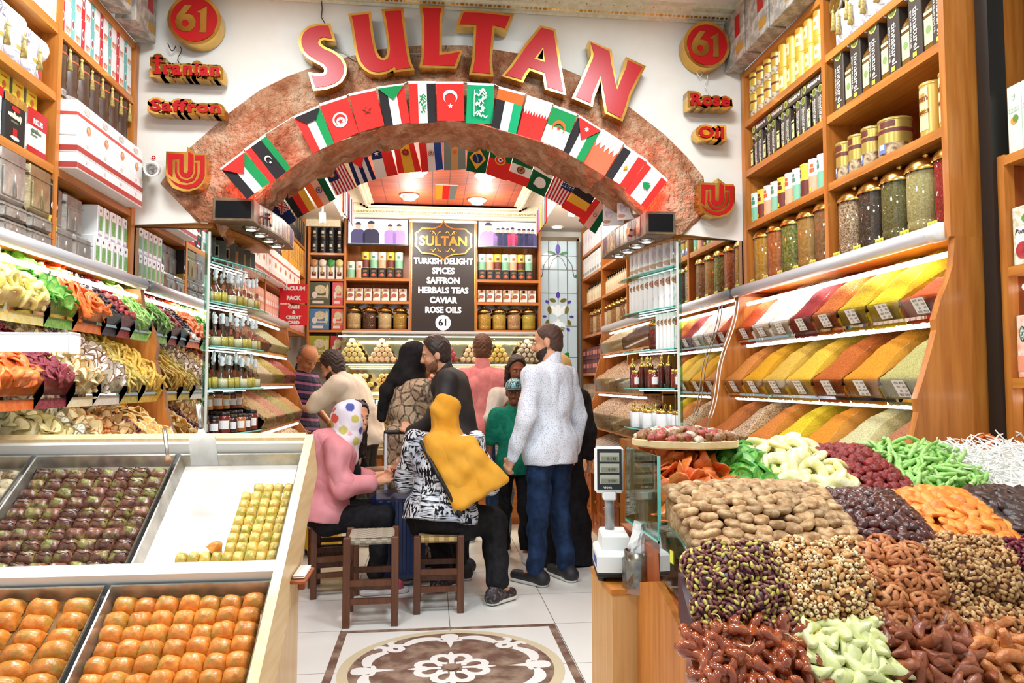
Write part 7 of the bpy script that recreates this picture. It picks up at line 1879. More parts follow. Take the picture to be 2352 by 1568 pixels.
def jamjar(k, r, h, lid=None):
 e = empty('jam_jar', label='', cat='jar')
 MB().lathe([(0, 0), (r * .95, 0), (r, .006), (r, h * .76), (r * .85, h * .83)], 14, cap=False).build('contents', JM[k], e)
 MB().lathe([(r * .9, h * .82), (r * .92, h * .85), (r * .92, h), (0, h)], 14, cap=False).build('lid', lid or mat('jar_lid', '2f2a28', .3, .4), e)
 m = MB()
 vs_ = []
 for i in range(6):
  a = -PI / 2 - .7 + 1.4 * i / 5
  vs_ += [((r + .001) * math.cos(a), (r + .001) * math.sin(a), z) for z in (h * .2, h * .6)]
 m.add(vs_, [(2 * i, 2 * i + 2, 2 * i + 3, 2 * i + 1) for i in range(5)])
 m.build('paper_label', CR2, e)
 return e
jj = [Proto(jamjar(k, r, h)) for k, r, h in ((0, .042, .13), (1, .03, .1), (2, .034, .12), (3, .036, .12))]
JN = ('honey', 'dark jam', 'amber jam', 'red jam')
for i in range(7):
 for b in range(2):
  k = (1, 1, 3, 1, 0, 1, 3)[i] if b == 0 else (3, 2, 1, 3, 1, 2, 3)[i]
  x, y = along(-1, .03 + .135 * i, .045 + .085 * b)
  jj[k].at((x, y, 1.067), (0, 0, .4), None, 'jar of %s on the lowest shelf of the left corner stand' % JN[k], 'jars of ' + JN[k])
  if b: jj[(k + 1) % 4].at((x, y, 1.067 + .132), (0, 0, .4), (.8, .8, .8), 'jar of %s stacked on another in the left corner stand' % JN[(k + 1) % 4], 'stacked jars of ' + JN[(k + 1) % 4])
p = Proto(carton('gift_box', .15, .08, .13, C('dark_green_box', '2f3a33'), [('f', -.03, .035, .03, .1, 1), ('f', -.024, .028, .04, .09, 2), ('o', -.07, -.055, .09, .115, 3)], [C('gold_frame', '8f8a5a'), ORP, CR1], label='dark green gift box with a gold framed print on the left corner stand', cat='box', group='dark green gift boxes'))
for i in range(6):
 x, y = along(-1, .08 + .16 * i, .10)
 p.at((x, y, 2.031), (0, 0, .45 + .12 * i))
# right: saffron cartons, jars
p = Proto(carton('saffron_carton', .15, .02, .2, CR2, [('o', -.06, .0, .06, .15, 1), ('o', -.075, -.02, .02, .05, 2), ('f', .03, .06, .03, .1, 3), ('O', .02, .06, .14, .18, 4)], [PURP, C('terracotta', 'c9a48a'), C('lilactext', 'a99cc0', c2='f0eef5', sc=120), C('shield', 'a8323a')], label='white saffron carton with a lilac flower print on the right corner stand', cat='box', group='saffron cartons'))
p3 = Proto(carton('saffron_carton', .15, .02, .215, CR2, [('o', -.07, .06, .13, .19, 1), ('O', -.05, .02, .138, .182, 2), ('o', -.05, .05, .03, .1, 3)], [C('goldfiligree', 'c9a878', c2='8a3a34', sc=60), C('redseal', 'b83a30'), PURP], label='white saffron carton with a red seal on the right corner stand', cat='box', group='saffron cartons with seals'))
for z, pr_, n in ((2.031, p, 8), (1.796, p3, 10), (1.551, p3, 5)):
 for i in range(n):
  f = .03 + (.9 if n > 5 else .3) * i / n
  x, y = along(1, f, .085)
  pr_.at((x, y, z), (0, 0, -.25 - .5 * f))
for k in range(3):
 x, y = along(1, .0 + .02 * k, .075)
 p.at((1.24 - .05 * k, 4.2 + .17 * k, 2.345), (0, 0, -.35), (.9, .9, .72), 'white saffron carton standing on top of the right sign box', 'saffron cartons on the sign box')
x, y = along(1, .45, .08)
jar(.05, .2, 'dark red jam', 'brass lidded jar of dark red preserve on the right corner stand', None, 'spice_jar', .8, 14, False, ('5c1c1c', '7c2c28', 30)).location = (x, y, 1.552)
BL = mat('ornate_brass', 'd9b45c', .25, 1.)
def potion(c, r, h, lab, grp):
 e = empty('stopper_bottle', label=lab, cat='bottle', group=grp)
 MB().lathe([(0, 0), (r, 0), (r, h * .62), (r * .9, h * .66)], 12, cap=False).build('contents', c, e)
 MB().lathe([(r, h * .65), (r * 1.05, h * .7), (r * .6, h * .74), (r * .3, h * .78), (r * .5, h * .86), (r * .35, h * .93), (0, h)], 10, cap=False).build('brass_stopper', BL, e)
 return e
p1_ = Proto(potion(mat('dark_syrup', '5c2018', .15, coat=.5), .02, .2, 'slim bottle of dark red syrup with a pointed brass stopper, right corner stand', 'dark syrup bottles'))
p2_ = Proto(potion(mat('milky_salt', 'eef3f6', .3), .026, .16, 'bottle of white salt with a pointed brass stopper, right corner stand', 'white salt bottles'))
wj = Proto(jamjar(1, .045, .12, BL)); wj.root.children[0].data.materials[0] = mat('milky_salt', 'eef3f6', .3)
rj = Proto(jamjar(3, .038, .11, BL))
for i in range(8):
 for b in range(2):
  x, y = along(1, .03 + .12 * i, .04 + .09 * b)
  (p1_ if (i + b) % 3 else rj).at((x, y, 1.319), (0, 0, 0), None, None if (i + b) % 3 else 'jar of dark red preserve with a brass lid, right corner stand', None if (i + b) % 3 else 'dark red preserve jars')
  x, y = along(1, .02 + .12 * i, .045 + .1 * b)
  if (i + b) % 2: p2_.at((x, y, 1.067))
  else: wj.at((x, y, 1.067), (0, 0, 0), None, 'round jar of white salt with a brass lid, right corner stand', 'white salt jars')
# ---- sign boxes over the stands
for s, lab in ((-1, 'sign box with a dark screen and curved picture strip over the left corner stand'), (1, 'sign box with a dark screen and curved picture strip over the right corner stand')):
 a, b = (on_y(497, 462, 4.10), on_y(590, 515, 4.10)) if s < 0 else (on_y(1475, 492, 4.10), on_y(1543, 545, 4.10))
 e = empty('sign_box', (0, 0, 0), label=lab, cat='sign')
 xo, xi = (a.x, b.x) if s < 0 else (b.x, a.x)
 zt, zb = a.z + .005, b.z
 WF = mat('dark_frame', '5c4a38', .4, c2='7d6448', sc=14)
 MB().box(a.x, b.x, 4.03, 4.14, zb, zt, bev=.004).build('screen_frame', WF, e)
 MB().box(a.x + .016, b.x - .016, 4.026, 4.032, zb + .018, zt - .018).build('dark_screen', mat('off_screen', '0a0b0d', .6, spec=.15), e)
 far = [(xi, 4.14), (xi + s * -.03, 4.3), (xi + s * -.055, 4.5), (xi + s * -.06, 4.7), (xi + s * -.05, 4.9)]
 pts = [(xo, 4.14)] + far + [(xo, 4.9)]
 MB().poly([pts], lambda q, d: Vector((q[0], q[1], d)), zb + .005, zt - .005).build('box_body', WF, e)
 m = MB()
 n = len(far)
 for i in range(n - 1):
  p0, p1 = far[i], far[i + 1]
  for j in range(3):
   q0, q1 = [(p0[0] + (p1[0] - p0[0]) * (j + t) / 3 - s * .002, p0[1] + (p1[1] - p0[1]) * (j + t) / 3) for t in (.04, .96)]
   m.add([(q0[0], q0[1], zb + .012), (q1[0], q1[1], zb + .012), (q1[0], q1[1], zt - .012), (q0[0], q0[1], zt - .012)], [(0, 1, 2, 3)], (i * 3 + j) % 4)
 m.build('picture_strip', [C('strip_brown', '3a241c', .25, c2='c9a27a', sc=22), C('strip_dark', '1f1614', .25, c2='7a4a34', sc=18), C('strip_red', '7c2430', .25, c2='2a1216', sc=16), C('strip_cream', '6a4a30', .25, c2='e0c9a0', sc=25)], e)
 text('strip_letters', 'affron', .10, C('strip_letter', 'e6cfa0'), e, (xi - s * .036, 4.32, (zt + zb) / 2), (PI / 2, 0, PI / 2 + .12 if s < 0 else -PI / 2 - .12), ext=.002, off=.002)
 for i in range(4):
  y = 4.22 + .17 * i
  x = xi + s * (.06 - .012 * i)
  d = MB().lathe([(.0, -.012), (.035, -.012), (.045, -.008), (.05, 0)], 18, c=(x, y, zb + .003), cap=False).build('spot_ring', CHROME, e)
  MB().lathe([(0, -.013), (.026, -.013)], 14, c=(x, y, zb + .003), cap=False).build('spot_glow', BULB, d)
# ---- red plates hanging over the inner left rack
for (v0, v1), tx, lab in (((655, 700), ('VACUUM', 'PACK'), 'red hanging plate reading vacuum pack, over the inner left rack'), ((703, 751), ('CASH', '&', 'CREDIT', 'CARD'), 'red hanging plate reading cash and credit card, under the vacuum pack plate')):
 a, b = on_y(643, v0 - 4, 6.33), on_y(706, v1 - 4, 6.33)
 c = (a + b) / 2
 e = empty('hanging_sign', c, label=lab, cat='sign')
 hw, hh = (b.x - a.x) / 2, (a.z - b.z) / 2
 MB().box(-hw, hw, 0, .008, -hh, hh).build('red_plate', mat('sign_red', 'd8202c', .35), e)
 for i, t_ in enumerate(tx):
  text('white_lettering', t_, .044 if len(tx) == 2 else .036, CR2, e, (0, -.002, hh - (2 * hh) * (i + .5) / len(tx)), ext=.001, off=.0028, res=2)
# ================================================================= people: smooth blended bodies meshed from distance fields
def seg(a, b, ra, rb=None): return ('c', Vector(a), Vector(b), ra, ra if rb is None else rb)
def els(c, r, M=None): return ('e', Vector(c), Vector(r), M)
def surface(prims, vox, k, cuts=(), fold=0., ff=18., seed=0):
 lo, hi = np.full(3, 1e9), np.full(3, -1e9)
 bb_ = []
 for p in prims:
  if p[0] == 'c':
   r = max(p[3], p[4]); a, b = np.array(p[1]), np.array(p[2])
   l, h = np.minimum(a, b) - r, np.maximum(a, b) + r
  else:
   r = max(p[2]); l, h = np.array(p[1]) - r, np.array(p[1]) + r
  bb_.append((l, h)); lo, hi = np.minimum(lo, l), np.maximum(hi, h)
 lo -= 3 * vox; hi += 3 * vox
 n = np.ceil((hi - lo) / vox).astype(int) + 1
 d = np.full(n, 9., np.float32)
 ax = [lo[i] + vox * np.arange(n[i]) for i in range(3)]
 for p, (l, h) in zip(prims, bb_):
  pad = k + 2.5 * vox
  sl = tuple(slice(max(int((l[i] - pad - lo[i]) / vox), 0), min(int((h[i] + pad - lo[i]) / vox) + 2, n[i])) for i in range(3))
  X, Y, Z = np.meshgrid(ax[0][sl[0]], ax[1][sl[1]], ax[2][sl[2]], indexing='ij')
  if p[0] == 'c':
   a, b = np.array(p[1]), np.array(p[2]); e = b - a
   L2 = max(float(e @ e), 1e-9)
   t = np.clip(((X - a[0]) * e[0] + (Y - a[1]) * e[1] + (Z - a[2]) * e[2]) / L2, 0, 1)
   q = np.sqrt((X - a[0] - t * e[0]) ** 2 + (Y - a[1] - t * e[1]) ** 2 + (Z - a[2] - t * e[2]) ** 2) - (p[3] + (p[4] - p[3]) * t)
  else:
   c, r = p[1], p[2]
   x, y, z = X - c[0], Y - c[1], Z - c[2]
   if p[3] is not None:
    M = p[3]
    x, y, z = (M[0][0] * x + M[1][0] * y + M[2][0] * z, M[0][1] * x + M[1][1] * y + M[2][1] * z, M[0][2] * x + M[1][2] * y + M[2][2] * z)
   k0 = np.sqrt((x / r[0]) ** 2 + (y / r[1]) ** 2 + (z / r[2]) ** 2)
   k1 = np.sqrt((x / r[0] ** 2) ** 2 + (y / r[1] ** 2) ** 2 + (z / r[2] ** 2) ** 2) + 1e-6
   q = k0 * (k0 - 1) / k1
  o = d[sl]
  hh = np.maximum(k - np.abs(o - q), 0) / k
  d[sl] = np.minimum(o, q) - hh * hh * k / 4
 if cuts:
  X, Y, Z = np.meshgrid(*ax, indexing='ij')
  for c, nn in cuts: d = np.maximum(d, (X - c[0]) * nn[0] + (Y - c[1]) * nn[1] + (Z - c[2]) * nn[2])
 s = d < 0
 cnt = sum(s[i:n[0] - 1 + i, j:n[1] - 1 + j, m:n[2] - 1 + m].astype(np.int8) for i in (0, 1) for j in (0, 1) for m in (0, 1))
 act = (cnt > 0) & (cnt < 8)
 I = np.argwhere(act)
 idx = np.full(act.shape, -1, np.int64); idx[act] = np.arange(len(I))
 acc, num = np.zeros((len(I), 3)), np.zeros(len(I))
 cor = [(i, j, m) for i in (0, 1) for j in (0, 1) for m in (0, 1)]
 for A in cor:
  for ax_ in range(3):
   if A[ax_]: continue
   B = list(A); B[ax_] = 1
   va, vb = d[I[:, 0] + A[0], I[:, 1] + A[1], I[:, 2] + A[2]], d[I[:, 0] + B[0], I[:, 1] + B[1], I[:, 2] + B[2]]
   cr = (va < 0) != (vb < 0)
   t = np.where(cr, va / np.where(cr, va - vb, 1), 0)
   P = np.repeat(np.array([A], float), len(I), 0); P[:, ax_] = t
   acc += P * cr[:, None]; num += cr
 V = lo + vox * (I + acc / num[:, None])
 Q = []
 for ax_ in range(3):
  o1, o2 = (ax_ + 1) % 3, (ax_ + 2) % 3
  a = [slice(1, -1)] * 3; b = [slice(1, -1)] * 3
  a[ax_], b[ax_] = slice(0, -1), slice(1, None)
  df = s[tuple(a)] != s[tuple(b)]
  E_ = np.argwhere(df); pos = s[tuple(a)][df]
  base = E_.copy(); base[:, o1] += 1; base[:, o2] += 1
  def cell(u_, v_):
   c = base.copy(); c[:, o1] -= u_; c[:, o2] -= v_
   return idx[c[:, 0], c[:, 1], c[:, 2]]
  q = np.stack([cell(1, 1), cell(0, 1), cell(0, 0), cell(1, 0)], 1)
  q[~pos] = q[~pos][:, ::-1]
  Q.append(q)
 Q = np.concatenate(Q)
 Q = Q[(Q >= 0).all(1)]
 if fold:
  N = np.zeros_like(V)
  fn = np.cross(V[Q[:, 2]] - V[Q[:, 0]], V[Q[:, 3]] - V[Q[:, 1]])
  for j in range(4): np.add.at(N, Q[:, j], fn)
  N /= np.linalg.norm(N, axis=1)[:, None] + 1e-9
  x, y, z = V.T
  w_ = np.sin(z * ff * 1.3 + 3 * np.sin(x * ff * .5 + seed) + y * ff * .6) + .7 * np.sin(x * ff * 1.1 - z * ff * .9 + 2 * np.sin(y * ff * .45 + 2 * seed)) + .5 * np.sin(z * ff * 2.1 + x * ff * 1.4 + seed)
  V = V + N * (fold * w_)[:, None]
 return V, Q
def sdf_mesh(name, prims, m, vox=.007, k=.03, cuts=(), fold=0., ff=18., seed=0):
 V, Q = surface(prims, vox, k, cuts, fold, ff, seed)
 me = bpy.data.meshes.new(name)
 me.vertices.add(len(V)); me.vertices.foreach_set('co', V.astype(np.float32).ravel())
 me.loops.add(Q.size); me.loops.foreach_set('vertex_index', Q.astype(np.int32).ravel())
 me.polygons.add(len(Q)); me.polygons.foreach_set('loop_start', np.arange(0, Q.size, 4, dtype=np.int32))
 me.update(calc_edges=True)
 me.polygons.foreach_set('use_smooth', np.ones(len(Q), bool))
 me.materials.append(m)
 return me
def skinm(n, c, c2): return mat('skin_' + n, c, .5, c2=c2, sc=9, spec=.35)
SK1, SK2, SK3 = skinm('light', 'e0ab88', 'd69a76'), skinm('tan', 'cf9268', 'bf8058'), skinm('brown', '94593c', '834c32')
HAIRD, HAIRB, HAIRG = mat('dark_hair', '241a16', .45, c2='3a2b24', sc=160, stretch=(1, 1, .2)), mat('brown_hair', '4a2c1a', .5, c2='6e4528', sc=160), mat('grey_hair', '8f857c', .6, c2='6b625a', sc=160)
SHOE_D, SOLE = mat('dark_shoe', '24262b', .6), mat('white_sole', 'e6e4df', .5)
LIPM, EYEW, EYED = mat('lips', 'a8605a', .4), mat('eye_white', 'eeeae4', .25), mat('eye_dark', '1d1512', .15)
class Person:
 def __init__(s, x, y, deg, h, label, skin, seed=1, **J):
  a = math.radians(deg)
  s.F, s.Rt, s.U = Vector((math.sin(a), math.cos(a), 0)), Vector((math.cos(a), -math.sin(a), 0)), Vector((0, 0, 1))
  s.k, s.skin, s.seed = h / 1.75, skin, seed
  s.e = empty('person', (x, y, 0), label=label, cat='person')
  D = dict(pel=(0, 0, .95), wai=(0, .01, 1.10), che=(0, .0, 1.29), nek=(0, -.01, 1.47), hed=(0, .025, 1.63))
  for sg, n in ((-1, 'L'), (1, 'R')):
   D.update({'hip' + n: (sg * .09, 0, .92), 'kne' + n: (sg * .10, .02, .50), 'ank' + n: (sg * .10, -.02, .09), 'toe' + n: (sg * .12, .17, .03), 'sho' + n: (sg * .178, 0, 1.395), 'elb' + n: (sg * .24, -.02, 1.12), 'wri' + n: (sg * .25, .05, .87), 'fin' + n: (sg * .25, .10, .78)})
  D.update(J)
  s.J = {k_: s.P(*v) if not isinstance(v, Vector) else v - s.e.location for k_, v in D.items()}
  s.hf, s.hr, s.hu = s.F, s.Rt, s.U
 def P(s, r, f, u): return (s.Rt * r + s.F * f + s.U * u) * s.k
 def look(s, yaw, pitch=0., roll=0.):
  """turn the head: yaw to the right, pitch down, degrees"""
  M = Matrix.Rotation(-math.radians(yaw), 3, s.U)
  f, r = M @ s.F, M @ s.Rt
  M = Matrix.Rotation(-math.radians(pitch), 3, r)
  f, u = M @ f, M @ s.U
  M = Matrix.Rotation(math.radians(roll), 3, f)
  s.hf, s.hr, s.hu = f, M @ r, M @ u
 def H(s, r, f, u): return s.J['hed'] + (s.hr * r + s.hf * f + s.hu * u) * s.k
 def HM(s): return Matrix((s.hr, s.hf, s.hu)).transposed()
 def add(s, nm, prims, m, **kw):
  lab = kw.pop('label', None)
  return put(nm, sdf_mesh(nm, prims, m, seed=s.seed, **kw), s.e, label=lab)
 def hand(s, n, curl=.5):
  w_, f = s.J['wri' + n], s.J['fin' + n]
  k = s.k
  d = (f - w_).normalized()
  side = (s.F - d * s.F.dot(d)).normalized() if abs(s.F.dot(d)) < .8 else s.U.cross(d).normalized()
  pn = d.cross(side) * (1 if n == 'R' else -1)
  if s.J.get('palm' + n): pass
  o = [seg(w_, w_ + d * .03 * k, .024 * k, .026 * k)]
  for i, (q, ln) in enumerate(((-.026, .066), (-.009, .074), (.009, .07), (.024, .056))):
   b = w_ + d * .085 * k - side * q * k
   o.append(seg(w_ + d * .02 * k - side * q * .6 * k, b, .016 * k, .0125 * k))
   c1 = b + (d * math.cos(curl) - pn * math.sin(curl)) * ln * .5 * k
   c2 = c1 + (d * math.cos(curl * 2.2) - pn * math.sin(curl * 2.2)) * ln * .5 * k
   o += [seg(b, c1, .0105 * k, .0095 * k), seg(c1, c2, .0095 * k, .0078 * k)]
  t0 = w_ + d * .03 * k + side * .022 * k
  t1 = t0 + (d * .6 + side * .75 - pn * .25).normalized() * .04 * k
  o += [seg(t0, t1, .014 * k, .0115 * k), seg(t1, t1 + (d * .9 + side * .25 - pn * .3).normalized() * .032 * k, .011 * k, .0085 * k)]
  return o
 def head_prims(s, hw=1.):
  M, k = s.HM(), s.k
  return [els(s.H(0, -.012, .032), Vector((.076 * hw, .096, .092)) * k, M), els(s.H(0, .028, -.045), Vector((.058 * hw, .062, .075)) * k, M), els(s.H(0, .062, -.092), Vector((.03, .026, .022)) * k, M),
    seg(s.H(0, .088, .012), s.H(0, .108, -.028), .009 * k, .0135 * k), els(s.H(0, .098, -.034), Vector((.017, .012, .009)) * k, M), els(s.H(0, .078, .028), Vector((.05, .014, .012)) * k, M),
    els(s.H(.03, .06, -.03), Vector((.026, .024, .024)) * k, M), els(s.H(-.03, .06, -.03), Vector((.026, .024, .024)) * k, M),
    els(s.H(.077 * hw, -.012, -.01), Vector((.011, .02, .034)) * k, M), els(s.H(-.077 * hw, -.012, -.01), Vector((.011, .02, .034)) * k, M),
    seg(s.H(0, -.025, -.06), s.J['nek'], .054 * k, .058 * k)]
 def body(s, vox=.0065, curl=.5, legs=True, hw=1., feet=False):
  J, k = s.J, s.k
  p = s.head_prims(hw) + [seg(J['nek'], J['che'], .06 * k, .11 * k), seg(J['che'], J['wai'], .12 * k, .11 * k), seg(J['wai'], J['pel'], .11 * k, .12 * k)]
  for n in 'LR':
   p += [seg(J['nek'], J['sho' + n], .05 * k, .05 * k), seg(J['sho' + n], J['elb' + n], .046 * k, .037 * k), seg(J['elb' + n], J['wri' + n], .036 * k, .024 * k)] + s.hand(n, curl)
   if legs: p += [seg(J['hip' + n], J['kne' + n], .07 * k, .045 * k), seg(J['kne' + n], J['ank' + n], .046 * k, .032 * k), seg(J['ank' + n], J['toe' + n], .03 * k, .022 * k)]
  return s.add('body', p, s.skin, vox=vox, k=.016)
 def face(s, brow=HAIRD, gaze=0.):
  k, M = s.k, s.HM()
  m = MB()
  for q in (-1, 1): m.ell((0, 0, 0), (.0125 * k, .006 * k, .0075 * k), 10, 6, 0, T=Matrix.Translation(s.H(q * .031, .080, .006)) @ M.to_4x4()); m.ell((0, 0, 0), (.0055 * k, .004 * k, .006 * k), 8, 5, 1, T=Matrix.Translation(s.H(q * .031 + gaze * .006, .0845, .006)) @ M.to_4x4())
  m.build('eyes', [EYEW, EYED], s.e)
  m = MB()
  for q in (-1, 1): m.tube([s.H(q * .012, .092, .022), s.H(q * .03, .091, .029), s.H(q * .05, .074, .022)], [.003 * k, .0042 * k, .002 * k], 6)
  m.build('eyebrows', brow, s.e)
  MB().ell((0, 0, 0), (.021 * k, .007 * k, .007 * k), 10, 6, 0, T=Matrix.Translation(s.H(0, .0865, -.066)) @ M.to_4x4()).build('lips', LIPM, s.e)
 def hair(s, m, th=.010, back=-.07, front=.055, top=.0, name='hair', vol=0., fold=.0009):
  """short hair: shell of the skull cut at the forehead and nape"""
  M, k = s.HM(), s.k
  p = [els(s.H(0, -.014, .034 + vol), Vector((.076 + th, .097 + th, .091 + th + vol)) * k, M), els(s.H(0, -.03, -.03), Vector((.068 + th * .4, .075 + th * .4, .07)) * k, M)]
  c = [(s.H(0, front, .05), (s.hf * .8 - s.hu * .6).normalized()), (s.H(0, -.02, back), (s.hf * .35 - s.hu * .94).normalized()), (s.H(0, .018, .0), (s.hf * .9 - s.hu * .42).normalized())]
  return s.add(name, p, m, vox=.005, k=.02, cuts=c, fold=fold, ff=130)
 def beard(s, m):
  M, k = s.HM(), s.k
  p = [els(s.H(0, .027, -.05), Vector((.062, .064, .076)) * k, M), els(s.H(0, .062, -.092), Vector((.035, .03, .027)) * k, M)]
  return s.add('beard', p, m, vox=.005, k=.02, cuts=[(s.H(0, .04, -.045), (s.hu * .95 + s.hf * .3).normalized()), (s.H(0, -.015, -.05), -s.hf)], fold=.001, ff=140)
 def top(s, nm, m, sleeve=1., hem=.9, g=1., th=.012, fold=.0035, collar=True, cuffm=None, ff=20., loose=0.):
  J, k = s.J, s.k
  dn = (J['pel'] - J['wai']).normalized()
  end = J['pel'] + dn * (.95 - hem) * k
  M = Matrix((s.Rt, s.F, s.U)).transposed()
  ax = (J['nek'] - J['wai']).normalized()
  rx = s.Rt; fy = ax.cross(rx) * -1
  B = Matrix((rx, fy, ax)).transposed()
  p = [els(J['che'].lerp(J['nek'], .25), Vector((.165 * g, .115 * g, .17)) * k, B), els(J['che'].lerp(J['wai'], .4), Vector((.155 * g, .118 * g, .17)) * k, B), els(J['wai'], Vector((.15 * g + loose, .118 * g + loose, .15)) * k, B), els(J['wai'].lerp(J['pel'], .75), Vector((.165 * g + loose, .128 * g + loose, .13)) * k, B), els(J['pel'].lerp(end, .5), Vector((.19 * g + loose, .15 * g + loose, .24)) * k, B)]
  for n in 'LR':
   S_, E_, W_ = J['sho' + n], J['elb' + n], J['wri' + n]
   p.append(seg(J['nek'] - ax * .045 * k, S_, .05 * k, (.058 + th * .5) * k))
   if sleeve <= .6: p.append(seg(S_, S_.lerp(E_, sleeve / .6), (.062 + th) * k, (.056 + th) * k))
   else: p += [seg(S_, E_, (.054 + th) * k, (.044 + th) * k), seg(E_, E_.lerp(W_, (sleeve - .6) / .4), (.043 + th) * k, (.03 + th) * k)]
  o = s.add(nm, p, m, vox=.0075, k=.045, cuts=[(end, dn)], fold=fold, ff=ff)
  if collar: s.add('collar', [seg(J['nek'] - ax * .01, J['nek'].lerp(s.H(0, -.025, -.06), .6), .071 * k, .066 * k)], m if collar is True else collar, vox=.006, k=.02, cuts=[(J['nek'].lerp(s.H(0, -.025, -.06), .62), (s.hu * .85 + s.hf * .5).normalized())])
  return o
 def trousers(s, m, g=1., to=.0, fold=.004, nm='trousers', flare=0.):
  J, k = s.J, s.k
  p = [els(J['pel'].lerp(J['wai'], .1), Vector((.145 * g, .112 * g, .12)) * k, Matrix((s.Rt, s.F, s.U)).transposed()), seg(J['hipL'], J['hipR'], .092 * g * k)]
  for n in 'LR':
   p += [seg(J['hip' + n], J['kne' + n], .09 * g * k, .066 * g * k), seg(J['kne' + n], J['ank' + n].lerp(J['kne' + n], to), .064 * g * k, (.054 * g + flare) * k)]
  return s.add(nm, p, m, vox=.0075, k=.035, fold=fold, ff=24)
 def shoes(s, m=None, sole=None, nm='shoe'):
  for n in 'LR':
   a, t = s.J['ank' + n], s.J['toe' + n]
   d = (t - a); d.z = 0; d.normalize()
   k = s.k
   hl = Vector((a.x, a.y, t.z)) - d * .05 * k
   zb = t.z - .03 * k
   u_ = s.add(nm, [seg(Vector((hl.x, hl.y, zb + .05 * k)), a - Vector((0, 0, .0)), .045 * k, .042 * k), seg(hl + Vector((0, 0, .018 * k)), t + Vector((0, 0, .012 * k)), .042 * k, .036 * k)], m or SHOE_D, vox=.006, k=.04, cuts=[(Vector((0, 0, zb + .012)), Vector((0, 0, -1)))])
   put('sole', sdf_mesh('sole', [seg(hl + Vector((0, 0, .004)), t + Vector((0, 0, .002)), .046 * k, .042 * k)], sole or SOLE, vox=.006, k=.02, cuts=[(Vector((0, 0, zb + .024)), Vector((0, 0, 1))), (Vector((0, 0, zb + .001)), Vector((0, 0, -1)))]), u_)
 def scarf(s, m, drape=(), nm='headscarf', wrap=True, fold=.003, open_=.072, hs=1.06):
  M, k = s.HM(), s.k
  p = [els(s.H(0, -.018, .034), Vector((.092, .112, .108)) * k * hs, M), els(s.H(0, .0, -.06), Vector((.08, .088, .09)) * k * hs, M), seg(s.H(0, -.02, -.09), s.J['nek'] - s.U * .02, .075 * k, .10 * k)]
  if wrap: p.append(els(s.J['nek'] + s.F * .01, Vector((.135, .115, .07)) * k))
  p += list(drape)
  return s.add(nm, p, m, vox=.0065, k=.04, cuts=[(s.H(0, open_, 0), (s.hf * .97 + s.hu * .2).normalized())] if open_ else (), fold=fold, ff=26)
def wrinkle(m):
 nt = m.node_tree; b = nt.nodes['Principled BSDF']
 n = noise_n(nt, texco(nt, (1, 1, .5), rot=(.6, .5, 0)), 7, 1.5, .5)
 bump_n(nt, b, math_n(nt, 'ABSOLUTE', math_n(nt, 'SUBTRACT', n, .5)), .6, .10)
 return m
def fabric(n, c, c2=None, r=.8, sc=30, bsc=300, **k): return wrinkle(mat('fabric_' + n, c, r, c2=c2, sc=sc, spec=.2, **k))
def pattern(name, fn, r=.75):
 m, nt, b = nodes('fabric_' + name)
 b.inputs['Roughness'].default_value = r
 b.inputs['Specular IOR Level'].default_value = .2
 L(nt, fn(nt), b.inputs['Base Color'])
 return wrinkle(m)
def math_n(nt, op, a, b=0.):
 n = nt.nodes.new('ShaderNodeMath'); n.operation = op
 for s, x in zip(n.inputs, (a, b)):
  if hasattr(x, 'links'): L(nt, x, s)
  else: s.default_value = x
 return n.outputs[0]
def sep(nt, v, i):
 n = nt.nodes.new('ShaderNodeSeparateXYZ'); L(nt, v, n.inputs[0]); return n.outputs[i]
def voro(nt, v, sc, feat='F1'):
 n = nt.nodes.new('ShaderNodeTexVoronoi'); n.feature = feat; n.inputs['Scale'].default_value = sc; L(nt, v, n.inputs['Vector']); return n.outputs[0]
def stripes(nt):
 z = sep(nt, texco(nt), 2)
 f = math_n(nt, 'FRACT', math_n(nt, 'ADD', math_n(nt, 'MULTIPLY', z, 13.), math_n(nt, 'MULTIPLY', sep(nt, texco(nt), 0), 2.2)))
 return ramp(nt, f, ((0, '35304a'), (.5, '97587f'), (.78, '221c2c')), 'CONSTANT')
def snake(nt):
 v = texco(nt, (1, 1, .8))
 e = voro(nt, v, 17, 'DISTANCE_TO_EDGE')
 return mixc(nt, ramp(nt, noise_n(nt, v, 60), ((.4, '000000'), (.75, 'ffffff'))), ramp(nt, e, ((.0, '4a3c30'), (.07, '6b5a48'), (.14, 'd8c2a4'), (.3, 'b79b7c'), (.42, 'e0cdb0'))), 'c7ad8e')
def dots(nt):
 v = voro(nt, texco(nt, (1, 1, 1)), 120)
 return ramp(nt, v, ((.0, '8fa0bd'), (.28, 'a9b7cf'), (.36, 'e4ebf4')))
def ikat(nt):
 v = texco(nt)
 a = noise_n(nt, texco(nt, (9, 9, 120)), 1.2, 2)
 b = noise_n(nt, texco(nt, (70, 70, 24)), 1.0, 2)
 k = mixc(nt, ramp(nt, noise_n(nt, v, 7, 1), ((.47, '000000'), (.53, 'ffffff'))), ramp(nt, a, ((.45, '14161c'), (.5, 'dfe6ee'))), ramp(nt, b, ((.48, '15151b'), (.53, 'e9ecf0'))))
 return mixc(nt, ramp(nt, noise_n(nt, texco(nt, (1, 1, .3)), 5, 1), ((.45, '000000'), (.6, 'b0b0b0'))), k, '3c5f8f', 'MULTIPLY')
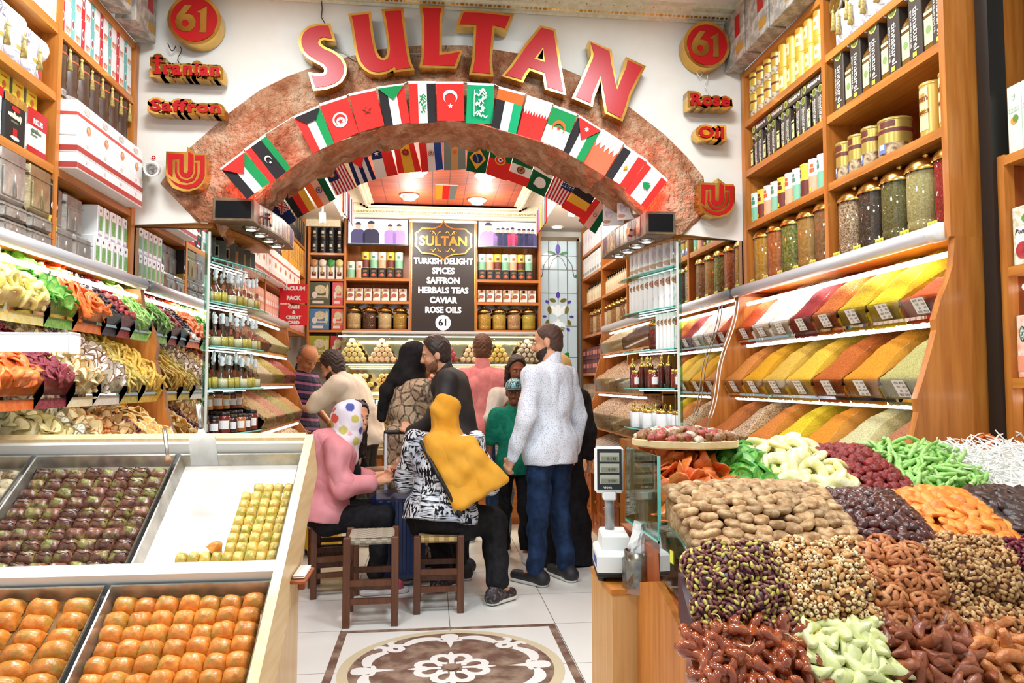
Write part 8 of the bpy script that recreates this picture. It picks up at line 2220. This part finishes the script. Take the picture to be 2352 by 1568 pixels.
def floral(nt):
 v = texco(nt)
 n = nt.nodes.new('ShaderNodeTexVoronoi'); n.inputs['Scale'].default_value = 13; L(nt, v, n.inputs['Vector'])
 col = ramp(nt, sep(nt, n.outputs['Color'], 0), ((0, 'd85a4a'), (.25, '5a62b0'), (.45, 'e6e0ea'), (.6, 'cf6a9c'), (.75, 'c7c36a'), (.85, 'e8e2ec')), 'CONSTANT')
 return mixc(nt, ramp(nt, math_n(nt, 'ADD', n.outputs['Distance'], math_n(nt, 'MULTIPLY', noise_n(nt, v, 50), .25)), ((.48, 'ffffff'), (.56, '000000'))), 'e9e4ee', col)
DENIM = fabric('denim', '24395c', '34507a', sc=40, bsc=500)
DENIM2 = fabric('dark_denim', '14253f', '22395c', sc=12, bsc=500)
DENIM3 = fabric('pale_denim', '86a6c4', 'b5cadb', sc=14, bsc=500)
BLK, BLK2 = fabric('black', '1b191b', '242224'), fabric('black_trouser', '17171a', '202024')
# 1 man in the dotted shirt
p = Person(.81, 5.03, -38, 1.75, 'man in a white dotted shirt and blue jeans standing with his back turned, arms hanging', SK1, 1, wriL=(-.30, .06, .86), finL=(-.31, .12, .76), elbL=(-.27, -.03, 1.12), elbR=(.26, -.03, 1.12), wriR=(.27, .02, .87), finR=(.27, .06, .77), hipL=(-.09, 0, .92), ankL=(-.11, .03, .09), toeL=(-.13, .21, .03), ankR=(.13, -.03, .09), toeR=(.17, .15, .03))
p.look(-32, 8); p.body(curl=.7); p.face(); p.hair(mat('buzz_hair', '3f2c22', .6, c2='54392b', sc=160), .004, front=.04); p.beard(HAIRD)
p.top('shirt', pattern('dotted', dots), 1., .80, 1.13, .014, .004); p.trousers(DENIM2, 1.12, .03, .005, 'jeans'); p.shoes(SHOE_D, SOLE)
# 2 boy in green
p = Person(.64, 5.72, 188, 1.37, 'boy in a green polo and dark sequin cap half hidden behind the dotted shirt', SK3, 2, elbR=(.25, -.02, 1.12), wriR=(.25, .04, .85), finR=(.25, .07, .75))
p.look(4, 6); p.body(curl=.4); p.face(gaze=1.); p.hair(HAIRD, .004)
p.top('polo_shirt', fabric('green', '12705a', '1a8468'), .5, .84, 1.0, .016, .003); p.trousers(BLK2, .98, .02); p.shoes(mat('white_trainer', 'ecebe8', .4), SOLE)
k = p.k
cap_ = p.add('cap', [els(p.H(0, -.012, .05), Vector((.093, .112, .092)) * k, p.HM())], mat('sequin_cap', '25424a', .25, .3, c2='8fc4cc', sc=90, lo=.45, hi=.55), vox=.006, k=.02, cuts=[(p.H(0, 0, .04), -p.hu)])
put('cap_brim', sdf_mesh('cap_brim', [els(p.H(0, .095, .042), Vector((.088, .085, .009)) * k, p.HM())], mat('cap_black', '1f2022', .5), vox=.005, k=.02), p.e)
# 3 woman with the phone
p = Person(.70, 6.14, 175, 1.56, 'woman in a white tee and ripped pale jeans holding up a phone behind the boy', SK3, 3, elbR=(.27, .1, 1.13), wriR=(.12, .27, 1.33), finR=(.05, .28, 1.40), elbL=(-.26, .06, 1.14), wriL=(-.1, .27, 1.31), finL=(-.04, .29, 1.39))
p.look(0, 10); p.body(curl=.6); p.face(); p.hair(HAIRD, .014, -.13, .05, vol=.006); p.add('long_hair', [seg(p.H(.075, -.02, .02), p.H(.085, -.01, -.14), .03, .025), seg(p.H(-.075, -.02, .02), p.H(-.085, -.01, -.14), .03, .025)], HAIRD, vox=.006, k=.03, fold=.002, ff=90)
p.top('tee_shirt', fabric('white_tee', 'efebe2', 'e3dccf'), .45, .82, 1.02, .016, .003)
p.trousers(mat('fabric_ripped', '8aa9c6', .8, c2='e3dacb', sc=16, stretch=(1, 1, 7), lo=.5, hi=.58, bump=.3), 1.0, .03, .004, 'ripped_jeans'); p.shoes(mat('brown_sandal', '7a5a3c', .6), mat('tan_sole', 'b59a78', .6), 'sandal')
MB().box(-.034, .034, -.004, .004, -.07, .07, bev=.003).build('phone', mat('black_phone', '1a1a1c', .2), None, p.e.location + p.P(.03, .33, 1.41), (.2, .1, 0), label='black phone held up by the woman in the white tee', cat='phone')
# 4 pink polo man
p = Person(.44, 6.45, 8, 1.75, 'man in a pink polo shirt and blue jeans standing at the back counter, back turned', SK1, 4, elbL=(-.27, .03, 1.13), wriL=(-.2, .22, 1.08), finL=(-.12, .3, 1.1), elbR=(.26, .03, 1.13), wriR=(.2, .24, 1.05), finR=(.1, .3, 1.06))
p.look(-6, 14); p.body(); p.hair(HAIRB, .012, vol=.008, fold=.0016); p.top('polo_shirt', fabric('pink', 'ef9095', 'f3a3a3'), .5, .86, 1.14, .018, .004); p.trousers(DENIM, 1.05, .02, .005, 'jeans'); p.shoes(SHOE_D, SOLE)
# 5 man in black jacket
p = Person(.19, 5.28, -80, 1.71, 'man in a black jacket turning to the woman in the black headscarf', SK1, 5, che=(0, .04, 1.28), nek=(.0, .09, 1.45), hed=(-.02, .165, 1.59), shoL=(-.20, .05, 1.40), shoR=(.20, .03, 1.40), elbR=(.27, .06, 1.12), wriR=(.2, .26, 1.02), finR=(.12, .33, 1.03), elbL=(-.26, .1, 1.13), wriL=(-.2, .3, 1.04), finL=(-.1, .36, 1.05))
p.look(-8, 14, -6); p.body(); p.face(); p.hair(HAIRB if 0 else HAIRD, .010, vol=.006); p.beard(mat('stubble', '7d543c', .6, c2='8f6348', sc=160)); p.top('jacket', mat('black_velvet', '161415', .6, c2='232021', sc=5, bump=.15, bsc=200), 1., .80, 1.18, .022, .005, ff=16.); p.trousers(BLK2, 1.05); p.shoes()
# 6 woman in snake print
p = Person(-.17, 5.50, 48, 1.64, 'woman in a snakeskin print dress and black headscarf standing by the suitcase handle', SK1, 6, hed=(.02, .05, 1.625), elbR=(.25, .08, 1.14), wriR=(.16, .28, 1.13), finR=(.08, .34, 1.16), elbL=(-.25, .08, 1.14), wriL=(-.14, .28, 1.1), finL=(-.06, .34, 1.13))
p.look(14, 6); p.body(); p.face(); SN = pattern('snake', snake)
p.top('dress_top', SN, .95, .9, 1.1, .026, .006, False)
p.add('dress_skirt', [seg(p.P(0, 0, 1.0), p.P(0, 0, .6), .17, .21), seg(p.P(0, 0, .6), p.P(0, 0, .09), .21, .25)], SN, vox=.0085, k=.05, fold=.009, ff=14, cuts=[(Vector((0, 0, .1)), Vector((0, 0, -1)))])
p.scarf(BLK, [seg(p.H(0, -.09, -.04), p.P(-.1, -.13, 1.38), .055, .05), seg(p.P(-.1, -.13, 1.38), p.P(-.14, -.15, 1.17), .05, .035)]); p.shoes()
# 7 seated woman with the mustard scarf
p = Person(.06, 4.62, 22, 1.63, 'woman seated on a stool in a mustard headscarf and black and white patterned blouse', SK1, 7, pel=(0, -.02, .56), wai=(0, .02, .72), che=(0, .045, .92), nek=(0, .07, 1.08), hed=(.0, .10, 1.225), hipL=(-.10, .02, .54), hipR=(.10, .02, .54), kneL=(-.15, .36, .53), kneR=(.26, .33, .50), ankL=(-.10, .30, .12), ankR=(.36, .12, .13), toeL=(-.06, .40, .04), toeR=(.42, .23, .035), shoL=(-.2, .04, 1.04), shoR=(.2, .05, 1.04), elbL=(-.29, .10, .78), elbR=(.28, .14, .78), wriL=(-.2, .32, .76), finL=(-.12, .38, .76), wriR=(.2, .34, .74), finR=(.12, .38, .74))
p.look(8, 6); p.body(); p.top('blouse', pattern('ikat', ikat), .95, .93, 1.36, .034, .006, False); p.trousers(BLK2, 1.42, .06, .004)
MU = fabric('mustard', 'd9982b', 'e2a63c', sc=6)
p.scarf(MU, [seg(p.P(0, -.04, 1.03), p.P(.2, .0, 1.02), .10, .075)] + [seg(p.P(.0 + .022 * i, -.115 + .005 * i, 1.02), p.P(.17 + .026 * i, -.165 + .014 * i, .66 + .016 * i), .034, .022) for i in range(12)], fold=.005, open_=.06)
p.shoes(mat('black_trainer', '2a2326', .6, c2='6d6468', sc=60, lo=.52, hi=.6), SOLE)
p.add('bag_strap', [seg(p.P(-.10, -.1, 1.06), p.P(.06, -.19, .86), .012), seg(p.P(.06, -.19, .86), p.P(.2, -.17, .62), .012)], BLACK, vox=.005, k=.01)
# 8 seated woman in pink
p = Person(-.70, 4.92, 78, 1.60, 'woman seated in a pink hoodie and flowered white headscarf holding a tea glass', SK1, 8, pel=(0, 0, .55), wai=(0, .03, .72), che=(0, .065, .92), nek=(0, .12, 1.07), hed=(.0, .19, 1.20), hipL=(-.1, .04, .53), hipR=(.1, .04, .53), kneL=(-.11, .44, .54), kneR=(.13, .42, .54), ankL=(-.1, .42, .13), ankR=(.12, .36, .10), toeL=(-.1, .6, .03), toeR=(.12, .52, .035), shoL=(-.17, .08, 1.02), shoR=(.19, .08, 1.02), elbR=(.24, .12, .78), wriR=(.14, .38, .78), finR=(.08, .46, .81), elbL=(-.22, .18, .78), wriL=(-.06, .42, .78), finL=(-.01, .49, .82))
p.look(-2, 10); p.body(curl=.9); p.face(); PK = fabric('pink_sweat', 'd98a90', 'e0989f', sc=6); p.top('hoodie', PK, .88, .93, 1.3, .034, .006, False); p.add('hood', [els(p.J['nek'] - p.F * .07 - p.U * .0, (.11, .15, .075)), els(p.J['nek'] - p.F * .1 - p.U * .06, (.1, .13, .09))], PK, vox=.0075, k=.06, fold=.005)
p.trousers(BLK2, 1.15, .12); p.scarf(pattern('floral', floral), [seg(p.J['nek'] + p.F * .05, p.P(0, .2, .93), .075, .05)], open_=.085, hs=1.13)
for n in 'LR':
 t, a = p.J['toe' + n], p.J['ank' + n]; d = Vector((t.x - a.x, t.y - a.y, 0)).normalized()
 q = p.add('slipper', [seg(a - d * .05 - Vector((0, 0, a.z - .02)), Vector((t.x, t.y, .02)) + d * .03, .042, .045)], mat('white_slipper', 'e9e6e6', .4), vox=.006, k=.02, cuts=[(Vector((0, 0, .028)), Vector((0, 0, 1))), (Vector((0, 0, .002)), Vector((0, 0, -1)))])
 put('strap', sdf_mesh('strap', [seg(t - d * .03 + Vector((0, 0, .012)), t + d * .0 + Vector((0, 0, .014)), .04)], mat('pink_strap', 'd9607c', .4), vox=.006, k=.01), q)
p.add('lanyard', [seg(p.J['nek'] + p.Rt * .06 + p.F * .0, p.P(.11, .165, .95), .011), seg(p.P(.11, .165, .95), p.P(.1, .2, .78), .011)], mat('lanyard_print', '2a2626', .6, c2='e6e0da', sc=90, lo=.48, hi=.52), vox=.005, k=.01)
g = p.e.location + (p.J['finR'] + p.J['finL']) * .5 + p.U * .015 + p.F * .02
e = empty('tea_glass', g, label='small glass of red tea held by the woman in pink', cat='glass')
MB().lathe([(0, -.02), (.016, -.02), (.013, .0), (.019, .02), (0, .02)], 14, cap=False).build('tea', mat('red_tea', 'a8201c', .1, coat=.5), e); MB().lathe([(.018, -.024), (.0155, .0), (.022, .035)], 14, cap=False).build('glass_body', ACRYL, e)
# 9 girl beside her
p = Person(-.65, 5.27, 92, 1.56, 'girl with long dark hair seated behind the woman in pink, looking right', SK1, 9, pel=(0, 0, .55), wai=(0, .03, .72), che=(0, .07, .92), nek=(0, .11, 1.09), hed=(0, .16, 1.245), hipL=(-.09, .03, .53), hipR=(.09, .03, .53), kneL=(-.1, .42, .53), kneR=(.1, .42, .53), ankL=(-.1, .4, .1), ankR=(.1, .4, .1), toeL=(-.1, .55, .03), toeR=(.1, .55, .03), shoL=(-.17, .08, 1.03), shoR=(.17, .08, 1.03), elbR=(.22, .16, .8), wriR=(.12, .4, .82), finR=(.06, .47, .84), elbL=(-.2, .16, .8), wriL=(-.04, .4, .84), finL=(0, .47, .86))
p.look(52, 6); p.body(curl=.8); p.face(); p.hair(HAIRD, .012, -.16, .05); p.add('long_hair', [seg(p.H(.07, -.03, .04), p.H(.09, .0, -.12), .03, .032), seg(p.H(.09, .0, -.12), p.H(.09, .02, -.34), .034, .02), seg(p.H(-.07, -.03, .04), p.H(-.08, -.03, -.3), .03, .03), seg(p.H(0, -.09, .03), p.H(.02, -.1, -.3), .06, .05)], HAIRD, vox=.0065, k=.03, fold=.002, ff=80)
p.add('hair_band', [seg(p.H(-.075, -.0, .08), p.H(-.03, .01, .128), .012), seg(p.H(-.03, .01, .128), p.H(.03, .01, .128), .012), seg(p.H(.03, .01, .128), p.H(.075, -.0, .08), .012)], mat('black_hair_clip', '1c1a1c', .2, c2='8a8488', sc=90, lo=.56, hi=.6), vox=.005, k=.01, fold=.003, ff=160)
p.top('top', BLK, .55, .94, .98, .014, .003); p.trousers(BLK2, .95, .02); p.shoes()
# 10 bald man in stripes
p = Person(-1.17, 6.75, 118, 1.72, 'balding man in a purple and navy striped polo looking down at the nut trays', SK2, 10, nek=(0, .03, 1.455), hed=(0, .085, 1.585), elbR=(.25, .0, 1.13), wriR=(.2, .16, .95), finR=(.16, .22, .9), elbL=(-.25, .02, 1.13), wriL=(-.2, .2, 1.0), finL=(-.14, .26, .98))
p.look(18, 34); p.body(); p.face(HAIRG); p.hair(HAIRG, .003, -.09, .0); p.add('bald_crown', [els(p.H(0, .0, .045), Vector((.077, .094, .085)), p.HM())], SK2, vox=.005, k=.01, cuts=[(p.H(0, 0, .04), -p.hu)])
p.top('polo_shirt', pattern('stripes', stripes), .5, .86, 1.2, .018, .003, fabric('navy', '2c2f4a', '363a58')); p.trousers(BLK2, 1.05); p.shoes()
# 11 man in pale shirt reaching left
p = Person(-.56, 6.42, -74, 1.74, 'man in a pale short sleeved shirt leaning and reaching into the nut tray', SK1, 11, wai=(0, .03, 1.1), che=(0, .12, 1.25), nek=(0, .21, 1.38), hed=(.0, .30, 1.49), shoL=(-.18, .18, 1.34), shoR=(.19, .15, 1.34), elbL=(-.2, .40, 1.14), wriL=(-.16, .60, 1.15), finL=(-.14, .70, 1.16), elbR=(.25, .05, 1.08), wriR=(.23, -.02, .85), finR=(.22, .0, .75))
p.look(6, 24); p.body(curl=.4); p.face(); p.hair(HAIRD, .016, vol=.01, fold=.0018); p.beard(HAIRD); p.top('shirt', fabric('pale_linen', 'e4dcc8', 'ece6d6', sc=8), .5, .82, 1.14, .02, .005); p.trousers(fabric('charcoal', '3a3634', '45403d'), 1.05); p.shoes()
# 12 woman mostly hidden behind the dotted shirt
p = Person(.985, 5.62, 10, 1.55, 'woman in a beige headscarf and long black skirt mostly hidden behind the dotted shirt', SK1, 12)
p.body(); p.scarf(fabric('beige', 'c9a86a', 'd6b97c', sc=6)); p.top('coat', BLK, .95, .8, 1.0, .02)
p.add('skirt', [seg(p.P(0, 0, 1.0), p.P(0, 0, .6), .16, .19), seg(p.P(0, 0, .6), p.P(.02, 0, .03), .19, .24)], BLK2, vox=.009, k=.05, fold=.012, ff=16, cuts=[(Vector((0, 0, .015)), Vector((0, 0, -1)))])
# ================================================================= stools and cases among them
STW = wood('stool_wood', '6b3f26', '4f2d1b', along=2)
def weave_mat(nm, c1, c2):
 m, nt, b = nodes(nm)
 b.inputs['Roughness'].default_value = .8
 ck = nt.nodes.new('ShaderNodeTexChecker'); ck.inputs['Scale'].default_value = 34
 ck.inputs['Color1'].default_value, ck.inputs['Color2'].default_value = lin(c1), lin(c2)
 L(nt, texco(nt), ck.inputs[0]); L(nt, ck.outputs[0], b.inputs['Base Color'])
 bump_n(nt, b, ck.outputs[1], .8, .006)
 return m
def stool(x, y, rot, w_, d, h, wm, label):
 e = empty('stool', (x, y, 0), (0, 0, math.radians(rot)), label=label, cat='stool', group=None)
 for sx in (-1, 1):
  for sy in (-1, 1): MB().box(sx * w_ / 2 - .02, sx * w_ / 2 + .02, sy * d / 2 - .02, sy * d / 2 + .02, 0, h, bev=.004).build('leg', STW, e)
 for z in (.14, .24):
  for s in (-1, 1):
   MB().box(-w_ / 2, w_ / 2, s * d / 2 - .011, s * d / 2 + .011, z - .016, z + .016).build('stretcher', STW, e)
   MB().box(s * w_ / 2 - .011, s * w_ / 2 + .011, -d / 2, d / 2, z + .035, z + .065).build('stretcher', STW, e)
 m = MB(); a, b = w_ / 2 - .004, d / 2 - .004
 m.box(-a, a, -b, b, h - .045, h - .006, bev=.012)
 m.grid(lambda s, t: Vector((-a * .97 + 2 * a * .97 * s, -b * .97 + 2 * b * .97 * t, h - .006 - .008 * math.sin(PI * s) * math.sin(PI * t) + .002 * math.sin(s * 60) * math.sin(t * 60))), 30, 30)
 m.build('woven_seat', wm, e)
WV1, WV2 = weave_mat('woven_grey', 'a8a08e', '8d8674'), weave_mat('woven_tan', 'c0a26a', '9c8050')
stool(-.335, 4.40, 2, .265, .30, .49, WV1, 'empty dark wood stool with a grey woven seat, nearest the camera')
stool(.05, 4.58, 0, .255, .26, .45, WV2, 'dark wood stool with a tan woven seat under the woman in the mustard scarf')
stool(-.63, 4.98, 12, .26, .27, .45, WV1, 'dark wood stool under the woman in the pink hoodie')
stool(-.65, 5.32, 8, .25, .25, .45, WV2, 'dark wood stool under the girl with long hair')
NAVY = mat('navy_shell', '1d2f5c', .35, c2='233868', sc=4, coat=.3)
def suitcase(x, y, rot, w_, d, h, m_, label, handle=True):
 e = empty('suitcase', (x, y, 0), (0, 0, math.radians(rot)), label=label, cat='suitcase')
 m = MB(); m.box(-w_ / 2, w_ / 2, -d / 2, d / 2, .05, h, bev=.035)
 for i in range(5): m.box(-w_ / 2 + .05 + i * (w_ - .1) / 5, -w_ / 2 + .05 + (i + .55) * (w_ - .1) / 5, -d / 2 - .006, d / 2 + .006, .1, h - .05, bev=.004)
 m.build('shell', m_, e)
 for sx in (-1, 1):
  for sy in (-1, 1): MB().lathe([(0, -.012), (.025, -.012), (.025, .012), (0, .012)], 14, T=Matrix.Translation((sx * (w_ / 2 - .05), sy * (d / 2 - .05), .026)) @ Matrix.Rotation(PI / 2, 4, 'Y')).build('wheel', BLACK, e)
 if handle:
  for sx in (-1, 1): MB().box(sx * .085 - .009, sx * .085 + .009, d / 2 - .05, d / 2 - .034, h - .01, 1.0).build('pole', ALU, e)
  MB().box(-.1, .1, d / 2 - .055, d / 2 - .025, .995, 1.025, bev=.012).build('handle', BLACK, e)
suitcase(-.22, 5.12, 4, .36, .25, .62, NAVY, 'navy hard shell suitcase with a raised handle between the seated women')
suitcase(-.86, 6.05, 20, .3, .2, .42, mat('yellow_shell', 'd8b52a', .35, coat=.3), 'yellow hard shell suitcase low behind the pine rail', False)
